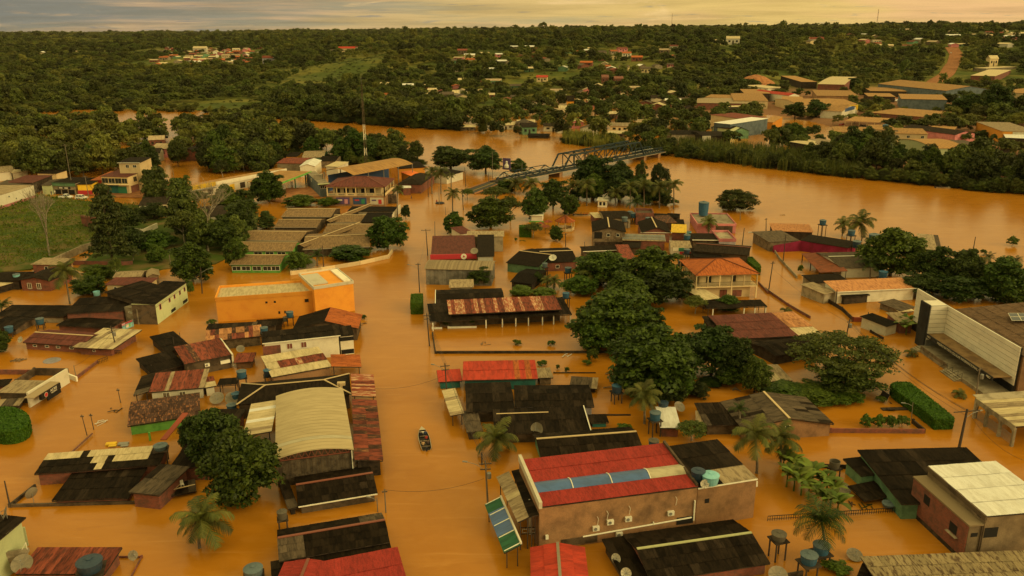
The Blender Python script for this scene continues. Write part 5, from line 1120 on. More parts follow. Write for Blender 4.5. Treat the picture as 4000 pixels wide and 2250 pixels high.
mat('canopytop', (.30,.185,.085), (.17,.10,.05), scale=.5, fine=.3); cz = min((k*.05+2 for k in range(80)), key=lambda z: abs((W('32',1660,487,z)-a0).dot(wn)-.1)); c0 = W('32',1536,512,cz); c1 = W('32',2172,950,cz); sa = s0+.3; sb = LW-.6; co = (c0-a0).dot(wn); co = min(max(2.2, co),4.5)
MB().hexa(*BX(sa,sb,.1,co,cz-.15,cz)).obj('canopy_slab','canopytop',R0); MB().hexa(*BX(sa-.05,sb+.05,co,co+.2,cz-.75,cz+.05)).obj('canopy_fascia','panelblack',R0)
tc_ = CP((sa+sb)/2,co+.23,cz-.36); place_text('sign_text','MISSÃO BATISTA CELULAR INTERNACIONAL',.62,'plaster_white',R0,tc_,wu,Vector((0,0,1)),(sb-sa)*.70/14.2)
for f in (.05,.955): place_text('sign_text','MBCI',.5,'plaster_white',R0,CP(sa+(sb-sa)*f,co+.23,cz-.36),wu,Vector((0,0,1)))
for f in (.04,.56,.69): MB().hexa(*BX(sa+(sb-sa)*f,sa+(sb-sa)*f+1.3,.02,.1,.7,3.1)).obj('door','pane',R0)
MB().hexa(*BX(s0-.2,LW,.1,co+1.6,-1,.65)).obj('platform','concrete_pale',R0)
for k in range(4): MB().hexa(*BX(sa+(sb-sa)*.5,sa+(sb-sa)*.72,co+1.6+.45*k,co+2.05+.45*k,-1,.65-.17*(k+1))).obj('step','concrete_pale',R0)
for k in range(3): MB().hexa(*BX(s0-.1,s0+1.6,co+1.6+.4*k,co+2.0+.4*k,-1,.65-.17*(k+1))).obj('step','concrete_pale',R0)
MB().hexa(*BX(sa+1.2,sa+(sb-sa)*.48,co+1.45,co+1.6,.65,1.25)).obj('platform_wall','wood',R0)
for f in (.5,.58,.66,.72): MB().beam(CP(sa+(sb-sa)*f,co+1.6,1.5),CP(sa+(sb-sa)*f,co+3.2,.8),.05).beam(CP(sa+(sb-sa)*f,co+1.6,1.5),CP(sa+(sb-sa)*f,co+1.6,.6),.05).obj('handrail','black',R0)
rz_ = 7.4; g0 = CP(LW*.30,-.5,rz_); g1 = CP(LW+.5,-.5,rz_); g3 = CP(LW*.30,-17,rz_+1.3)
ro = MB().beam(g0,g1,.15).beam(g0,g3,.15).obj('roof','wood_dark',R0); ORG[ro.name] = ORG[R0.name]
mat('tilebrown', (.215,.125,.068), (.11,.065,.038), streak=True, scale=1.6, var=.12, fine=.7, rib=9)
sheets(ro, g0, g1, g3, 'tilebrown', 1.4, 7)
sheets(ro, CP(LW+.5,-33,rz_), CP(LW*.30,-33,rz_), CP(LW+.5,-17,rz_+1.3), 'tilebrown', 2.0, 3)
MB().beam(g3+Vector((0,0,.2)),CP(LW+.5,-17,rz_+1.5),.4,.12).obj('ridge_cap','redcap',ro)
MB().hexa(*BX(LW*.30,LW+.4,-33,-.6,-1,rz_-.1)).obj('side_wall','concrete',R0)
sp0 = W('32',2262,312,8.6); sp1 = W('32',2300,384,8.4); spv = (sp1-sp0); spu = Vector((1,-.02,0)).normalized()
sr = root('solar_array','array of dark solar panels on the church hall roof','solar panels',sp0)
for i in range(5):
    for j in range(2):
        p = sp0+spu*(1.75*i)+spv*(.5*j)+Vector((0,0,.25)); e1 = spu*1.68; e2 = spv*.48; MB().hexa([p,p+e1,p+e1+e2,p+e2],[q+Vector((0,0,.05)) for q in (p,p+e1,p+e1+e2,p+e2)]).obj('solar_panel','solar',sr)
        fr_ = MB(); q_ = [p,p+e1,p+e1+e2,p+e2]
        for k in range(4): fr_.beam(q_[k]+Vector((0,0,.06)),q_[(k+1)%4]+Vector((0,0,.06)),.06,.05)
        fr_.obj('panel_frame','dishwhite',sr)
def dwarf_palm(p,label,sz=1.5): palm(p,p+Vector((0,0,.7)),sz,label,None,14,[FR[1],FR[2],FR[3]],.14,'dwarf_palm')
dwarf_palm(W('32',1345,700,0),'small palm in the water at the foot of the dark pillar',1.7); dwarf_palm(W('32',1800,1085,0),'small palm beside the church steps',1.6); dwarf_palm(W('32',170,300,0),'small palm in the garden by the street wall',1.9)
# carport with arched fascia
b = H('carport with arched concrete fascia and pale sheet roof below the church','32',(1962,1102),(2340,1370),(2760,1120),3.3,'s',.5,mix(('pale',6),('tan',4)),None,sh=1.0,rows=1,name='arched_carport',cat='carport')
MB().beam(b.P(0,-.05,3.0),b.P(b.L,-.05,3.0),.2,.7).obj('fascia','concrete_pale',b.root); posts(b,(.03,.33,.66,.98),3.0,'concrete_pale',.0,.4)
for k in range(3):
    s0_ = b.L*(.03+.32*k); s1_ = s0_+b.L*.31; mb = MB()
    for i in range(8):
        f = i/8; g = (i+1)/8; zz = lambda x: 2.65-1.0*(2*x-1)**2*.8; mb.quad(b.P(s0_+(s1_-s0_)*f,-.02,zz(f)),b.P(s0_+(s1_-s0_)*g,-.02,zz(g)),b.P(s0_+(s1_-s0_)*g,-.02,2.7),b.P(s0_+(s1_-s0_)*f,-.02,2.7))
    mb.obj('arch','concrete_pale',b.root); g_ = MB()
    for i in range(12): g_.beam(b.P(s0_+(s1_-s0_)*i/12,.3,-.5),b.P(s0_+(s1_-s0_)*i/12,.3,1.6),.05)
    g_.obj('gate_bars','metal_grey',b.root)
MB().beam(b.P(0,.1,3.4),b.P(0,b.d,3.95),2.2,.1).obj('side_canopy','concrete_pale',b.roof)
hedge('32',[(1148,955),(1200,932),(1330,936),(1480,1045),(1775,1282),(1770,1300),(1590,1305),(1450,1195),(1180,1005)],1.9,'long clipped hedge standing in the flooded church street')
# bottom right
b = H('unfinished building with bright white roof, brick side and bare ledge','33',(2062,888),(2760,830),(1572,427),6.2,'s',.25,'white','concrete_grey',sh=1.3,rows=4,name='white_roof_building',cat='building',over=.02)
window(b,0,.10,4.0,1.7,1.3,'opening',None); face_box(b,3,.9,5.7,.7,.5,.05,'opening','window'); MB().beam(b.P(-.1,-.1,6.0),b.P(-.1,b.d,6.2),.25,.6).obj('parapet','concrete_dark',b.root)
lx = W('33',1872,945,5.0); lw = max(1.5,(b.P(0,0,5.0)-lx).dot(b.u)); BB = lambda sa,sb,qa,qb,za,zb_: ([b.P(sa,qa,za),b.P(sb,qa,za),b.P(sb,qb,za),b.P(sa,qb,za)],[b.P(sa,qa,zb_),b.P(sb,qa,zb_),b.P(sb,qb,zb_),b.P(sa,qb,zb_)])
MB().hexa(*BB(-lw,-.02,.25,b.d,-1,4.95)).obj('side_block','concrete_grey',b.root); MB().hexa(*BB(-lw-.2,-.03,.05,b.d+.1,4.95,5.15)).obj('ledge','tan',b.root)
MB().hexa(*BB(-lw-.12,-lw-.01,.3,b.d,.6,4.9)).obj('brick_wall','brick',b.root); MB().hexa(*BB(-lw-.10,-lw-.005,.3,b.d,-1,.55)).obj('brick_base','wood_dark',b.root)
for q,z,w_ in ((.24,3.1,1.4),(.72,3.6,1.2)):
    MB().hexa(*BB(-lw-.14,-lw-.05,b.d*q-w_/2,b.d*q+w_/2,z-.6,z+.6)).obj('window','opening',b.root)
MB().hexa(*BB(-lw-.5,-lw-.12,b.d*.24-1,b.d*.24+.9,2.3,2.36)).obj('awning_slab','concrete_pale',b.root)
for s_,z in ((-lw*.55,3.7),(-lw*.6,.9)): MB().hexa(*BB(s_-.4,s_+.4,.2,.245,z-.25,z+.25)).obj('window','opening',b.root)
MB().hexa(*BB(-.2,.05,.1,.24,-1,5)).obj('corner_pillar','concrete_dark',b.root)
b = H('dark mono-pitch house with mint green wall beside the white roof','33',(1262,772),(2400,742),(910,296),2.4,'s',.6,DK,'plaster_mint',sh=1.1,rows=4,name='mint_wall_house')
H('small dark annex with mint wall beside the banana plants','33',(882,507),(1052,487),(762,352),1.9,'s',.2,DK,'plaster_mint',sh=1.1,rows=2,name='mint_annex',cat='shed')
H('drifted dark roof panel below the mint annex','33',(912,742),(1162,692),(825,607),.8,'s',.3,DK,None,sh=1.0,rows=2,name='drifted_roof',cat='roof')
def stripe(i,j,nu,nv): return 'streaktan'
H('pale rust-streaked corrugated roof along the bottom right edge','33',(1060,1560),(2760,1490),(862,1307),2.0,'s',.5,stripe,'brick',sh=.9,rows=3,ridge=None,name='streaked_house')
H('dark corner roof left of the rust-streaked roof','33',(830,1480),(1060,1560),(735,1308),1.5,'s',.4,DK,'brick',sh=1.0,rows=2,name='lean_to',cat='shed')
railing('33',[(0,884),(700,838)],.7,'left run of black lattice fence across the flooded garden'); railing('33',[(702,838),(1240,802)],.7,'right run of black lattice fence towards the mint house')
lowwall('33',[(500,392),(780,402)],.6,'dark garden wall behind the banana plants','wood_dark',.2); lowwall('32',[(592,1385),(1480,1392)],.7,'low red brick planter wall beside the brown gable','brick',.25); lowwall('32',[(1372,1300),(1482,1392)],.7,'dark end wall of the brick planter','wood_dark',.25)
tank(W('33',382,1320,1.9),.95,'blue tank with flat lid nearest the rust-streaked roof','tankblue','tankgrey',stand=1.8,h=1.0); tank(W('33',498,1225,1.6),.95,'blue tank under the feathery palm','tankblue','tankgrey',stand=1.5,h=1.0)
tank(W('33',625,425,1.8),.72,'open topped dark tank behind the banana plants','tankold','tankold',stand=1.7,open_=True,h=1.0)
tank(W('33',100,1100,2.6),.85,'old brown tank on a two-legged wooden stand','tankold','tankold',stand=2.5,h=.7)
dish(W('33',708,640,.2),1.0,-1.4,'mesh dish half hidden by banana leaves','dishgrey',el=1.1,post=.2); dish(W('33',812,1270,.1),.95,-1.5,'mesh dish sunk in the water near the rust-streaked roof','dishgrey',el=1.2,post=.2)
dish(W('33',90,1470,1.0),1.1,-1.6,'mesh dish cut off by the bottom edge','dishgrey',el=1.0,post=.3)
tank(W('33',1135,790,.3),.8,'grey tank lid among floating rubbish by the mint wall','tankgrey','tankgrey',h=.4)
lowwall('33',[(-60,1470),(330,1400)],.8,'dark wall top at the bottom near the blue tanks','wood_dark',.25)
# ================================================================ middle distance
# --- riverside cluster
b = H('two-storey wooden house with black gabled roof by the flooded square','21',(755,858),(1078,862),(770,762),4.6,'G',1.3,'dark','wood',ridge='tancap',name='wooden_house',wins=((0,.48,3.6,.9,.8,'pane'),(0,.78,3.6,.9,.8,'pane'),(0,.55,1.0,1.6,1.2,'opening',None)))
face_box(b,0,.16,3.5,2.2,1.9,.04,'opening','porch_opening'); face_box(b,0,.5,.9,8,1.5,.05,'wood_dark','lower_boards')
H('black roofed house behind the wooden one','21',(868,735),(1130,730),(868,662),3.2,'g',.8,'dark','concrete_pale',name='dark_house')
H('pale flat shed left of the black roofs','21',(780,728),(860,725),(785,680),2.2,'s',.2,'pale','brick',name='pale_shed',cat='shed')
b = H('roofless red brick room among the black roofs','21',(1170,700),(1335,702),(1168,655),3.2,'f',0,'concrete_dark','brick',name='brick_room',cat='house',par=('brick',.7),over=.02)
b = H('black gabled house with tan pediment','21',(1222,866),(1502,868),(1205,765),3.0,'G',1.5,'dark','brick',ridge='tancap',name='pediment_house'); face_box(b,0,.5,2.95,9,.15,.15,'whitepaint','eave_board')
H('left slope of black roofs behind the tan pediment house','21',(1330,728),(1480,735),(1340,682),2.2,'g',.6,'dark','wood_dark',name='dark_house'); H('rust-speckled black roof by the river','21',(1400,775),(1560,770),(1400,715),2.4,'s',.4,'rustdark','wood_dark',name='rust_speckled_house'); H('small black roof at the river corner','21',(1450,720),(1568,728),(1470,680),2.3,'g',.6,'dark','wood_dark',name='dark_house'); H('black flat shed at the river edge','21',(1555,790),(1630,792),(1565,745),2.0,'s',.2,'dark','wood_dark',name='dark_shed',cat='shed')
H('bright yellow sheet roof in the riverside cluster','21',(1500,862),(1648,868),(1487,792),2.7,'s',.3,'yellowroof','brick',name='yellow_roof_house')
b = H('long roof with translucent greenhouse panels over a brick wall','21',(1040,938),(1452,948),(1045,890),2.8,'s',.5,'tan','brick',name='translucent_house')
for k in range(12):
    s0 = b.L*(k+.04)/12; s1 = b.L*(k+.96)/12
    for j in range(2):
        q0 = b.d*(.12+.4*j); q1 = q0+b.d*.34; p_ = [b.P(s0,q0,b.zf(s0,q0)+.05),b.P(s1,q0,b.zf(s1,q0)+.05),b.P(s1,q1,b.zf(s1,q1)+.05),b.P(s0,q1,b.zf(s0,q1)+.05)]; MB().hexa(p_,[q+Vector((0,0,.05)) for q in p_]).obj('translucent_panel','panelgrey',b.roof)
H('black roof in front of the translucent panels','21',(1036,1005),(1212,1012),(1042,945),2.2,'s',.3,'dark','concrete_dark',name='dark_house')
b = H('shop front with red and teal sign boards','21',(1500,1010),(1702,1015),(1502,940),2.4,'f',0,'tan','plaster_white',name='sign_shop',cat='shop',over=.05); face_box(b,0,.3,2.0,2.4,.9,.1,'plaster_white','sign_board'); face_box(b,0,.5,2.0,1.6,.9,.14,'signgreen','sign_board'); face_box(b,0,.72,1.0,3.4,.8,.1,'signred','sign_board')
H('dark roof with white gutter behind the shop signs','21',(1700,935),(1955,938),(1700,880),2.6,'s',.3,'dark','concrete_dark',gutter='whitepaint',name='dark_house')
b = H('roofless lilac room beside the river street','21',(1955,942),(2112,942),(1950,862),2.6,'f',0,'concrete_pale','lavender',name='lilac_room',cat='house',par=('pink',.6),over=.02)
b = H('long brown and black roof above the clay-roofed veranda house','21',(1710,1040),(2235,1082),(1705,950),3.2,'g',.8,'dark2','concrete_dark',name='brown_black_house',ridge='redcap')
H('grey walled dark shed below the long brown roof','21',(1720,1098),(1990,1100),(1715,1020),2.6,'s',.3,'dark','wood_dark',name='dark_shed',cat='shed')
H('broken brick wall with red roof slope behind the mango grove','21',(1060,1152),(1190,1150),(1035,1008),2.4,'s',.9,'rust','brick',name='red_slope_house')
b = H('pink riverside block with a grey tank tower','21',(1750,792),(2115,795),(1755,692),2.6,'f',0,'concrete_pale','pink',name='riverside_block',cat='building',par=('pink',.4),over=.05); face_box(b,0,.7,1.2,5,2.2,.06,'concrete_dark','shutter')
tank(W('21',1803,700,3.0),1.6,'tall blue-grey tank tower at the riverside block','tankblue','tankgrey',h=4.0)
for x,y,r_,m_,l in ((1115,700,1.0,'tankgrey','pale tank standing between the black roofs'),(1062,760,1.1,'tankgrey','round blue tank between the black gables'),(1145,720,1.1,'tankblue','tall blue tank beside the roofless brick room'),(1283,760,1.0,'tankblue','blue tank in front of the roofless brick room'),(1650,930,1.1,'tankblue','green-blue tank above the shop signs'),(1668,885,.8,'tanklight','small turquoise tank behind the shop signs'),(1648,1065,1.0,'tankdark','dark tank beside the shop front'),(530,1240,1.0,'tankblue','blue tank on posts left of the mango grove'),(380,1120,.0,'',''),(310,1190,.8,'tankgrey','grey tank at the corner of the black roofs')):
    if r_: tank(W('21',x,y,2.2),r_*.85,l,m_,'tankgrey',stand=2.0)
dish(W('21',385,1120,2.8),1.0,-1.8,'white dish on the black roof beside the mango grove','dishwhite',el=.9,post=.4)
H('dark gabled house left of the flooded yard','21',(-60,1150),(250,1190),(20,995),2.4,'g',1.2,'dark','plaster_mint',ridge='tancap',name='mint_gable_house')
H('black house with brick front beside the flooded yard','21',(300,1152),(622,1140),(340,1012),2.4,'g',1.0,'dark','brick',ridge='tancap',name='brick_front_house',wins=((0,.4,1.2,.9,.8,'pane'),))
H('small black cottage roof left of the flooded yard','21',(-20,1330),(195,1352),(40,1195),1.8,'g',.7,'dark','wood_dark',name='black_cottage')
H('black strip roof behind the mango grove','21',(670,1045),(1030,1030),(670,1005),2.0,'s',.3,'dark','concrete_dark',gutter='whitepaint',name='dark_shed',cat='shed')
H('grey-brown shed roof by the white columns street','11',(1820,1385),(2055,1380),(1815,1320),2.0,'s',.3,'tan','concrete_pale',name='tan_shed',cat='shed')
# kiosk and parasols
kp = W('21',500,840,0); ko = root('kiosk','round kiosk with orange clay tile roof in the flooded square','kiosk',kp); kr = abs(W('21',600,840,0).x-W('21',400,840,0).x)/2
n=8; c = kp+Vector((0,0,4.6))
for k in range(n):
    a_ = k*2*math.pi/n; b_ = (k+1)*2*math.pi/n; e0 = kp+Vector((math.cos(a_)*kr,math.sin(a_)*kr,2.9)); e1 = kp+Vector((math.cos(b_)*kr,math.sin(b_)*kr,2.9)); slab('roof_segment',e0,e1,c,c+Vector((.01,.01,0)),'clay',ko); MB().beam(e0,c+Vector((0,0,.03)),.2,.12).obj('hip_cap','claydark',ko); MB().beam(kp+Vector((math.cos(a_)*kr*.85,math.sin(a_)*kr*.85,-1)),kp+Vector((math.cos(a_)*kr*.85,math.sin(a_)*kr*.85,2.95)),.2).obj('post','plaster_cream',ko)
MB().lathe(kp,[(kr*.84,-1),(kr*.84,.9),(kr*.78,.9),(kr*.78,-1)],8).obj('counter','plaster_cream',ko)
for x,y,l in ((270,808,'left thatch-red parasol in the flooded square'),(340,788,'rear thatch-red parasol in the flooded square'),(315,835,'front thatch-red parasol in the flooded square')):
    p = W('21',x,y+40,0); o = root('parasol',l,'parasol',p,'parasols in the square'); MB().tube(p-Vector((0,0,1)),p+Vector((0,0,2.6)),.06,.05,6).obj('pole','wood',o)
    for k in range(8):
        a_ = k*math.pi/4; b_ = a_+math.pi/4; t_ = p+Vector((0,0,2.9)); MB().quad(t_,p+Vector((math.cos(a_)*1.5,math.sin(a_)*1.5,2.2)),p+Vector((math.cos(b_)*1.5,math.sin(b_)*1.5,2.2))).obj('canopy_panel','rust' if k%2 else 'claydark',o)
b = H('small white flooded pavilion under the trees of the square','21',(800,562),(905,565),(805,530),2.4,'f',0,'plaster_white','plaster_white',name='white_pavilion',cat='pavilion',wins=((0,.3,1.2,.8,1.2,'opening',None),(0,.7,1.2,.8,1.2,'opening',None)))
b = H('small green-based kiosk under a round tree','21',(172,706),(295,708),(180,660),2.2,'f',0,'plaster_white','plaster_white',name='green_base_kiosk',cat='kiosk'); face_box(b,0,.5,.2,5,.4,.06,'lime','base_band')
hedge('21',[(68,790),(170,786),(185,800),(180,815),(66,812)],3.2,'clipped box hedge in the flooded square',dens=18,size=.4)
# --- riverside right
b = H('magenta walled house with black roof by the river','31',(300,938),(762,1012),(268,872),3.0,'s',.3,'dark','magenta',name='magenta_house',wins=((0,.05,1.6,.6,.5),))
lw_ = [W('31',50,988,1.9),W('31',310,942,2.9),W('31',745,1015,2.6)]
MB().hexa([Vector((p.x,p.y-.3,-1)) for p in lw_]+[Vector((p.x,p.y,-1)) for p in lw_[::-1]],[Vector((p.x,p.y-.3,p.z)) for p in lw_]+[Vector((p.x,p.y,p.z)) for p in lw_[::-1]]).obj('side_wall','magenta',b.root)
H('brown mossy roof at the corner beside the magenta house','31',(10,955),(300,940),(5,862),2.8,'s',.4,'brownroof','wood',name='mossy_house')
b = H('rusty tin shelter behind the mossy roof','31',(45,850),(432,862),(36,792),2.6,'s',.5,'rustorange','wood_dark',name='tin_shelter',cat='shelter')
b = H('red tiled lean-to roof running down to the flooded yard','31',(490,1242),(312,1062),(722,1218),2.2,'s',.5,'claydark',None,name='red_tile_leanto',cat='shed'); posts(b,(.05,.5,.95),2.0,'wood_dark',.2,.2)
b = H('white gabled house with mossy grey roof by the river trees','31',(690,1202),(1075,1192),(600,1052),2.6,'g',.9,'brownroof','plaster_white',ridge='whitepaint',name='white_gable_house')
H('low black roof beside the river street wall','31',(420,1342),(772,1326),(415,1272),1.8,'s',.3,'dark','concrete_pale',name='dark_house')
b = H('long house with rust-orange metal roof and white gutter','31',(652,1428),(1402,1392),(600,1345),2.8,'s',.7,'rustorange','plaster_white',gutter='whitepaint',name='rust_orange_house'); 
H('tan hipped end of the rust-orange roof at the street','31',(530,1448),(655,1425),(408,1345),2.4,'s',.3,'tan','concrete_pale',name='tan_end_shed',cat='shed')
H('small black carport in front of the rust-orange roof','32',(720,150),(962,128),(720,100),1.8,'s',.2,mix(('dark',6),('tan',1)),'wood_dark',sh=1.2,rows=1,name='black_carport',cat='carport')
H('grey sheet roofs sunk beside the church','32',(1250,276),(1400,240),(1142,182),1.2,'s',.3,'brownroof','wood',name='sunk_shed',cat='shed'); H('pale sheets leaning by the church pillar','32',(1235,285),(1385,275),(1215,240),1.0,'s',.2,'pale',None,name='leaning_sheets',cat='roof')
b = H('small house with black and tan roof beside the church','32',(1120,425),(1240,392),(1002,302),2.2,'s',.3,'dark','plaster_white',name='black_tan_house'); H('tan roof joined to the small house beside the church','32',(1240,395),(1385,392),(1150,302),2.3,'s',.3,'tan','brick',name='tan_wing')
lowwall('31',[(40,990),(110,1100),(275,1275)],.7,'grey street wall beside the magenta house','concrete_pale',.2); lowwall('32',[(580,170),(700,240),(800,335)],.8,'dark street wall with white piers','wood_dark',.2); lowwall('32',[(800,335),(985,340)],1.0,'burnt brick wall at the street bend','rust',.25); lowwall('32',[(970,458),(1090,525)],.5,'dark wall stub by the banana plants','wood_dark',.2)
# drowned pale roof in the river
b = H('pale striped roof almost drowned in the river','31',(1430,1022),(1640,1040),(1205,866),.7,'s',.2,lambda i,j,nu,nv:'tan' if i < nu*.6 or i%2 else 'brownroof',None,sh=1.2,rows=1,name='drowned_roof',cat='roof'); H('grey side wall sheet of the drowned roof','31',(1440,1075),(1620,1105),(1430,1030),.6,'s',.1,'greymetal',None,name='drowned_wall',cat='wall'); H('black roof end beside the drowned roof','31',(1745,1085),(1905,1112),(1720,1015),1.2,'s',.3,'dark','wood_dark',name='dark_shed',cat='shed')
tank(W('31',515,790,4.2),.95,'blue tank on a leaning post by the river','tankblue','tankgrey',stand=4); tank(W('31',1000,955,4.2),1.5,'large blue tank on posts among the river trees','tankblue','tankgrey',stand=3.2); tank(W('31',835,1000,3.0),1.1,'dark blue tank behind the magenta house','tankdark','tankgrey',stand=2.5); tank(W('31',785,890,2.5),1.0,'blue tank between the coconut palms','tankblue','tankgrey',stand=2.4); tank(W('31',1082,1285,2.2),1.0,'blue tank under the river palm','tankblue','tankblue',stand=2)
# --- school
def wing(label,A,B,C,ze=2.3,rise=1.1,roof='schooltan',wall='wood_grey',wins=(),t='11'):
    return H(label,t,A,B,C,ze,'g',rise,roof,wall,ridge='tancap',gutter='greycap',name='school_wing',cat='school wing',wins=wins,group='wings of the school')
wing('northernmost tan school wing with shrubs before it',(235,718),(705,720),(330,632)); wing('second tan school wing on the left side',(165,818),(575,818),(190,736)); wing('third and longest left school wing',(-230,938),(415,946),(-180,838))
wing('fourth left school wing with green windowed wall',(-230,1038),(345,1040),(-180,950),wall='lime',wins=tuple((0,f,1.5,2.2,.9,'pane') for f in (.42,.62,.82)))
wing('nearest green school wing at the water edge',(-250,1168),(225,1168),(-200,1070),wall='lime',wins=tuple((0,f,1.2,2.2,1.1,'pane') for f in (.1,.3,.53,.75,.92)))
wing('right school wing half covered in black sheets',(700,772),(1090,772),(790,694)); wing('middle right school wing behind the round tree',(630,868),(1075,868),(650,778)); wing('largest right school wing with shrubs in front',(440,1028),(1075,1000),(530,878),rise=1.3)
H('black flat roof at the back of the school','11',(860,665),(1300,668),(840,622),2.8,'s',.2,'dark','concrete_pale',name='school_block',cat='school wing'); H('black roof patch on the right school wing','11',(985,768),(1240,768),(1010,690),3.2,'s',.5,'dark','concrete_dark',name='school_block',cat='school wing')
H('diagonal covered walk between the school wings','11',(370,992),(455,1002),(640,750),2.9,'G',.5,'schooltan','wood_dark',ridge='tancap',name='covered_walk',cat='walkway'); H('rear covered walk of the school','11',(640,765),(700,770),(880,592),2.9,'G',.5,'schooltan','wood_dark',ridge='tancap',name='covered_walk',cat='walkway')
lowwall('11',[(330,1230),(620,1195),(980,1135),(1250,1075),(1285,1020)],1.0,'cream curved street wall in front of the school','plaster_cream',.3)
lowwall('11',[(1265,700),(1360,600)],2.6,'white panelled boundary wall behind the round tree','plaster_white',.25)
for k in range(4): MB().box(W('11',1195+k*36,600,-.5),1.8,2.2,3.6,.1).obj('grey_tank_block','concrete_dark',label=['leftmost','second','third','rightmost'][k]+' grey concrete cistern block by the school corner',cat='cistern',group='cisterns')
dish(W('11',515,1190,.3),1.6,-1.4,'large mesh dish at the water edge of the school',el=.9,post=.9)
# --- arcade building
b = H('two-storey corner building with maroon hipped roof and cream arcade','11',(648,432),(1222,436),(750,352),7.0,'h',2.2,'maroon','plaster_cream',ridge='redcap',name='arcade_building',cat='building',over=2.2,wins=tuple((0,f,5.2,1.8,1.5,'opening',None) for f in (.1,.28,.46,.64,.82)))
R = b.root; MB().hexa([b.P(.5,.5,-1),b.P(b.L-.5,.5,-1),b.P(b.L-.5,b.d-.5,-1),b.P(.5,b.d-.5,-1)],[b.P(.5,.5,3.6),b.P(b.L-.5,.5,3.6),b.P(b.L-.5,b.d-.5,3.6),b.P(.5,b.d-.5,3.6)]).obj('ground_floor','concrete',R)
for k in range(7):
    s_ = .6+(b.L-1.2)*k/6; MB().box(b.P(s_,.6,3.6),.35,.35,3.3).obj('column','plaster_cream',R)
    if k < 6:
        s2 = .6+(b.L-1.2)*(k+1)/6; MB().beam(b.P(s_,.6,4.1),b.P(s2,.6,4.1),.2,.9).obj('parapet_panel','plaster_cream',R); MB().beam(b.P(s_+.6,.45,4.15),b.P(s2-.6,.45,4.15),.12,.4).obj('lattice_block','concrete_pale',R); MB().beam(b.P(s_,.6,6.75),b.P(s2,.6,6.75),.2,.35).obj('arch','plaster_cream',R)
for q in (0,.33,.66,1): MB().box(b.P(b.L-.6,.6+(b.d-1.2)*q,3.6),.35,.35,3.3).obj('column','plaster_cream',R)
MB().beam(b.P(b.L-.6,.6,4.1),b.P(b.L-.6,b.d-.6,4.1),.2,.9).obj('parapet_panel','plaster_cream',R)
for f0,f1,mts,l in ((.17,.39,('signpurple','signpink','plaster_white'),'purple poster'),(.45,.67,('signblue','signgreen','signred'),'blue poster'),(.73,.95,('plaster_white','signred','signpurple'),'white poster')):
    s0,s1 = b.L*f0,b.L*f1; bd = MB().beam(b.P(s0,.42,1.9),b.P(s1,.42,1.9),.12,2.4).obj('poster_board',mts[0],R); bd['label'] = l
    MB().beam(b.P(s0+(s1-s0)*.62,.34,1.7),b.P(s0+(s1-s0)*.86,.34,1.7),.05,1.6).obj('poster_print',mts[1],bd); MB().beam(b.P(s0+(s1-s0)*.12,.34,2.2),b.P(s0+(s1-s0)*.45,.34,2.2),.05,.5).obj('poster_print',mts[2],bd)
# --- big arched canopy, filling station and neighbours
b = H('open shed with huge curved tan roof by the river','11',(918,302),(1482,196),(700,252),8.5,'S',.0,'warehouse',None,name='arched_shed',cat='shed')
for o_ in list(b.root.children): bpy.data.objects.remove(o_)
P = b.P; n=14; V=[]
for i in range(n+1):
    f=i/n; z=6.6+2.6*math.sin(math.pi*(.12+.76*f))
    for s_ in (0,b.L): V.append(P(s_,b.d*1.0*f,z))
og=ORG[b.root.name]; F=[(2*i,2*i+1,2*i+3,2*i+2) for i in range(n)]; o=link('roof',npmesh('roof',[tuple(v-og) for v in V],F,['warehouse'],uv=[((j%2)*b.L,(j//2)*1.0) for f in F for j in f]),b.root); ORG[o.name]=og
for s_ in (0,.25,.5,.75,1):
    for q in (.03,.97): MB().box(P(b.L*s_,b.d*q,-1),.3,.3,8.4).obj('column','metal_grey',b.root)
MB().beam(P(0,b.d*.85,3.2),P(b.L,b.d*.85,3.2),.2,6.2).obj('back_wall','signblue',b.root); MB().beam(P(b.L*.25,b.d*.3,.8),P(b.L*.8,b.d*.3,.8),.4,2.4).obj('low_wall','concrete_pale',b.root)
b = H('filling station canopy with green fascia','11',(228,398),(520,288),(165,298),5.2,'f',0,'warehouse',None,name='station_canopy',cat='canopy'); MB().beam(b.P(0,-.1,5.0),b.P(b.L,-.1,5.0),.25,.6).obj('fascia','lime',b.root); posts(b,(.1,.6,.95),5.0,'plaster_mint',2.0,.4)
for k in range(3): MB().box(b.P(b.L*(.25+.25*k),b.d*.4,.1),.8,.6,1.7).box(b.P(b.L*(.25+.25*k),b.d*.4,1.8),.9,.7,.25).obj('fuel_pump','cloth_white',label=['left','middle','right'][k]+' white fuel pump under the green fascia',cat='fuel pump',group='fuel pumps')
b = H('blue-grey station office with pale green visor roof','11',(595,405),(690,398),(520,290),5.0,'f',0,'concrete_pale','bluegrey',name='station_office',cat='building',over=.05,wins=((0,.3,3.7,1.6,1.2,'pane'),(0,.7,3.7,1.6,1.2,'pane'),(3,.4,3.7,2,1.2,'pane'))); MB().beam(b.P(-.6,-.5,4.9),b.P(b.L+.6,-.5,4.9),1.6,.15).obj('visor','limecap',b.root); MB().box(b.P(b.L*.5,b.d*.4,5),3,3,1.6).obj('roof_room','concrete_pale',b.root)
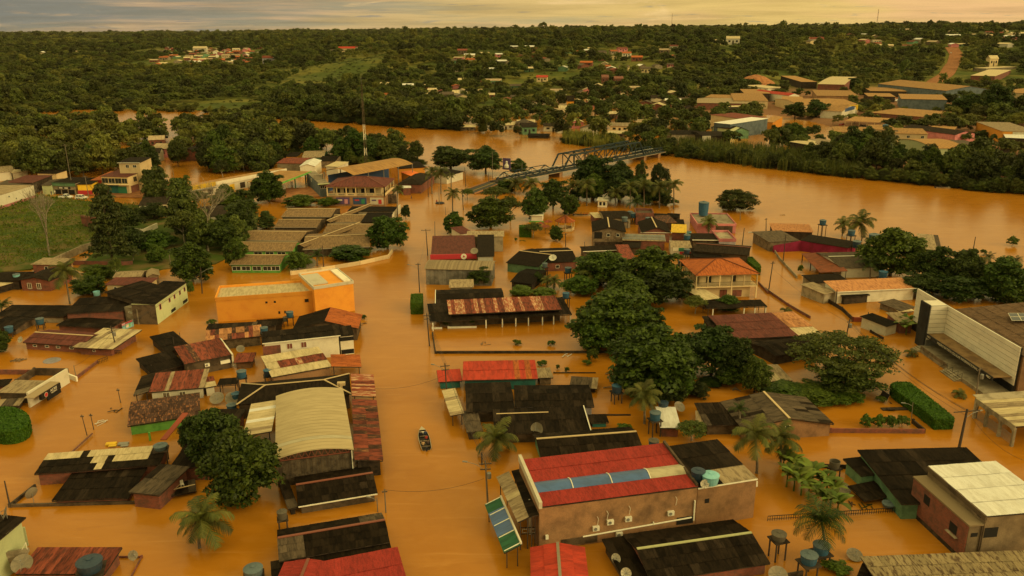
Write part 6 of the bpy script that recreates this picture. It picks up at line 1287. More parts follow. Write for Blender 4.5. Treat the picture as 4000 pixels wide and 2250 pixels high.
b = H('long shop row with yellow and white fascia','01',(1702,448),(2700,262),(1705,425),4.6,'f',0,'warehouse','plaster_white',name='shop_row',cat='shop',over=.1); MB().beam(b.P(0,-.15,3.9),b.P(b.L*.30,-.15,3.9),.35,1.5).obj('fascia','yellow',b.root); MB().beam(b.P(b.L*.30+.05,-.15,3.9),b.P(b.L,-.15,3.9),.3,1.4).obj('fascia','plaster_white',b.root); MB().box(b.P(.2,.3,-.5),.9,.9,4.8).obj('corner_pier','yellow',b.root); MB().beam(b.P(.5,-1.2,2.8),b.P(b.L*.28,-1.2,2.8),1.8,.1).obj('awning','greymetal',b.root)
for k in range(9): face_box(b,0,.05+.1*k,1.4,2.4,2.2,.06,('pane','yellow','wood_dark')[k%3],'shop_opening')
place_text('sign_text','C&C',1.0,'wood_dark',b.root,b.P(b.L*.15,-.35,3.9),b.u,Vector((0,0,1)))
H('pale gabled roofs behind the filling station','11',(405,242),(560,240),(430,186),4.6,'G',1.0,'white','plaster_white',name='pale_gable_house'); H('pale roof beside the blue-grey office','11',(650,240),(775,245),(660,200),4.2,'s',.5,'pale','plaster_white',name='pale_roof_house'); H('pink roofed house at the wood edge','11',(190,210),(435,215),(215,155),3.6,'g',1.0,'rust','concrete_pale',name='pink_roof_house'); H('grey green gabled house at the wood edge','11',(430,160),(640,155),(470,95),3.6,'g',1.2,'tan','plaster_mint',name='grey_green_house'); H('dark gabled house at the wood edge','11',(585,190),(750,190),(600,140),3.2,'g',1.0,'dark','wood',name='dark_house'); H('orange walled dark house under the wood','11',(275,150),(390,150),(275,105),3.0,'g',.8,'dark','orange',name='orange_wall_house')
H('bright orange tarpaulin roof by the palms','11',(1495,345),(1610,330),(1450,300),3.6,'s',.8,'orangesheet','orange',name='orange_roof_house'); H('dark hipped house beside the arcade building','11',(1330,410),(1560,415),(1400,315),3.4,'h',1.6,'dark2','brick',name='dark_hip_house'); H('black roofed store behind the orange roof','11',(1340,265),(1600,250),(1380,200),4.2,'g',.8,'dark','orange',name='dark_store'); H('white flat awning beside the dark hipped house','11',(1380,445),(1465,442),(1365,420),2.8,'s',.2,'white','brick',name='white_awning_shop',cat='shop'); H('dark roof with white wall by the riverside trees','11',(1800,335),(1962,290),(1800,285),3.2,'s',.6,'dark','plaster_white',name='white_wall_store',cat='store')
b = H('maroon roofed shop with round emblem on its fascia','11',(1650,1082),(2080,1072),(1755,905),4.4,'s',.3,'maroon','concrete',name='emblem_shop',cat='shop'); MB().beam(b.P(-.2,-.1,4.0),b.P(b.L+.1,-.1,4.0),.3,1.3).obj('fascia','signred',b.root); em = b.P(b.L*.72,-.27,4.0); MB().tube(em,em-b.v*.04,.75,.75,20).obj('emblem','plaster_white',b.root); MB().tube(em-b.v*.04,em-b.v*.06,.4,.3,3).obj('emblem_mark','signred',b.root)
H('black roof block behind the emblem shop','11',(2080,1092),(2250,1090),(2095,895),4.8,'s',.3,'dark','plaster_white',name='black_block',cat='building'); H('tan flat roof behind the maroon shop','11',(1985,905),(2342,902),(1998,857),4.4,'s',.2,'tan','concrete_pale',name='tan_roof_house'); dish(W('11',2060,1060,4.7),1.0,-1.6,'large mesh dish on the emblem shop roof',el=.9,post=.5)
b = H('tan ribbed roof warehouse with grey sheet front','11',(1585,1210),(2232,1222),(1622,1122),4.0,'V',.7,'tan','greymetal',name='ribbed_warehouse',cat='warehouse')
for k in range(16): face_box(b,0,(k+.5)/16,1.6,b.L/16*.86,4.4,.04,'greymetal','sheet_panel')
H('small maroon kiosk roof beside the round tree','11',(1930,880),(2050,865),(1945,815),3.0,'s',.4,'maroon','plaster_white',name='maroon_kiosk',cat='kiosk')
# street lamps / signs in the square; billboard
bb = root('billboard','billboard with purple portrait poster at the bridge ramp','billboard',W('11',2365,325,0)); a = W('11',2330,262,5.5); c = W('11',2402,268,5.5); MB().beam(a+Vector((0,0,2)),c+Vector((0,0,2)),.25,4.6).obj('board','signpurple',bb); m_ = a.lerp(c,.5)+Vector((0,-.2,1.4)); MB().lathe(m_-Vector((0,0,.9)),[(.9,0),(1.0,.8),(.5,1.6),(.35,1.9),(.5,2.3),(.3,2.7)],10).obj('portrait_shape','cloth_white',bb); MB().tube(W('11',2365,325,-1),W('11',2365,300,5.2),.4,.35,8).obj('post','plaster_white',bb)
# --- left edge town
bw = H('long cream warehouse with pink base at the left edge','01',(-260,590),(318,418),(-100,398),5.0,'f',0,'tan','plaster_white',name='cream_warehouse',cat='warehouse',over=.05,wins=((0,.56,3.6,.7,.7),(0,.67,2.2,.6,.6))); MB().beam(bw.P(0,-.06,.6),bw.P(bw.L,-.06,.6),.1,1.3).obj('pink_base','pink',bw.root)
b = H('tall cream house with black shed roof and arcaded terrace','01',(1105,208),(1320,208),(1110,168),11.0,'s',.6,'dark','plaster_cream',name='terrace_house',gutter='whitepaint',wins=((0,.4,9.6,1.2,1.2),(0,.75,9.6,1.4,1.0)),over=.4)
b = H('two-storey cream house with maroon roof and open terrace over coloured shops','01',(940,336),(1205,342),(1010,268),6.6,'s',.8,'maroon','plaster_cream',name='arch_terrace',cat='house',wins=tuple((0,f,5.0,b_w,1.9,'pane','plaster_cream') for f,b_w in ((.13,2.6),(.38,2.6),(.63,2.6),(.87,2.2)))+((1,.3,5.0,2.2,1.8,'pane','plaster_cream'),(1,.7,5.0,2.2,1.8,'pane','plaster_cream')))
face_box(b,0,.3,1.6,b.L*.55,3.0,.15,'teal','shop_front'); face_box(b,0,.75,1.5,b.L*.3,2.8,.15,'signgreen','shop_front'); face_box(b,0,.42,3.5,b.L*.4,.8,.3,'signblue','sign_board'); face_box(b,1,.5,1.5,b.d*.8,2.8,.12,'brick','lower_wall'); MB().beam(b.P(-.3,-.6,3.75),b.P(b.L+.3,-.6,3.75),1.4,.2).obj('balcony_slab','plaster_cream',b.root)
H('orange roofed porch beside the terrace house','01',(850,372),(945,372),(905,305),4.6,'s',.8,'clay','signred',name='orange_porch',cat='porch')
b = H('green fronted shop with black roof by the mud road','01',(480,395),(708,402),(480,345),4.4,'s',.4,'dark','concrete_pale',name='green_shop',cat='shop'); face_box(b,0,.5,3.8,b.L*.95,1.3,.25,'plaster_mint','fascia'); face_box(b,0,.5,2.5,b.L*.5,.7,.3,'black','sign_board')
for f in (.36,.6): face_box(b,0,f,2.5,1.5,.45,.36,'cloth_white','sign_plate')
for f in (.2,.5,.8): face_box(b,0,f,.9,2.4,1.8,.1,'opening','shop_opening')
b = H('yellow and red walled shop with black roof','01',(715,412),(862,410),(700,360),4.2,'s',.5,'dark','yellow',name='yellow_shop',cat='shop'); face_box(b,0,.5,.9,b.L*.95,1.9,.1,'signred','lower_wall')
H('grey gabled shed by the mud road','01',(270,420),(370,380),(185,345),3.6,'s',.8,'brownroof','concrete_pale',name='grey_shed',cat='shed'); H('maroon roof behind the cream warehouse','01',(45,395),(310,395),(120,335),4.2,'s',.5,'maroon','wood_dark',name='maroon_shed',cat='shed'); H('pale awning shop beside the green fronted one','01',(380,420),(480,420),(385,355),3.6,'g',.8,'brownroof','plaster_green',name='pale_awning_shop',cat='shop'); H('tan gabled house at the far left','01',(-40,300),(112,290),(-30,250),3.6,'s',.5,'tan','plaster_white',name='tan_house'); H('white verge black roof among the left trees','01',(110,300),(270,285),(110,280),3.4,'s',.3,'pale','concrete_pale',name='pale_shed',cat='shed'); H('small cream gable above the black roofs','01',(340,305),(530,310),(440,278),4.0,'s',.3,'dark','plaster_cream',name='cream_gable_house')
b = H('grey mossy roof with pale skylight sheet below the mud road','01',(1300,612),(1570,600),(1330,530),3.2,'g',1.0,'dark2','plaster_white',name='skylight_house'); H('tan terrace roof right of the skylight house','01',(1585,640),(1775,580),(1560,575),3.0,'s',.3,'tan','plaster_white',name='tan_terrace',cat='roof')
H('red painted roofless wall block at the field edge','01',(760,715),(975,745),(745,708),3.4,'f',0,'concrete_pale','brick',name='red_block',cat='house',par=('brick',.3),over=.02)
lowwall('01',[(500,1105),(760,990),(1010,905)],2.0,'stained white wall along the grass field','concrete_pale',.25); lowwall('01',[(1235,820),(1345,835),(1480,775)],1.8,'bent white wall behind the tiered tree','plaster_white',.25); lowwall('01',[(690,1130),(1150,1140),(1250,1130)],1.2,'red-brown yard wall round the dark pool','brick',.25)
H('tan sheet roof brick shed at the field corner','01',(285,1165),(560,1172),(345,1110),2.4,'s',.3,'tan','brick',name='field_shed',cat='shed',wins=((0,.5,1.3,.9,.9),)); b = H('brick gabled house with black roof at the left','01',(172,1318),(470,1325),(300,1215),2.6,'G',.9,'dark','brick',name='brick_gable_house',wins=((0,.28,1.2,1.0,1.4,'concrete_dark'),(0,.6,1.2,1.0,1.4,'concrete_dark'))); H('black gabled house at the left edge behind the palm','01',(-120,1320),(180,1318),(-20,1235),2.4,'g',.8,'dark','wood_dark',name='black_gable_house'); tank(W('01',160,1300,2.2),.8,'pale blue tank behind the black gable at the left','tanklight','tankgrey',stand=2); H('pale awning roof at the left edge','01',(-100,1400),(150,1330),(-100,1320),1.8,'s',.3,'pale','wood_dark',name='pale_awning',cat='awning')
H('scrap sheet roofs behind the maroon wing','01',(1060,1290),(1330,1280),(1120,1230),2.4,'g',.5,'tan','wood',name='scrap_shed',cat='shed'); H('small scrap gable behind the maroon wing','01',(1380,1285),(1510,1270),(1440,1220),2.2,'G',.6,'tan','wood',name='scrap_gable',cat='shed')
H('dark roofs between the bare tree and the school','11',(-480,720),(-260,700),(-380,610),3.0,'g',.8,'dark2','plaster_white',name='dark_school_house')
# --- bridge
MATS['steel_blue']
b0 = W('21',128,348,2.6); b1 = W('21',1292,128,2.6); bu = (b1-b0); bu.z=0; LB = bu.length; bu.normalize(); bv = Vector((-bu.y,bu.x,0)); bv = bv if bv.y > 0 else -bv; WD = 6.5
BR_ = root('truss_bridge','blue-grey steel truss bridge over the brown river','bridge',(b0+b1)/2-Vector((0,0,2.6))); Q = lambda s,o,z: b0+bu*s+bv*o+Vector((0,0,z))
MB().hexa([Q(-14,.3,-.5),Q(LB+14,.3,-.5),Q(LB+14,WD-.3,-.5),Q(-14,WD-.3,-.5)],[Q(-14,.3,-.1),Q(LB+14,.3,-.1),Q(LB+14,WD-.3,-.1),Q(-14,WD-.3,-.1)]).obj('deck','wood_dark',BR_)
MB().beam(Q(-14,0,-.4),Q(LB+14,0,-.4),.25,.3).obj('deck_edge','concrete_pale',BR_)
t0 = (W('21',350,262,2.6)-b0).dot(bu); t1 = (W('21',1182,128,2.6)-b0).dot(bu); npn = 8; pw = (t1-t0)/npn; HT = 6.2
for o_ in (0,WD):
    MB().beam(Q(t0,o_,0),Q(t1,o_,0),.5,.55).obj('bottom_chord','steel_blue',BR_); MB().beam(Q(t0+pw*.6,o_,HT*.93),Q(t1-pw*.6,o_,HT*1.05),.5,.55).obj('top_chord','steel_blue',BR_)
    MB().beam(Q(t0,o_,0),Q(t0+pw*.6,o_,HT*.93),.5,.55).obj('end_post','steel_blue',BR_); MB().beam(Q(t1,o_,0),Q(t1-pw*.6,o_,HT*1.05),.5,.55).obj('end_post','steel_blue',BR_)
    for k in range(npn+1):
        s = t0+pw*k; z = HT*(.93+.12*k/npn)
        if 0 < k < npn: MB().beam(Q(s,o_,0),Q(s,o_,z),.36,.36).obj('vertical','steel_blue',BR_)
        if 0 < k < npn-1: MB().beam(Q(s,o_,z if k < npn/2 else 0),Q(s+pw,o_,0 if k < npn/2 else z),.32,.32).beam(Q(s,o_,0),Q(s+pw,o_,z),.16,.16).obj('diagonal','steel_blue',BR_)
    for (u0,u1) in ((-10,t0),(t1,LB+12)):
        m_ = 4; w2 = (u1-u0)/m_
        MB().beam(Q(u0,o_,0),Q(u1,o_,0),.45,.45).obj('bottom_chord','steel_blue',BR_)
        for k in range(m_):
            s = u0+w2*k; MB().beam(Q(s,o_,0),Q(s+w2/2,o_,2.2),.32,.32).beam(Q(s+w2/2,o_,2.2),Q(s+w2,o_,0),.32,.32).beam(Q(s+w2/2,o_,0),Q(s+w2/2,o_,2.2),.15).obj('pony_truss','steel_blue',BR_)
        MB().beam(Q(u0+w2/2,o_,2.2),Q(u1-w2/2,o_,2.2),.22,.25).obj('pony_chord','steel_blue',BR_)
    MB().beam(Q(-12,o_+(.4 if o_==0 else -.4),1.0),Q(LB+12,o_+(.4 if o_==0 else -.4),1.0),.08).obj('handrail','whitepaint',BR_)
for k in range(1,npn):
    s = t0+pw*k; z = HT*(.93+.12*k/npn); MB().beam(Q(s,0,z),Q(s,WD,z),.3,.3).obj('cross_strut','steel_blue',BR_)
    if k < npn-1: MB().beam(Q(s,0,z),Q(s+pw,WD,z),.16).beam(Q(s,WD,z),Q(s+pw,0,z),.16).obj('sway_brace','steel_blue',BR_)
for s in (t0-1,t1+1,-9,LB+9): MB().hexa([Q(s-1,.2,-7),Q(s+1,.2,-7),Q(s+1,WD-.2,-7),Q(s-1,WD-.2,-7)],[Q(s-1,.2,-.5),Q(s+1,.2,-.5),Q(s+1,WD-.2,-.5),Q(s-1,WD-.2,-.5)]).obj('pier','concrete',BR_)
# ramp road up to the bridge
r0a,r0b = W('11',1955,468,.15),W('11',2060,500,.15); r1a,r1b = Q(-12,WD,-.1),Q(-12,0,-.1)
rd = MB().hexa([p-Vector((0,0,3)) for p in (r0a,r0b,r1b,r1a)],[r0a,r0b,r1b,r1a]).obj('bridge_ramp_road','asphalt',org=(0,0,0)); tag(rd,'asphalt ramp road rising from the flood to the bridge',None,None,'structure')
for s,(pa,pb) in enumerate(((r0a,r1a),(r0b,r1b))): tag(MB().beam(pa+Vector((0,0,.05)),pb+Vector((0,0,.05)),.5,.35).obj('ramp_kerb','mudkerb',org=(0,0,0)),['far','near'][s]+' muddy kerb of the bridge ramp',None,None,'structure')
tag(MB().beam((r0a+r0b)/2+Vector((0,0,.012)),(r1a+r1b)/2+Vector((0,0,.012)),.25,.02).obj('ramp_line','linepaint',org=(0,0,0)),'yellow centre line on the bridge ramp',None,None,'structure')
# ================================================================ far bank town
def T30(label,A,B,C,ze,typ,rise,roof,wall,t='30',**kw): return H(label,t,A,B,C,ze,typ,rise,roof,wall,**kw)
b = T30('long white two-storey row with a pink section across the river',(625,1242),(1515,1266),(650,1206),7.2,'s',.8,'warehouse','plaster_cream',name='long_white_row',cat='building',wins=tuple((0,f,5.6,2.6 if k < 4 else 1.4,1.3,'pane') for k,f in enumerate((.04,.11,.17,.29,.45,.68,.80,.95)))); face_box(b,0,.54,3.4,5.2,6.4,.15,'pink','pink_section')
tank(W('30',1105,1215,7.6),1.5,'blue tank on the long white row','tankblue','tankblue',h=2)
T30('tan upper block behind the long white row',(1020,1222),(1235,1225),(1030,1182),8.4,'s',.3,'warehouse','concrete_pale',name='tan_block',cat='building')
T30('barrel-roofed pale warehouse on the far bank',(1560,1402),(1880,1398),(1470,1312),7.0,'V',1.6,'warehouse','plaster_green',name='barrel_warehouse',cat='warehouse')
T30('open shed with orange-tan roof on the far bank',(1520,1228),(1758,1240),(1520,1182),6.4,'V',.6,'warehouse','wood_dark',name='open_shed',cat='shed'); T30('pink gabled house on the far bank',(1770,1272),(1962,1258),(1760,1172),6.0,'G',1.6,'dark2','pink',name='pink_house'); b = T30('orange walled store with white sign at the right edge',(2210,1238),(2560,1245),(2210,1152),7.5,'f',0,'farroof','orange',name='orange_store',cat='store',wins=((0,.1,4,2,2.4,'rust'),(0,.4,4,2,2.4,'rust'))); face_box(b,0,.6,6.6,b.L*.6,1.2,.2,'plaster_white','sign_board')
T30('bright white roof at the right edge of the far bank',(2240,1298),(2560,1312),(2240,1256),5.8,'s',.4,'white','wood_dark',name='white_roof_store',cat='store'); T30('brown concrete row beside the barrel warehouse',(1855,1402),(2155,1398),(1860,1328),6.0,'s',.4,'brownroof','concrete',name='brown_row',cat='building'); T30('rust roofed shed beside the brown row',(2150,1412),(2295,1402),(2135,1358),5.0,'s',.5,'rustlight','wood_dark',name='rust_shed',cat='shed')
T30('tall blue-grey warehouse with orange-tan roof',(1255,932),(1695,942),(1275,895),9.0,'s',.8,'warehouse','bluegrey',name='blue_grey_warehouse',cat='warehouse'); T30('broad brown roof below the blue-grey warehouse',(950,1060),(1452,1102),(1140,1021),6.5,'s',.8,'warehouse','brick',name='broad_shed',cat='warehouse'); b = T30('open shed row with parked vehicles beneath',(722,1138),(1080,1158),(765,1102),6.0,'s',.5,'warehouse',None,name='vehicle_shed',cat='shed'); posts(b,(.02,.2,.4,.6,.8,.98),6.0,'plaster_cream')
T30('wide orange-tan market roof beside the flooded street',(300,992),(865,988),(300,930),7.0,'g',1.6,'warehouse','plaster_cream',name='market_hall',cat='hall'); b = T30('market gable with blue arched panel',(700,1052),(850,1010),(650,1000),6.5,'G',2.4,'warehouse','plaster_white',name='market_gable',cat='hall'); face_box(b,0,.5,6.8,b.L*.6,2.4,.1,'blueskylight','arch_panel')
T30('tan roof left of the market hall',(130,948),(335,952),(150,915),6.5,'s',.6,'warehouse','brick',name='tan_store',cat='store'); T30('tan flat roofs behind the market hall',(460,902),(855,908),(575,856),6.8,'s',.6,'warehouse','concrete',name='tan_store',cat='store'); T30('pale curved warehouse at the forest edge',(465,792),(725,798),(482,718),9,'V',1.2,'pale','brick',name='curved_warehouse',cat='warehouse'); T30('tan shed left of the curved warehouse',(315,772),(468,772),(342,722),8,'s',.8,'warehouse','wood_dark',name='tan_shed',cat='shed')
T30('long low tan shed beside the dirt road',(965,858),(1312,862),(985,830),7,'s',.6,'warehouse','wood_dark',name='long_shed',cat='shed'); T30('tan awning shed with parked cars',(945,908),(1205,912),(962,882),6,'s',.4,'warehouse','wood_dark',name='awning_shed',cat='shed')
T30('big hangar roof at the far right',(2120,860),(2700,900),(1990,748),12,'s',3,'warehouse','plaster_cream',name='hangar',cat='hangar'); T30('grey gabled hangar front',(1680,856),(2125,846),(1760,775),10,'G',3.2,'warehouse','bluegrey',name='gabled_hangar',cat='hangar'); b = T30('low tan store with blue fascia below the hangar',(1548,868),(2095,882),(1640,842),7.2,'s',.6,'warehouse','plaster_white',name='blue_fascia_store',cat='store'); face_box(b,0,.33,5.9,b.L*.62,1.8,.3,'blueskylight','fascia')
T30('tan houses on the slope above the hangar',(1910,712),(2145,718),(1882,655),10,'s',.6,'pale','brick',name='slope_house'); T30('grey block on the slope above the hangar',(1930,640),(2060,645),(1935,615),12,'f',0,'pale','concrete_pale',name='grey_block',cat='building')
T30('teal balcony house at the far bank',(505,1362),(695,1342),(500,1312),6.2,'s',.5,'farroof','teal',name='teal_balcony_house'); T30('broad tan roof beside the teal balcony house',(420,1372),(565,1348),(310,1330),6.2,'s',.6,'pale','wood_dark',name='tan_roof_house'); T30('small white house by the forest edge',(0,832),(155,826),(20,800),7,'s',.5,'pale','plaster_white',name='small_white_house'); T30('white house with red gable by the market',(198,902),(302,898),(200,852),7.5,'G',1.6,'redmetal','plaster_white',name='red_gable_house'); T30('orange corner house at the flooded street',(-60,1150),(50,1155),(-50,1100),5,'s',.5,'warehouse','orange',name='orange_corner_house')
T30('long tan roof row among the far trees',(1740,970),(2295,978),(1860,930),6.5,'s',.6,'tan','brick',t='20',name='tan_row',cat='building'); T30('second tan row behind the first among far trees',(1815,918),(2092,926),(1822,894),7,'s',.5,'warehouse','brick',t='20',name='tan_row',cat='building'); T30('pale walled tan row end',(2090,948),(2420,952),(2130,886),7.5,'s',.6,'warehouse','plaster_cream',t='20',name='tan_row',cat='building'); T30('dark tan row near the red earth heap',(2190,880),(2440,882),(2200,845),8,'s',.5,'warehouse','wood_dark',t='20',name='tan_row',cat='building')
b = T30('pale roofed two-storey hall with grey boarded wall',(1898,1156),(2062,1172),(2080,1096),8,'s',.5,'white','bluegrey',t='20',name='boarded_hall',cat='hall'); T30('rust roofed building beside the boarded hall',(2190,1124),(2410,1104),(2062,1072),8,'s',.5,'rust','plaster_cream',t='20',name='rust_roof_building',cat='building'); T30('small gables below the boarded hall',(2060,1220),(2180,1210),(2080,1180),5.5,'G',1.4,'dark2','plaster_green',t='20',name='small_gable_house')
T30('dark roofed row by the bridge end',(1500,1268),(1790,1266),(1512,1228),5,'g',.8,'dark','concrete_pale',t='20',name='dark_row',cat='house'); b = T30('dark shop with white arch at the river street',(1800,1286),(2070,1280),(1820,1238),5.4,'g',.9,'dark','wood_dark',t='20',name='arch_shop',cat='shop'); face_box(b,0,.12,3,4.5,5.0,.4,'plaster_white','white_arch')
p = Wt(*full('20',2295,815)); o = MB().lathe(p-Vector((0,0,1)),[(22,0),(18,5),(9,10),(2,12)],14).obj('earth_heap','mudroad',label='heap of red earth beside the tan sheds',cat='earth heap')
for k,(x,y,c,l) in enumerate(((1285,862,'tan','pale billboard by the dirt road'),(1362,828,'plaster_mint','green billboard by the dirt road'),(795,1060,'yellow','yellow billboard at the flooded street corner'))):
    p = Wt(*full('30',x,y+25)); o = root('billboard',l,'billboard',p); MB().beam(p+Vector((-3.2,0,5)),p+Vector((3.2,0,5)),.3,3.2).obj('board',c,o)
    for s in (-2,2): MB().beam(p+Vector((s,.1,-1)),p+Vector((s,.1,3.6)),.25).obj('post','metal_grey',o)
# dirt road up the hill
rp = [(3480,395),(3560,372),(3640,330),(3700,290),(3725,250),(3735,215),(3715,185)]; Lp=[];Rp=[]
for px,py in rp:
    q = Wt(px,py); Lp.append(Vector((q.x-9,q.y,q.z+.35))); Rp.append(Vector((q.x+9,q.y,q.z+.35)))
mb = MB(); BUILT += [((a.x+c.x)/2,(a.y+c.y)/2,13) for a,c in zip(Lp,Rp)]
for k in range(len(Lp)-1):
    for j in range(8):
        f,g = j/8,(j+1)/8; a,c = Lp[k].lerp(Lp[k+1],f),Rp[k].lerp(Rp[k+1],f); d,e = Rp[k].lerp(Rp[k+1],g),Lp[k].lerp(Lp[k+1],g)
        for q in (a,c,d,e): q.z = float(height(q.x,q.y))+.5
        mb.quad(a,c,d,e); BUILT.append(((a.x+c.x)/2,(a.y+c.y)/2,11))
tag(mb.obj('dirt_road','mudroad',org=(0,0,0)),'orange dirt road climbing the wooded hill',None,None,'structure')
# ---------------------------------------------------------------- small far houses
WALLC = [('plaster_white','white'),('plaster_cream','cream'),('brick','brick'),('wood','wooden'),('plaster_mint','green'),('pink','pink'),('concrete_pale','grey')]
ROOFC = [('farroof','tan'),('rust','rust red'),('clay','orange'),('dark2','dark'),('pale','pale'),('brownroof','brown'),('white','white')]
def far_house(p, w_, d, h, az, roof, wall, label, group, name='small_house', windows=True):
    o = root(name,label,'house',p,group,az); og = ORG[o.name]; ORG[o.name] = Vector((0,0,0)); r_ = h*.42
    MB().box((0,0,-2.5),w_,d,h+2.5).obj('wall',wall,o); V=[(-w_/2-.5,-d/2-.6,h-.1),(w_/2+.5,-d/2-.6,h-.1),(w_/2+.5,0,h+r_),(-w_/2-.5,0,h+r_),(w_/2+.5,d/2+.6,h-.1),(-w_/2-.5,d/2+.6,h-.1)]
    F=[(0,1,2,3),(4,5,3,2)]; me=npmesh('roof',V,F,[roof],uv=[(0,0),(w_,0),(w_,d/2),(0,d/2)]*2); ro=link('roof',me,o); ORG[ro.name]=Vector((0,0,0))
    MB().quad((-w_/2,-d/2,h),(-w_/2,d/2,h),(-w_/2,0,h+r_-.15)).obj('gable',wall,o); MB().quad((w_/2,-d/2,h),(w_/2,0,h+r_-.15),(w_/2,d/2,h)).obj('gable',wall,o)
    if windows:
        for x in (-w_*.28,w_*.28): MB().box((x,-d/2-.03,h*.4),w_*.16,.1,h*.32).obj('window','pane',o)
        MB().box((0,-d/2-.03,0),w_*.12,.1,h*.68).obj('door','wood_dark',o)
    ORG[o.name] = og; BUILT.append((p[0],p[1],max(w_,d)*.75)); return o
def cluster(n, x0,y0,x1,y1, phrase, group, seed, wmin=7, wmax=13, dens=None, roofs=None):
    r = random.Random(seed); got = []
    for k in range(n*30):
        if len(got) >= n: break
        px = r.uniform(x0,x1); py = r.uniform(y0,y1)
        if dens and r.random() > dens((px-x0)/(x1-x0),(py-y0)/(y1-y0)): continue
        p = Wt(px,py)
        if any((p.x-q[0])**2+(p.y-q[1])**2 < 15**2 for q in got): continue
        got.append((p.x,p.y)); wc = r.choice(WALLC); rc = r.choice(roofs or ROOFC)
        far_house(p, r.uniform(wmin,wmax), r.uniform(7,10), r.uniform(3,4.6), r.choice([0,1.57])+r.uniform(-.35,.35), rc[0], wc[0], f'{rc[1]} roofed {wc[1]} house {phrase}', group)
cluster(90, 600,190,985,262, 'in the hillside village at upper left','hillside village houses',3,9,17,lambda a,b_: .25+.75*a, roofs=[ROOFC[0],ROOFC[0],ROOFC[1],ROOFC[4],ROOFC[5],ROOFC[6],ROOFC[2]])
cluster(14, 90,200,560,240, 'scattered in the trees at far left','scattered far left houses',4,10,18)
cluster(12, 1000,185,1500,215, 'on the wooded ridge at centre','ridge houses',5,10,17)
cluster(46, 1750,190,2700,290, 'on the wooded slope beyond the river','slope houses',6,8,14)
cluster(34, 3300,100,3990,190, 'on the right hand ridge top','ridge top houses',8,12,26,roofs=[ROOFC[0],ROOFC[4],ROOFC[6],ROOFC[1]])
cluster(10, 2500,105,3250,180, 'deep in the wood of the right hill','right hill houses',9,10,18)
cluster(16, 1500,330,2000,420, 'among trees of the far river bank','far bank houses',11,8,13)
for k,(t,x,y,wp,hh,rf,wl,l) in enumerate((('20',440,890,150,3.4,'farroof','plaster_white','long white house in the far flood'),('20',1355,985,90,5,'dark2','plaster_white','tall white gable in the far flood'),('20',1460,965,80,4,'dark2','plaster_mint','green gable in the far flood'),('20',1515,1000,140,4,'white','plaster_cream','white pyramid-like roof in the far flood'),('20',548,1070,60,9,'dark2','orange','tall orange and white house in the far flood'),('20',390,1235,180,3.2,'dark2','plaster_white','white porch house at the far water edge'),('20',255,1300,190,1.6,'dark','wood_dark','black roof sinking at the far water edge'),('20',975,1295,160,2.6,'pale','wood','pale roofed hut near the bridge end'),('20',700,1250,110,3,'clay','concrete_pale','orange roofed hut near the bridge end'),('20',1335,1060,160,3.4,'dark2','brick','dark roofed house in the far flood trees'),('20',60,1210,120,3,'farroof','plaster_cream','cream house at the far water edge'),('20',285,770,100,4.5,'redmetal','plaster_cream','house with bright red roof on the green far bank'),('20',875,790,60,6,'brick','brick','unfinished brick block on the far bank'),('20',1000,790,80,5,'brick','brick','long unfinished brick wall house on the far bank'),('20',1160,860,120,3,'farroof','plaster_cream','tan roofed house left of the far clearing'),('20',780,905,90,2.6,'dark2','wood','brown hut in the far flood'),('20',1000,920,110,2.8,'farroof','brick','tan hut beside the far flood lane'),('20',830,1215,110,2.6,'farroof','wood','grey hut behind the reed bank'),('10',2000,1225,140,2.2,'pale','wood','pale low hut at the far water edge'),('10',2360,1215,150,2.8,'pale','plaster_white','white hut at the far water edge'),('10',1880,1035,150,4,'clay','plaster_cream','orange roofed house in the far bank wood'),('10',1890,930,60,5,'pale','plaster_white','small white house above the far bank wood'),('10',860,495,150,7,'redmetal','plaster_cream','red roofed farmhouse on the ridge'),('10',120,600,100,8,'rust','lavender','blue-walled house on the village edge'),('00',1895,500,130,9,'pale','plaster_white','white church-like hall in the hillside village'),('20',2080,420,120,8,'pale','plaster_white','large white house on the right wooded slope'),('30',450,415,130,7,'rust','plaster_white','red roofed white house on the right ridge'),('30',2105,625,80,9,'pale','plaster_cream','tall cream block above the hangar'),('10',2240,800,150,4,'farroof','plaster_mint','teal roofed row above the far bank wood'),('10',1945,790,70,4,'pale','plaster_white','white gabled shed above the far bank wood'))):
    px,py = full(t,x,y); p = Wt(px,py); sc = (p-CAMP).dot(_f)/FPX/2.415; far_house(p, wp*sc, 8, hh, random.uniform(-.15,.15), rf, wl, l, None, name='far_house')
cluster(40, 2010,345,2900,540, 'half sunk in the far flooded streets','flooded far bank houses',12,8,13,roofs=[ROOFC[0],ROOFC[3],ROOFC[5],ROOFC[4]])
cluster(9, 600,570,790,630, 'sunk among the left river wood','sunken wood houses',13,6,9,roofs=[ROOFC[0],ROOFC[3],ROOFC[5]])
# ---------------------------------------------------------------- ground patches, left town
patch('grass_field',[(-300,830),(0,805),(150,762),(420,795),(560,800),(640,830),(600,880),(430,925),(300,975),(200,1010),(120,1050),(0,1060),(-300,1100)],.35,'grassground')
patch('mud_road',[(-300,760),(140,742),(420,768),(700,775),(760,720),(560,700),(300,735),(140,735),(-300,730)],.30,'mudroad')
patch('station_forecourt',[(1090,735),(1280,730),(1290,760),(1100,790),(1040,780)],.25,'mudroad')
patch('wood_floor',[(420,885),(640,850),(1010,830),(1000,950),(840,1030),(640,1050),(430,1090),(300,1050),(420,935)],.22,'grassground')
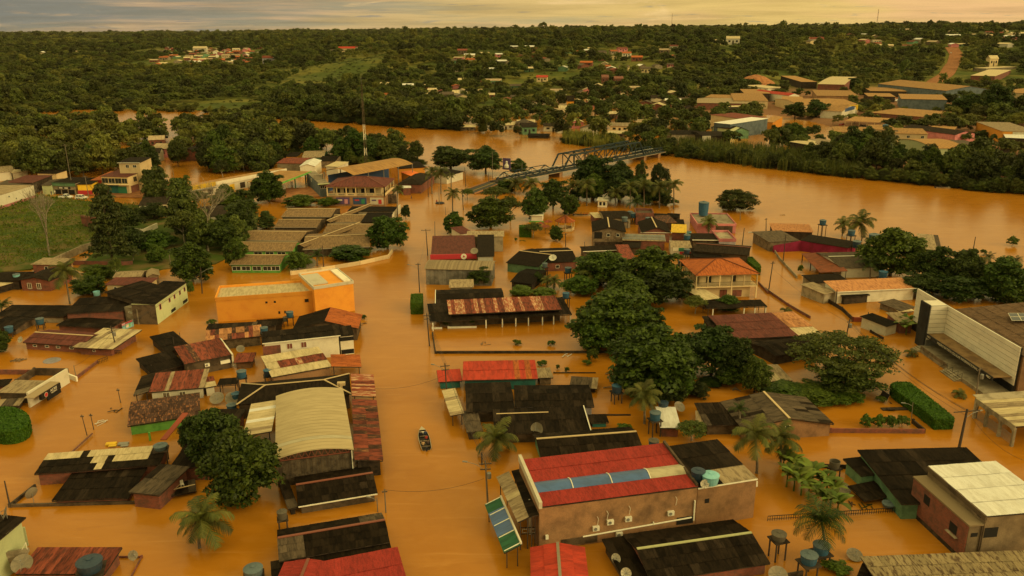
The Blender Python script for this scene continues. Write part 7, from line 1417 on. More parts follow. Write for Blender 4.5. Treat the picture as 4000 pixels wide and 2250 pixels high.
# grass tufts on the field: nobody could count them
X,Y = poly_pts([(-200,830),(0,805),(150,765),(420,798),(540,805),(600,840),(420,920),(200,1005),(60,1045),(-200,1070)],16000); n=len(X)
C = np.stack([X,Y,np.full(n,.35)+rng.uniform(.05,.45,n)],1); big = fbm(X,Y,14,3) > .35; C[big,2] += rng.uniform(.1,.7,big.sum())
V,F = leaf_cloud(C, rng.normal(size=(n,3))*[1,1,.3], np.where(big,1.0,.65)*rng.uniform(.6,1.2,n), .5); tag(link('field_grass',npmesh('field_grass',V,F,['grass_blade'])),'rough green weeds covering the field at left','grass',None,'stuff')
# reed bank beside the bridge
def reeds(name,label,poly,n,hh,mt='leaf_cane'):
    X,Y = poly_pts(poly,n); m_ = len(X); V=[];F=[]
    for x,y in zip(X,Y):
        for k in range(4):
            a = random.uniform(0,6.28); h_ = hh*random.uniform(.6,1.15); dx,dy = math.cos(a),math.sin(a); w_ = .13; lean = random.uniform(.1,.5)*h_*.5; i=len(V); px,py = x+random.uniform(-.7,.7),y+random.uniform(-.7,.7)
            V += [(px-dy*w_,py+dx*w_,-.3),(px+dy*w_,py-dx*w_,-.3),(px+dx*lean*.4+dy*w_,py+dy*lean*.4-dx*w_,h_*.7),(px+dx*lean*.4-dy*w_,py+dy*lean*.4+dx*w_,h_*.7),(px+dx*lean+dy*.03,py+dy*lean-dx*.03,h_),(px+dx*lean-dy*.03,py+dy*lean+dx*.03,h_)]; F += [(i,i+1,i+2,i+3),(i+3,i+2,i+4,i+5)]
    tag(link(name,npmesh(name,V,F,[mt])),label,'reeds',None,'stuff')
reeds('reed_bank','tall pale green cane reeds on the right bank beyond the bridge',[(2530,585),(2700,610),(2900,650),(3100,672),(3340,698),(3360,650),(3150,610),(2900,585),(2650,565)],3200,5.2)
reeds('reed_clump','cane reeds left of the bridge on the far bank',[(2195,560),(2420,592),(2420,560),(2300,540),(2200,532)],1000,5)
# ================================================================ trees one can tell apart
tr('02',1770,1200,2330,1850,'dark','broad mango tree left of the vaulted hall'); tr('03',1950,60,2670,895,'mango2','nearest dense mango tree standing in front of the vaulted hall')
pm('03',1900,900,1880,1185,285,'lone coconut palm in open water at lower left',n=20)
hedge('02',[(40+248*math.cos(a*math.pi/8),1292+125*math.sin(a*math.pi/8)) for a in range(16)],2.3,'big rounded clipped bush at the left edge')
tr('22',565,100,1315,690,'mango','tall rounded mango tree beside the long garden wall'); tr('22',880,420,1690,1190,'mango2','largest dark mango tree in the middle of the right block'); tr('22',1610,430,2130,960,'dark','dark tree right of the largest mango tree'); tr('22',1930,540,2270,1000,'dark','smaller dark tree above the flooded garden'); tr('22',1350,700,1700,1150,'mango','mango tree hanging over the coconut palm')
tr('21',590,1030,1080,1420,'mango2','mango tree with palm behind it in the grove'); tr('21',1040,1020,1580,1520,'mango','rounded mango tree beside the clay-roofed house'); tr('21',830,1270,1320,1700,'light','paler mango tree at the front of the grove'); tr('22',1150,-120,1660,260,'dark','dark tree shading the flooded yard below the grove'); tr('21',480,1270,800,1480,'light','bright shrub tree left of the grove'); tr('22',-20,40,200,150,'light','shrub row beside the rust-striped roof'); tr('22',200,60,420,160,'olive' if 0 else 'light','olive shrub behind the rust-striped roof'); tr('21',200,1240,290,1370,'dark','small tree by the black cottage')
tr('22',1610,130,1840,330,'loose','thin tree beside the black carport'); tr('22',1910,130,2160,310,'mango','leafy tree in front of the black carport'); tr('22',1530,1310,1850,1560,'loose','airy tree right of the white corrugated shed'); tr('22',1665,950,1870,1125,'bamboo','spiky bush clump in the flooded garden',name='shrub',cat='shrub')
tr('11',2000,1190,2235,1385,'dark','tree in front of the grey sheet warehouse')
pm('21',775,1265,780,1400,165,'coconut palm rising out of the mango grove'); pm('21',400,1320,395,1400,80,'small palm left of the grove'); pm('21',330,1310,335,1380,70,'smallest palm at the flooded yard'); pm('22',1240,1060,1250,1340,185,'coconut palm beside the twin-post tank',n=19); pm('13',2260,150,2270,330,235,'coconut palm above the right edge of the main street',n=18)
pm('23',2290,110,2310,480,235,'tall coconut palm behind the rear concrete block',n=18); pm('33',120,150,120,400,215,'coconut palm right of the rear concrete block',n=18); pm('22',2140,1200,2150,1420,110,'young palm by the mossy house',fr=FRD,n=12); pm('33',500,930,540,1290,300,'feathery dark palm above the blue tanks',fr=FRD,n=22)
r = random.Random(5)
for k in range(16):
    x = 160+k*34; y = 420+((k*137)%260)+(k*12); banana(W('33',x-20,y+40,0), r.uniform(3.0,4.4), 'banana plant in the dense clump beside the mint annex','banana clump')
for k,(x,y) in enumerate(((1240,480),(1300,500),(1330,430),(1270,440))): banana(W('32',x,y,0), 3.6, 'banana plant beside the church wall','church bananas')
tr('32',150,445,1130,1070,'rain','wide feathery rain tree spreading over the side street'); tr('32',430,740,1000,1120,'dark','dark dense tree under the rain tree'); tr('32',180,980,700,1185,'light','bright undergrowth bush below the rain tree',name='shrub',cat='shrub'); tr('32',-60,950,330,1130,'light','bright undergrowth by the brown gable',name='shrub',cat='shrub'); tr('22',2150,730,2415,1090,'light','creeper mound between garden and collapsed roof',name='shrub',cat='shrub'); tr('22',1900,780,2200,1010,'light','green mound at the edge of the flooded garden',name='shrub',cat='shrub')
for k,(x0,x1) in enumerate(((850,980),(970,1100),(1080,1210),(1190,1330))): tr('32',x0,1272,x1,1395,'bush',['first','second','third','fourth'][k]+' shrub from the left in the brick planter')
for t,x0,y0,x1,y1,l in (('32',880,370,960,425,'shrub left of the black and tan house'),('32',950,375,1045,430,'shrub before the black and tan house'),('12',1700,330,1860,428,'left bush growing through the veranda roof'),('12',1915,295,2100,420,'right bush growing through the veranda roof'),('22',5,555,90,608,'round floating bush in the walled yard'),('22',330,560,405,612,'dry floating bush in the walled yard'),('22',230,765,330,808,'floating weed by the bright red roof'),('22',665,755,750,800,'floating weed patch near the mango tree'),('22',690,650,810,770,'leafy branch drooping into the yard water'),('12',975,332,1045,362,'green weed raft drifting in the main street'),('22',410,812,455,835,'tiny weed raft behind the bright red roof'),('22',490,840,545,862,'weed raft by the sunken rail'),('32',1010,1080,1120,1145,'bush by the tilted sign'),('21',20,925,55,948,'potted-looking bush in the square'),('31',275,1180,330,1250,'small tree inside the street wall'),('22',970,1350,1140,1440,'low shrub by the mint house roof'),('33',500,1340,780,1470,'bright shrub at the bottom by the blue tanks'),('11',550,685,680,730,'shrub inside the first school court'),('11',760,745,930,775,'shrub inside the right school court'),('11',470,795,540,828,'shrub inside the second school court'),('11',340,915,420,950,'shrub inside the third school court'),('31',2240,915,2360,1000,'bush poking out of the river at right'),('31',2005,1030,2060,1080,'small weed clump at the river edge'),('21',1680,705,1735,732,'weed raft in the river'),('32',160,700,300,760,'reddish shrub')):
    if l != 'reddish shrub': tr(t,x0,y0,x1,y1,'bush',l)
# river side right
tr('31',860,830,1420,1330,'light','yellow-flowering tree on the right river bank'); tr('31',1370,1000,1720,1420,'dark','dark tree beside the drowned roof'); tr('31',1660,1040,2010,1470,'dark','dark tree below the black roof end'); tr('31',1960,1110,2420,1560,'mango','dense tree mass at the right edge'); tr('31',1250,1250,1620,1500,'dark','dark tree behind the rust-orange roof'); tr('32',1560,-60,2000,230,'dark','dark trees behind the church roof'); tr('32',2040,-40,2500,240,'mango','dense tree at the right above the church roof')
pm('31',872,765,885,945,155,'taller coconut palm on the river edge',n=18); pm('31',705,785,700,895,95,'shorter coconut palm on the river edge'); pm('31',965,1165,960,1310,135,'palm beside the mossy grey roof',fr=FRD,n=14); pm('31',2030,1240,2035,1449,190,'big dark palm behind the church'); pm('31',1700,1320,1705,1449,140,'dark palm above the church pillar',fr=FRD,n=14); pm('31',2080,1100,2085,1180,75,'small palm at the right river bank',fr=FRD); pm('31',2340,1130,2340,1200,70,'last palm at the right edge',fr=FRD); pm('31',1840,1080,1840,1150,80,'small palm by the black roof end',fr=FRD)
# the square and island
tr('21',560,150,945,545,'dark','tallest tree on the drowned square in front of the bridge'); tr('21',845,215,1180,565,'dark','second tree on the drowned square'); tr('21',1060,330,1300,600,'dark','bushy tree among the square palms'); tr('21',1275,235,1480,560,'bamboo','weeping tree among the square palms'); tr('21',1160,200,1275,420,'bamboo','tall narrow tree among the square palms'); tr('21',1280,430,1500,610,'dark','low dark tree at the square edge'); tr('21',250,370,525,640,'dark','flat-topped tree standing in the square','b'); tr('21',80,465,345,740,'mango','round tree behind the clipped hedge','b'); tr('21',430,508,655,695,'round','neat round tree beside the moored boat','b'); tr('21',-120,520,85,760,'loose','tree at the left of the square','b'); tr('21',345,800,480,945,'round','dark topiary cone in the square','b'); tr('21',110,770,290,930,'loose','straggly bush by the clipped hedge'); tr('21',1905,465,2305,685,'bamboo','bamboo clump out in the river'); tr('21',1490,560,1580,605,'bush','floating bush beside the last palm')
for x,yc,yb,l in ((705,420,612,'first royal palm of the square from the left'),(975,500,615,'short royal palm before the dark trees'),(1115,440,640,'royal palm beside the white pavilion'),(1245,425,625,'slim royal palm in the middle of the square'),(1390,440,635,'royal palm before the weeping tree'),(1525,425,645,'rightmost royal palm at the river'),(180,410,500,'pale royal palm behind the flat-topped tree'),(570,430,560,'royal palm half hidden by the tallest tree'),(25,410,495,'small royal palm by the bridge ramp')): pm('21',x,yc-12,x,yb,108,l,n=15,rt=.2,name='royal_palm')
pm('21',1160,580,1160,690,95,'coconut palm before the black roofs',fr=FRD); pm('21',1855,760,1855,880,95,'coconut palm before the pink riverside block')
tr('11',1060,708,1425,1060,'round','neat round tree at the street corner by the school'); tr('11',1758,675,1972,895,'round','round street tree by the emblem shop'); tr('11',2005,540,2420,855,'mango','large street tree behind the emblem shop'); tr('11',2130,430,2400,600,'loose','thin tree beside the bridge ramp'); tr('11',1645,60,2035,290,'dark','wide dark tree on the near river bank'); tr('11',2005,65,2330,335,'dark','dark tree beside the billboard'); tr('11',1370,610,1458,745,'dark','small street tree behind the round one'); tr('11',270,510,580,640,'mango','shrubby tree behind the school'); tr('11',590,530,790,632,'light','light shrub behind the school',name='shrub',cat='shrub'); tr('11',-20,300,275,600,'mango','full tree before the filling station'); tr('11',-420,480,-120,640,'mango2','tree left of the filling station'); tr('11',285,1050,515,1240,'light','leafy shrub at the green school wall',name='shrub',cat='shrub'); tr('11',690,985,1090,1150,'mango','shrubbery before the largest school wing'); tr('11',1520,370,1640,440,'bush','clipped shrub by the dark hipped house'); tr('11',-10,640,215,850,'tier','tiered tree left of the school'); tr('11',1930,450,2060,560,'loose','dry thin tree in the street')
for x,yc,yb,rp,l in ((1335,450,720,75,'tall street palm by the arcade building'),(1855,490,670,92,'palm standing in the flooded street'),(1660,285,500,100,'left of the tall palms by the orange roof'),(1745,290,500,92,'right of the tall palms by the orange roof'),(1842,325,440,48,'small palm by the white wall store')): pm('11',x,yc,x,yb,rp,l,n=14,rt=.2,name='royal_palm')
pm('11',575,1080,580,1180,95,'palm in the school shrubbery',fr=FRD,n=12)
tr('01',850,330,1290,1160,'tier','tall tiered dark tree on the field edge','b'); tr('01',1640,980,2020,1375,'mango','mango tree left of the green school wing'); tr('01',1395,985,1580,1165,'light','yellow-green tree behind the mango'); tr('01',2130,910,2355,1225,'mango2','tree at the corner of the green school wing'); tr('01',1330,590,1585,765,'dark','dark tree before the tan terrace'); tr('01',800,1170,1070,1330,'mango','tree behind the maroon wing'); tr('01',690,1270,1000,1480,'mango2','tree left of the maroon wing'); tr('01',1950,740,2310,1070,'dark','dark tree left of the school'); tr('01',1590,660,1900,1000,'loose','palm-like thicket tree behind the bare one'); tr('01',1280,850,1640,1060,'mango','thicket tree behind the dark pool'); tr('01',2210,460,2420,620,'dark','dark tree below the shop row'); tr('01',1740,470,1990,640,'loose','grey thicket tree before the shop row'); tr('01',1370,250,1600,490,'loose','open reddish tree beside the terrace house','b'); tr('01',1190,990,1330,1150,'loose','thin tree by the dark pool'); tr('01',1040,1100,1180,1330,'loose','thin tree behind the maroon wing'); tr('02',-140,440,115,690,'mango','tree cut off at the left edge by the maroon house'); tr('02',1950,360,2045,410,'bush','weeds at the foot of the orange block'); tr('01',2040,420,2240,620,'mango','tree beside the shop row'); tr('02',1750,0,1840,140,'bush','bush at the corner of the pale green house'); tr('01',1750,760,2000,1000,'dark','shaded tree behind the bare tree')
pm('01',610,1225,660,1540,170,'leaning coconut palm behind the left roofs',n=17); pm('01',20,1560,15,1640,110,'palm at the left edge',fr=FRD)
bare_tree(W('01',465,1085,0.3), 22, 'bare pale tree on the grass field',.45,3); bare_tree(W('01',1965,1040,.2), 22, 'bare grey tree in the thicket left of the school',.7,5)
for x0,y0,x1,y1,kd,l in ((0,1190,105,1385,'dark','dark round tree left of the flooded far street'),(125,1175,350,1375,'mango','round tree beside the flooded far street'),(640,740,880,855,'dark','spreading tree behind the tan flat roofs'),(850,760,970,915,'tier','tall tree between the tan sheds'),(1720,900,2000,1140,'dark','leafy tree right of the blue-grey warehouse'),(2000,810,2265,1160,'dark','tallest tree beside the blue-grey warehouse'),(340,950,560,1135,'dark','tree before the market hall'),(150,970,350,1130,'dark','tree left of the market hall'),(1200,1110,1500,1200,'light','green bushes behind the long white row'),(2200,940,2420,1150,'dark','tree mass at the far right edge'),(1930,1230,2070,1330,'dark','tree in front of the pink gabled house')): tr('30',x0,y0,x1,y1,kd,l)
for t,x0,y0,x1,y1,kd,l in (('22',2080,700,2415,930,'light','leafy undergrowth between garden and sagging roof'),('32',0,1000,260,1100,'mango','low glossy bush under the rain tree'),('32',560,1010,900,1170,'light','bright bush at the right of the undergrowth'),('22',1750,900,2000,1000,'dark','low dark bush by the spiky clump'),('22',930,560,1180,760,'dark','dark lower crown between the two mango trees'),('22',1480,880,1720,1060,'mango','low mango crown over the round dish'),('03',1700,-60,2000,330,'dark','dark tree behind the nearest mango'),('22',620,330,960,705,'mango2','low glossy crown at the foot of the tall rounded mango'),('22',1130,220,1420,600,'dark','dark crown behind the largest mango tree'),('22',1300,930,1640,1195,'dark','shadowy crown over the twin-post tank'),('22',1480,520,1760,880,'mango','glossy crown linking the mango and the dark tree'),('21',870,1120,1160,1400,'dark','dark crown in the heart of the grove'),('22',930,-40,1240,260,'mango2','glossy crown between grove and tall mango'),('01',1000,600,1330,900,'dark','broad dark tree on the field edge'),('01',1130,820,1420,1080,'dark','shady tree beside the dark pool'),('01',2150,620,2420,860,'mango2','tree mass left of the first school wing'),('11',-260,560,40,720,'dark','tree between shop row and school')): tr(t,x0,y0,x1,y1,kd,l,**(dict(name='shrub',cat='shrub') if 'bush' in l or 'undergrowth' in l else {}))
for x0,y0,x1,y1,kd,l in ((-20,178,150,335,'dark','dark tree behind the near end of the bridge'),(-150,360,30,500,'mango2','glossy tree beside the bridge ramp'),(640,330,900,585,'mango','glossy lower tree on the drowned square'),(880,330,1130,600,'dark','third tree on the drowned square behind the short palm'),(1150,400,1360,615,'mango2','glossy low tree under the slim royal palm'),(540,440,720,570,'dark','low dark tree behind the first royal palm'),(1380,500,1510,620,'bamboo','thicket at the foot of the rightmost palm')): tr('21',x0,y0,x1,y1,kd,l)
# ---------------------------------------------------------------- poles, wires, mast
pl('13',2163,362,2190,765,'tall wired utility pole beside the green awning',arms=((.1,.1,1.6),(.1,.9,1.4)),lamp=(2.9,2.6),transformer=True); pl('13',2130,282,2130,400,'short pole under the street palm',mt='polewood',arms=())
pl('12',1782,768,1805,1108,'wired pole at the dull red roof',arms=((.2,.2,1.6),(.2,.9,1.2)),mt='polewood',lamp=(2.7,2.2)); pl('12',1610,300,1640,608,'wired pole at the veranda corner',mt='polewood',arms=((.2,.1,1.4),(.2,.8,1.2))); pl('11',1528,1150,1545,1430,'pole in front of the grey sheet warehouse',mt='polewood',arms=((.2,.1,1.2),),lamp=(2.7,2.4)); pl('11',1602,832,1622,1082,'pole with crossarm beside the emblem shop',mt='polewood',arms=((.1,0,2.6),)); pl('11',1686,760,1690,990,'slim pole beside the emblem shop roof',arms=()); pl('11',1942,450,1958,655,'leaning pole in the flooded street by the palm',mt='polewood',arms=((.4,.1,1.8),),transformer=True); pl('11',1785,620,1790,700,'pale sign pole by the round street tree',arms=(),r=.1); pl('11',625,985,638,1200,'dark pole before the school',mt='polewood',arms=())
pl('21',505,870,508,1000,'pole before the kiosk',mt='polewood',arms=((.2,0,1),)); pl('21',685,950,690,1010,'thin pole before the wooden house',arms=()); pl('21',2192,822,2170,980,'leaning pole in the river street',mt='polewood',arms=()); pl('21',2155,655,2155,750,'lamp pole by the pink block',arms=(),lamp=(2,1)); pl('21',2398,730,2400,850,'pole at the river street corner',mt='polewood',arms=((.3,0,1),)); pl('31',168,890,140,1158,'dark pole at the magenta house wall',mt='polewood',arms=((.5,.4,1.4),)); pl('31',48,1135,5,1400,'pole by the river street wall',mt='polewood',arms=((.5,.2,1.4),)); pl('31',1958,905,1932,1050,'pole standing in the river shallows',mt='polewood',arms=()); pl('32',772,352,725,560,'dark pole behind the rain tree',mt='polewood',arms=((.6,.2,1.6),),transformer=True); pl('32',652,75,640,235,'pole in front of the rust-orange house',mt='polewood',arms=()); pl('32',948,285,935,395,'thin pole by the black and tan house',arms=()); pl('33',1880,-125,1795,258,'big dark pole beside the long hedge',mt='polewood',arms=((.15,.0,4.2),),lamp=(.3,2.4),r=.24); pl('32',2000,810,1965,1075,'pole in front of the church doors',arms=((.6,.1,1.6),),transformer=True); pl('32',1368,1140,1355,1305,'thin lamp pole by the hedge',arms=(),lamp=(2.9,1.2),r=.07)
pl('01',610,30,690,482,'leaning wired pole at the green fronted shop',arms=((.2,.2,2.2),)); pl('01',800,330,845,560,'pole beside the parked cars',arms=((.2,.1,2),)); pl('01',1628,260,1660,515,'pole by the yellow shop front',arms=()); pl('01',1690,385,1703,530,'dark post at the yellow pier',mt='polewood',arms=()); pl('01',1892,1195,1905,1440,'dark street pole beside the mango tree',mt='polewood',arms=(),lamp=(.6,2.4)); pl('01',1595,1075,1612,1170,'white post behind the mango tree',arms=()); pl('01',985,0,995,170,'bare trunk-like pole in the left wood',arms=()); pl('11',260,30,268,130,'white antenna mast at the wood edge',arms=((0,.2,2.4),)); pl('11',2230,100,2232,400,'flag pole at the bridge ramp',arms=(),r=.12); pl('11',2195,300,2195,440,'lamp pole at the bridge ramp',arms=(),lamp=(2.6,2)); pl('21',95,210,95,345,'street lamp at the bridge end',arms=(),lamp=(3.0,3)); pl('11',1620,330,1625,530,'pole before the orange roof',mt='polewood',arms=((.1,.1,1.2),)); pl('11',1725,430,1728,600,'thin post in the flooded crossing',arms=()); pl('11',950,400,962,600,'pole before the arcade posters',arms=((.1,0,2.2),)); pl('11',1968,250,1980,430,'tall pole beside the white wall store',mt='polewood',arms=()); pl('30',590,1040,585,1130,'pole in the flooded far street',arms=()); pl('30',617,1090,612,1190,'dark pole in the flooded far street',mt='polewood',arms=())
mb0 = W('11',1045,355,0.5); mh = zat(full('10',993,790)[1], math.hypot(mb0.x,mb0.y)); ms = root('radio_mast','slender red and white lattice radio mast behind the arcade','mast',mb0)
for k in range(12):
    z0_,z1_ = mh*k/12, mh*(k+1)/12; w_ = .75*(1-.65*k/12); c = 'plaster_white' if k in (3,5,6,1) else 'brownroof'; g = MB(); cs_ = [(w_,0),(-w_*.5,w_*.87),(-w_*.5,-w_*.87)]
    for i in range(3):
        a = mb0+Vector((*cs_[i],z0_)); e = mb0+Vector((cs_[i][0]*.95,cs_[i][1]*.95,z1_)); n_ = mb0+Vector((cs_[(i+1)%3][0]*.95,cs_[(i+1)%3][1]*.95,z1_)); g.beam(a,e,.13).beam(a,n_,.08)
    g.obj('mast_section',c,ms)
g = MB().beam(mb0+Vector((0,0,mh)),mb0+Vector((0,0,mh+3)),.08).obj('spike','metal_grey',ms)
for px,py0,py1,l in ((2623,52,108,'far radio mast on the skyline right of centre'),(3424,36,98,'taller far radio mast on the right skyline'),(2370,95,116,'tiny far mast on the skyline at centre')):
    p = Wt(px,py1+8); D = math.hypot(p.x,p.y); zt = zat(py0,D,px); o = root('far_mast',l,'mast',p); wdt = 2.6 if px > 3000 else 1.3
    for k in range(8):
        f,gk = k/8,(k+1)/8; h_=zt-p.z; g = MB()
        for s in (-1,1): g.beam(p+Vector((s*wdt*(1-f*.6),0,h_*f)),p+Vector((s*wdt*(1-gk*.6),0,h_*gk)),.7)
        g.beam(p+Vector((-wdt*(1-f*.6),0,h_*f)),p+Vector((wdt*(1-gk*.6),0,h_*gk)),.5); g.obj('mast_section','rust' if k%2 else 'brownroof',o)
wire(W('13',2175,420,7.5),W('12',1790,820,6.8),.6,'cable from the awning pole to the red roof pole'); wire(W('13',2185,430,7),W('12',1800,830,6.3),.8,'lower cable from the awning pole to the red roof pole'); wire(W('12',1790,820,6.8),W('12',1618,340,6.5),.5,'cable from the red roof pole to the veranda pole'); wire(W('12',1618,340,6.5),W('11',1532,1190,6.5),.5,'cable from the veranda pole to the warehouse pole'); wire(W('11',1532,1190,6.5),W('11',1610,870,6.5),.5,'cable from the warehouse pole to the crossarm pole'); wire(W('13',2150,530,5),W('13',1215,635,4),.9,'cable crossing the main street near the boat'); wire(W('12',1790,880,5),W('12',1120,1010,4),.8,'cable crossing the main street by the rust-ribbed awning')
wire(W('32',770,390,8),W('33',1885,-100,8.5),1.0,'upper cable along the church street'); wire(W('32',765,400,7),W('33',1875,-60,7.2),1.2,'lower cable along the church street'); wire(W('31',160,930,7),W('31',45,1160,7),.5,'cable along the river street wall'); wire(W('31',30,1190,7),W('32',770,390,7.5),.9,'cable from the river street to the rain tree'); wire(W('33',1885,-100,8.5),W('33',2415,360,8),1.0,'cable leaving the big dark pole to the right'); wire(W('02',1060,470,6),W('02',700,800,3.5),.7,'cable from the leaning pole to the gate post'); wire(W('02',1060,470,6),W('01',1900,1230,6),.8,'cable from the leaning pole past the pale green house'); wire(W('01',640,150,9),W('01',820,370,7),.5,'cable between the poles at the mud road')
for k,(o_,l) in enumerate(((.5,'second'),(1.0,'third'))):
    for a,c_,s_,n_ in ((W('13',2175,420,7.3-o_),W('12',1790,820,6.6-o_),.7,'awning pole and red roof pole'),(W('12',1790,820,6.6-o_),W('12',1618,340,6.3-o_),.6,'red roof pole and veranda pole'),(W('12',1618,340,6.3-o_),W('11',1532,1190,6.3-o_),.6,'veranda pole and warehouse pole'),(W('32',770,390,7.8-o_),W('33',1885,-100,8.2-o_),1.3,'rain tree pole and big dark pole'),(W('02',1060,470,5.8-o_),W('01',1900,1230,5.8-o_),.9,'leaning pole and street lamp pole')): wire(a+Vector((o_*.5,0,0)),c_+Vector((o_*.5,0,0)),s_,l+' cable between '+n_,.022)
rr = random.Random(4)
for k,(t,x,y,n_) in enumerate((('12',1010,405,'in the main street'),('22',520,700,'in the walled yard'),('33',820,770,'by the drifted roof panel'),('33',925,800,'near the lattice fence'),('12',2165,590,'inside the garden wall'),('02',945,1338,'behind the clipped bush'),('02',1070,1222,'in the left side street'),('22',1900,985,'in the flooded garden'),('22',2110,1020,'at the garden edge'),('21',2250,865,'in the river street'),('31',130,700,'out in the river'),('21',95,945,'in the flooded square'))):
    p = W(t,x,y,0); mb = MB()
    for i in range(5): mb.beam(p+Vector((rr.uniform(-.8,.8),rr.uniform(-.8,.8),.02+.03*i)),p+Vector((rr.uniform(-1.1,1.1),rr.uniform(-1.1,1.1),.05+.03*i)),rr.uniform(.08,.2),.05)
    mb.obj('debris_raft',('wood','cloth_white','wood_dark','leaf_thicket')[k%4],label=('brown','pale','dark','weedy')[k%4]+' tangle of flotsam '+n_,cat='debris',group='flotsam')
# tilted sign and planks
sg = root('tilted_sign','black sign board tilted in the water near the hedge','sign',W('32',1110,1110,0)); MB().beam(W('32',1070,1050,1.4),W('32',1135,1095,1.0),.08,1.2).obj('board','black',sg); MB().beam(W('32',1085,1095,-.5),W('32',1165,1150,.1),.12).obj('post','polewood',sg)
MB().box(W('32',1190,1215,-.2),4.2,1.0,.35,.05).box(W('32',1160,1210,.15),1.2,.5,.2,.05).obj('drifting_board','wood_dark',label='dark board drifting in front of the hedge',cat='debris')
MB().box(W('12',2165,590,-.1),.6,.4,.2,.4).obj('floating_debris','lime',label='scrap of green debris in the walled yard',cat='debris') if 0 else None
for k,(a,c_,l) in enumerate((((880,870),(1000,850),'uppermost board of the driftwood heap'),((860,1000),(950,990),'board in front of the burnt stand'),((900,910),(985,900),'middle board of the driftwood heap'),((905,885),(930,940),'crosswise board of the driftwood heap'),((930,860),(1010,905),'slanting board of the driftwood heap'))): MB().beam(W('22',*a,.1),W('22',*c_,.25),.25,.08).obj('drift_board','wood',label=l,cat='board',group='driftwood boards')
MB().beam(W('13',705,815,.05),W('13',795,770,.05),.2,.06).beam(W('13',710,800,.08),W('13',790,800,.08),.12,.06).obj('floating_planks','wood',label='pair of crossed planks floating by the white gutter',cat='debris')
# ---------------------------------------------------------------- cars
for x,y,az,k,l in ((575,490,.05,'sedan','white sedan on the mud road by the green shop'),(625,545,-.15,'pickup','white pickup parked at the grass edge'),(772,552,-.1,'suv','white suv parked beside the leaning pole')):
    p = W('01',x,y,.32); car(p,az,k,l)
for k in range(9):
    x,y = (1175+((k*53)%90), 940+((k*29)%40)); p = Wt(*full('30',x,y)); car(p+Vector((k*.8,0,.1)),random.uniform(-.4,.4),('sedan','suv')[k%2],'light car parked in the lot beside the blue-grey warehouse',('carwhite','carsilver')[k%2],'cars in the far lot')
for k,(x,y,c) in enumerate(((880,1205,'carred'),(905,1208,'carsilver'),(700,1195,'carred'),(1515,815,'carwhite'),(1725,505,'carwhite'))): p = Wt(*full('30',x,y)); car(p+Vector((0,0,.3)),.3*k,'sedan',['red car before the open shed row','silver car before the open shed row','red car at the left of the open shed row','white car at the foot of the dirt road','white car driving up the dirt road'][k],c,'far cars')
# ---------------------------------------------------------------- boats and people
def boat(bow, stern, wd, label, name='motor_boat', motor=True):
    d = bow-stern; d.z=0; Ln=d.length; az=math.atan2(d.y,d.x); o=root(name,label,'boat',(bow+stern)/2,None,az); og=ORG[o.name]; ORG[o.name]=Vector((0,0,0)); n=12; V=[]; F=[]
    for i in range(n+1):
        f=i/n; x=-Ln/2+Ln*f; w_=wd/2*(1 if f<.5 else math.cos((f-.5)*math.pi)**.7 if f<1 else 0)*(.88+.12*min(1,f*3)); w_=max(w_,.02); sh=.42+.25*max(0,f-.6)
        V += [(x,-w_,sh),(x,-w_*.75,-.12),(x,w_*.75,-.12),(x,w_,sh),(x,w_*.92,sh),(x,w_*.66,.02),(x,-w_*.66,.02),(x,-w_*.92,sh)]
    for i in range(n):
        for j in range(8): F.append((i*8+j,(i+1)*8+j,(i+1)*8+(j+1)%8,i*8+(j+1)%8))
    F += [(0,1,6,7),(1,2,5,6),(2,3,4,5)]; me=bpy.data.meshes.new('hull'); me.from_pydata(V,[],F); me.materials.append(MATS['alu']); me.materials.append(MATS['boatdark'])
    for q,f in enumerate(me.polygons): f.material_index = 1 if q < n*8 and q%8 in (4,5,6) else 0
    me.update(); h=link('hull',me,o); ORG[h.name]=Vector((0,0,0))
    for f in (.12,.38,.62): MB().box((-Ln/2+Ln*f,0,.26),.3,wd*.8*(1 if f<.5 else .85),.05).obj('thwart','wood',o)
    MB().quad((Ln*.5-.02,0,.68),(Ln*.34,-wd*.30,.56),(Ln*.34,wd*.30,.56)).obj('foredeck','alu',o)
    if motor: MB().box((-Ln/2-.25,0,.2),.35,.3,.5).beam((-Ln/2-.25,0,-.4),(-Ln/2-.25,0,.3),.1).obj('outboard_motor','cloth_dark',o)
    ORG[o.name]=og; return o,az,Ln
bow,stern = W('13',1562,50,.4),W('13',1608,243,.4); bow.z=stern.z=0; bt,az,Ln = boat(bow,stern,1.75,'aluminium motor boat with five people on the main street')
def on(o,az,x,y,z): p=o.location; return Vector((p.x+math.cos(az)*x-math.sin(az)*y, p.y+math.sin(az)*x+math.cos(az)*y, z))
pf = az-math.pi/2
person(on(bt,az,-Ln*.36,.38,.30),pf,'sit','person in a tan shirt sitting at the left of the boat stern','cloth_tan','cloth_dark','boat crew',.95); person(on(bt,az,-Ln*.33,-.38,.30),pf,'sit','person in a brown shirt sitting at the right of the boat stern','cloth_brown','cloth_dark','boat crew',.95); person(on(bt,az,-Ln*.08,-.32,.28),pf,'sit','person in a red shirt amidships in the boat','cloth_red','cloth_dark','boat crew',.9); person(on(bt,az,.0+Ln*.12,.35,.30),pf,'sit','person in dark clothes at the left of the boat bow','cloth_dark','cloth_dark','boat crew',.95); person(on(bt,az,Ln*.14,-.33,.30),pf,'sit','person in dark blue at the right of the boat bow','cloth_blue','cloth_dark','boat crew',.95)
MB().box(on(bt,az,Ln*.25,0,.25),.5,.9,.25,az).obj('cargo_bag','cloth_white',label='white bag stowed in the bow of the boat',cat='bag')
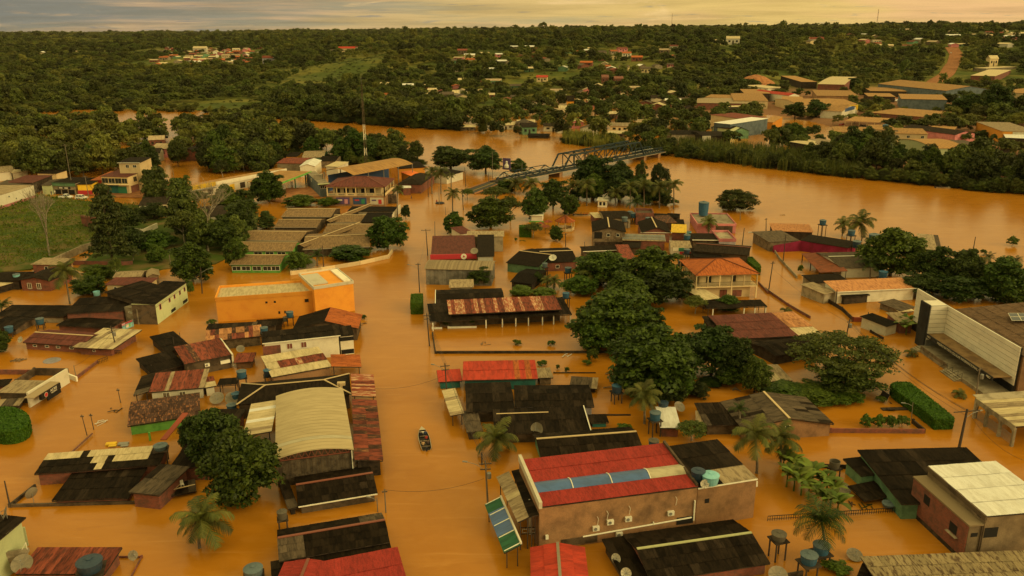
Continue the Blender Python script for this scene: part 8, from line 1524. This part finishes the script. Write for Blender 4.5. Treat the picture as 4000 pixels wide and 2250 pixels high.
b0_,b1_ = W('21',745,708,0),W('21',585,708,0); bt,az,Ln = boat(b0_,b1_,1.7,'pale boat moored with three people by the round tree',motor=True); pf=az-math.pi/2
for f,c,l in ((-.1,'cloth_brown','person in brown in the middle of the moored boat'),(.08,'cloth_red','person in red in the moored boat'),(.25,'cloth_red','front person in red in the moored boat')): person(on(bt,az,Ln*f,0,.28),pf,'sit',l,c,'cloth_dark','moored boat crew')
b0_,b1_ = W('31',1720,448,0),W('31',1580,445,0); bt,az,Ln = boat(b0_,b1_,1.8,'white boat moored at the far river bank'); pf=az-math.pi/2; person(on(bt,az,-Ln*.2,0,.3),pf,'sit','person sitting in the far bank boat','cloth_dark','cloth_dark','far boat crew')
person(W('11',1467,560,-.55),1.2,'stand','person in dark clothes wading across the flooded junction','cloth_dark','cloth_blue','waders'); person(W('11',1705,600,-.5),.4,'stand','person wading beside the floating drum raft','cloth_red','cloth_blue','waders')
MB().lathe(W('11',1735,598,-.3),[(1.5,0),(1.7,.5),(1.2,.7)],10).obj('drum_raft','cloth_dark',label='dark raft floating in the flooded junction',cat='raft')
for k,(x,y,c,l) in enumerate(((488,515,'cloth_dark','person with a horse cart on the mud road'),(415,470,'cloth_white','person before the pale awning shop'),(435,480,'cloth_red','person in red before the pale awning shop'),(1745,525,'cloth_red','person in red at the yellow pier'),(1768,522,'cloth_white','person in white at the yellow pier'))): person(W('01',x,y,.3),random.uniform(0,6),'stand',l,c,'cloth_blue','people on the mud road')
sc_ = root('parked_motorcycle','motorcycle parked on the mud road','motorcycle',W('01',995,545,.3)); q=ORG[sc_.name]
for x in (-.6,.6): MB().tube(q+Vector((x,-.05,.3)),q+Vector((x,.05,.3)),.3,.3,12).obj('wheel','tyre',sc_)
MB().hexa([q+Vector(v) for v in ((-.5,-.12,.45),(.4,-.12,.45),(.4,.12,.45),(-.5,.12,.45))],[q+Vector(v) for v in ((-.6,-.12,.75),(.3,-.1,.8),(.3,.1,.8),(-.6,.12,.75))]).beam(q+Vector((.6,0,.3)),q+Vector((.4,0,1.0)),.06).beam(q+Vector((.4,-.3,1.0)),q+Vector((.4,.3,1.0)),.05).obj('frame','carred',sc_)
# ================================================================ woods
CLEAR = [(1350,262,150,42),(1420,235,70,20),(850,415,170,28),(620,158,90,8),(330,165,200,9),(1100,285,60,25),(2150,305,130,25),(2650,330,120,20),(3060,300,60,22),(3080,395,160,18),(110,295,60,10),(440,300,60,10),(2050,330,200,16),(1700,300,60,14),(1050,350,80,14),(1850,290,70,12),(800,228,190,24),(640,205,90,8),(2350,262,260,10),(2500,225,160,10),(1950,215,60,8),(2250,240,90,10),(3650,120,200,8)]
CLE = []
for px,py,rx,ry in CLEAR:
    c = Wt(px,py); e1 = (c-CAMP).dot(_f)/FPX*rx; e2 = max((Wt(px,py-ry)-c).length*.9, e1*.5); CLE.append((c.x,c.y,e1,e2))
def cleared(X,Y):
    ok = np.ones(len(X),bool)
    for x,y,a,b_ in CLE: ok &= ((X-x)/a)**2+((Y-y)/b_)**2 > 1
    return ok
ZONES = [([(-300,475),(400,500),(640,525),(640,590),(470,585),(440,635),(300,650),(-300,665)],900,5.2,'the wood at the left edge','left wood'),
 ([(440,640),(560,640),(640,600),(900,640),(1000,690),(860,700),(800,660),(640,650),(600,690),(440,690)],160,6.5,'the low wood behind the terrace house','terrace wood'),
 ([(700,505),(1000,505),(1250,560),(1400,590),(1600,600),(1650,640),(1330,640),(1120,600),(1000,670),(800,680),(770,620),(700,560)],900,5.2,'the wood between river and station','river wood'),
 ([(0,640),(280,655),(440,650),(430,690),(150,700),(0,690)],200,6.0,'the trees behind the left shops','trees behind the shops'),
 ([(1080,452),(1350,478),(1560,500),(1750,508),(1900,525),(1900,470),(1500,430),(1080,420)],700,5.5,'the far river bank wood','far bank wood'),
 ([(1850,528),(2100,545),(2300,550),(2540,592),(2720,585),(2950,560),(2950,390),(2500,380),(2000,400)],1500,8.0,'the flooded far bank quarter','trees among flooded houses'),
 ([(3100,640),(3400,680),(3700,725),(4200,770),(4300,735),(4000,690),(3600,650),(3350,620)],700,5.0,'the right river bank thicket','right bank trees'),
 ([(2950,590),(3100,610),(3400,640),(3400,615),(3100,590)],160,6.0,'the row behind the reed bank','trees behind the reeds'),
 ([(3000,420),(3400,400),(3400,360),(3050,360)],120,8,'the group among far bank sheds','trees among sheds'),
 ([(3740,470),(4100,520),(4100,420),(3800,400)],160,9,'the group behind the far right sheds','far right tall trees'),
 ([(480,780),(640,830),(900,800),(1000,760),(900,740),(700,770)],40,7,'the thicket behind the shop row','thicket trees'),
 ([(640,870),(780,1000),(960,1000),(990,900),(800,850)],90,6,'the shady thicket beside the school','school thicket')]
wood = []
for poly,n,dm,label,group in ZONES:
    X,Y = poly_pts(poly,n); ok = clear_of(X,Y); X,Y = X[ok],Y[ok]; k = thin(X,Y,dm); X,Y = X[k],Y[k]
    for x,y in zip(X,Y):
        s = random.uniform(.75,1.3); far = group in ('trees among flooded houses','trees among sheds'); R = random.uniform(3.2,5.6)*s*(.9 if far else 1); wood.append((math.hypot(x,y),x,y,R,R*random.uniform(1.5,2.3)+1.5,label,group))
wood = [q for q in wood if not any((q[1]-a)**2+(q[2]-b_)**2 < (r_*.6)**2 for a,b_,r_ in TREEPOS)]
wood.sort(); NOBJ = 165; zx = {}
for q in wood: a_ = q[1]/q[2]; l_ = zx.get(q[6],(9,-9)); zx[q[6]] = (min(l_[0],a_),max(l_[1],a_))
NOBJ = 165; far_pts = []
for k,(D,x,y,R,Ht,label,group) in enumerate(wood):
    z = max(float(height(x,y)),0)
    if k < NOBJ: kd = random.choice(['wood0','wood1','wood0','wood1','wood2','dark','mango']); xs = zx[group]; f = (x/y-xs[0])/(xs[1]-xs[0]+1e-6); put_tree(kd,(x,y,z-.3),R,Ht,('small' if R < 3.8 else 'medium-sized' if R < 5 else 'broad')+{'wood2':' thin-crowned','dark':' dark','mango':' glossy'}.get(kd,' leafy')+' tree '+('at the left end of ' if f < .2 else 'left of centre in ' if f < .4 else 'in the middle of ' if f < .6 else 'right of centre in ' if f < .8 else 'at the right end of ')+label,group)
    else: far_pts.append((x,y,z-.3,R,Ht))
# hill forest
def ring(d0,d1,n,dm,rs,hs,am=.95):
    D = np.sqrt(rng.uniform(d0**2,d1**2,n)); A = rng.uniform(-am,am,n); X = A*D; Y = D; h = height(X,Y)
    ok = (h > .6)&cleared(X,Y); dens = fbm(X,Y,260,11)+.5*fbm(X,Y,90,5); a_ = X/Y
    ok &= rng.random(n) < np.clip(.85+dens*.9,.10,1); X,Y,h = X[ok],Y[ok],h[ok]; ok = clear_of(X,Y); X,Y,h = X[ok],Y[ok],h[ok]; k = thin(X,Y,dm); X,Y,h = X[k],Y[k],h[k]
    big = fbm(X,Y,300,4); R = rng.uniform(rs[0],rs[1],len(X))*(1+.2*big); Hh = R*rng.uniform(1.3,2.2,len(X))*hs*np.where(rng.random(len(X)) < .05,1.6,1)
    return [(a,b_,c-.4,d,e) for a,b_,c,d,e in zip(X,Y,h,R,Hh)]
far_pts += ring(380,900,16000,6.2,(2.6,5.4),1.0); far_pts += ring(900,1700,34000,7.0,(3.2,6.2),1.0); far_pts += ring(1700,3600,26000,10.5,(5,9.5),.95,.8); far_pts += ring(3600,9000,14000,11.9,(12,20),.62,.75)
# low scrub in the clearings
scr = []
for x,y,a,b_ in CLE:
    n = int(a*b_/60); q = rng.uniform(0,1,n)**.5; t_ = rng.uniform(0,6.28,n)
    for i in range(min(n,220)): X_ = x+a*q[i]*math.cos(t_[i]); Y_ = y+b_*q[i]*math.sin(t_[i]); scr.append((X_,Y_,float(height(X_,Y_))-.3,random.uniform(.8,2.2),random.uniform(.8,2.2)))
def forest(name,label,pts,protos):
    col = bpy.data.collections.new(name+'_kinds')
    for k,(cm,tm) in enumerate(protos):
        me = bpy.data.meshes.new('forest_tree'); V0=np.empty(len(cm.vertices)*3,np.float32); cm.vertices.foreach_get('co',V0); F0=np.empty(len(cm.loops),np.int32); cm.loops.foreach_get('vertex_index',F0)
        me = npmesh('forest_tree',V0.reshape(-1,3),F0.reshape(-1,4),[cm.materials[0]]); o = bpy.data.objects.new('forest_tree_kind',me); col.objects.link(o)
    A = np.array(pts,np.float32); me = bpy.data.meshes.new(name); me.vertices.add(len(A)); me.vertices.foreach_set('co',A[:,:3].ravel()); me.update()
    at = me.attributes.new('size','FLOAT_VECTOR','POINT'); sz = np.stack([A[:,3]/5,A[:,3]/5,A[:,4]/10],1); at.data.foreach_set('vector',sz.astype(np.float32).ravel())
    ar = me.attributes.new('turn','FLOAT_VECTOR','POINT'); tz = np.zeros((len(A),3),np.float32); tz[:,2] = rng.uniform(0,6.28,len(A)); ar.data.foreach_set('vector',tz.ravel())
    ai = me.attributes.new('kind_index','INT','POINT'); ai.data.foreach_set('value',rng.integers(0,len(protos),len(A)).astype(np.int32))
    o = link(name,me); tag(o,label,'forest',None,'stuff')
    g = bpy.data.node_groups.new(name,'GeometryNodeTree'); g.interface.new_socket('Geometry',in_out='INPUT',socket_type='NodeSocketGeometry'); g.interface.new_socket('Geometry',in_out='OUTPUT',socket_type='NodeSocketGeometry')
    gi = g.nodes.new('NodeGroupInput'); go = g.nodes.new('NodeGroupOutput'); ip = g.nodes.new('GeometryNodeInstanceOnPoints'); ci = g.nodes.new('GeometryNodeCollectionInfo'); ci.inputs['Collection'].default_value = col; ci.inputs['Separate Children'].default_value = True; ci.inputs['Reset Children'].default_value = True; ip.inputs['Pick Instance'].default_value = True
    def na(nm,dt):
        n = g.nodes.new('GeometryNodeInputNamedAttribute'); n.data_type = dt; n.inputs['Name'].default_value = nm; return [s for s in n.outputs if s.enabled and s.name=='Attribute'][0]
    g.links.new(gi.outputs[0],ip.inputs['Points']); g.links.new(ci.outputs[0],ip.inputs['Instance']); g.links.new(na('kind_index','INT'),ip.inputs['Instance Index']); g.links.new(na('turn','FLOAT_VECTOR'),ip.inputs['Rotation']); g.links.new(na('size','FLOAT_VECTOR'),ip.inputs['Scale']); g.links.new(ip.outputs[0],go.inputs[0])
    md = o.modifiers.new('forest','NODES'); md.node_group = g
und = []
def bank(pts,off,n,rs,hs):
    q = [G(a,b_) for a,b_ in pts]
    for k in range(n):
        f = rng.uniform(0,len(q)-1.001); i = int(f); p = q[i].lerp(q[i+1],f-i); d = Vector((p.x,p.y,0)).normalized(); p = p+d*rng.uniform(*off)
        if clear_of(np.array([p.x]),np.array([p.y]),-6)[0]: und.append((p.x,p.y,max(float(height(p.x,p.y)),0)-.3,rng.uniform(*rs),rng.uniform(*hs)))
bank([(3080,672),(3500,712),(3800,745),(4000,760),(4400,815)],(0,10),230,(1.6,3.4),(2.5,5.5)); bank([(2560,606),(2900,652),(3300,695)],(3,22),150,(1.5,3.2),(3,6.5)); bank([(780,440),(1000,462),(1200,472),(1400,485),(1600,500),(1750,508),(1900,525)],(0,12),190,(2,4),(3,6)); bank([(0,447),(380,434),(770,438)],(0,30),120,(2,4),(2.5,5)); bank([(2200,560),(2420,592),(2540,603)],(2,12),60,(1.5,3),(3,6)); bank([(-100,668),(300,655),(440,640)],(0,40),80,(2,4),(2.5,5)); bank([(1000,690),(1120,610),(1330,640),(1650,645)],(-3,10),90,(1.8,3.2),(2.5,5))
FP = [(crown_mesh('crown',40+k,'leaf_far',5,10,.8,42,34,1.15,.30,('dome','dome','loose','dome')[k]),None) for k in range(4)]
forest('hill_forest','dense dark green forest covering the far hills and banks',far_pts,FP)
forest('bank_undergrowth','low bushes and creepers crowding the river banks',und,[(TREES['bamboo'][0],None),(TREES['wood0'][0],None),(TREES['wood1'][0],None)])
forest('hill_scrub','low olive scrub scattered over the far clearings',scr,[(crown_mesh('crown',50,'leaf_olive',5,9,0,22,30,1.3,.34),None)])
mt = bpy.data.materials.new('river_haze'); mt.use_nodes = True; t = mt.node_tree; t.nodes.clear(); ov = N(t,'ShaderNodeOutputMaterial'); pv = N(t,'ShaderNodeVolumePrincipled'); pv.inputs['Density'].default_value = 1.1e-5; pv.inputs['Color'].default_value = (.95,.86,.62,1); pv.inputs['Anisotropy'].default_value = .2; L(t, pv.outputs[0], ov.inputs['Volume']); MATS['river_haze'] = mt
tag(MB().hexa([(-14500,-500,-4),(14500,-500,-4),(14500,13500,-4),(-14500,13500,-4)],[(-14500,-500,125),(14500,-500,125),(14500,13500,125),(-14500,13500,125)]).obj('haze','river_haze',org=(0,0,0)),'thin warm evening haze over the whole valley','haze',None,'stuff')
print('TREES', NTREE[0], 'wood', len(wood), 'far', len(far_pts), 'objects', len(bpy.data.objects))
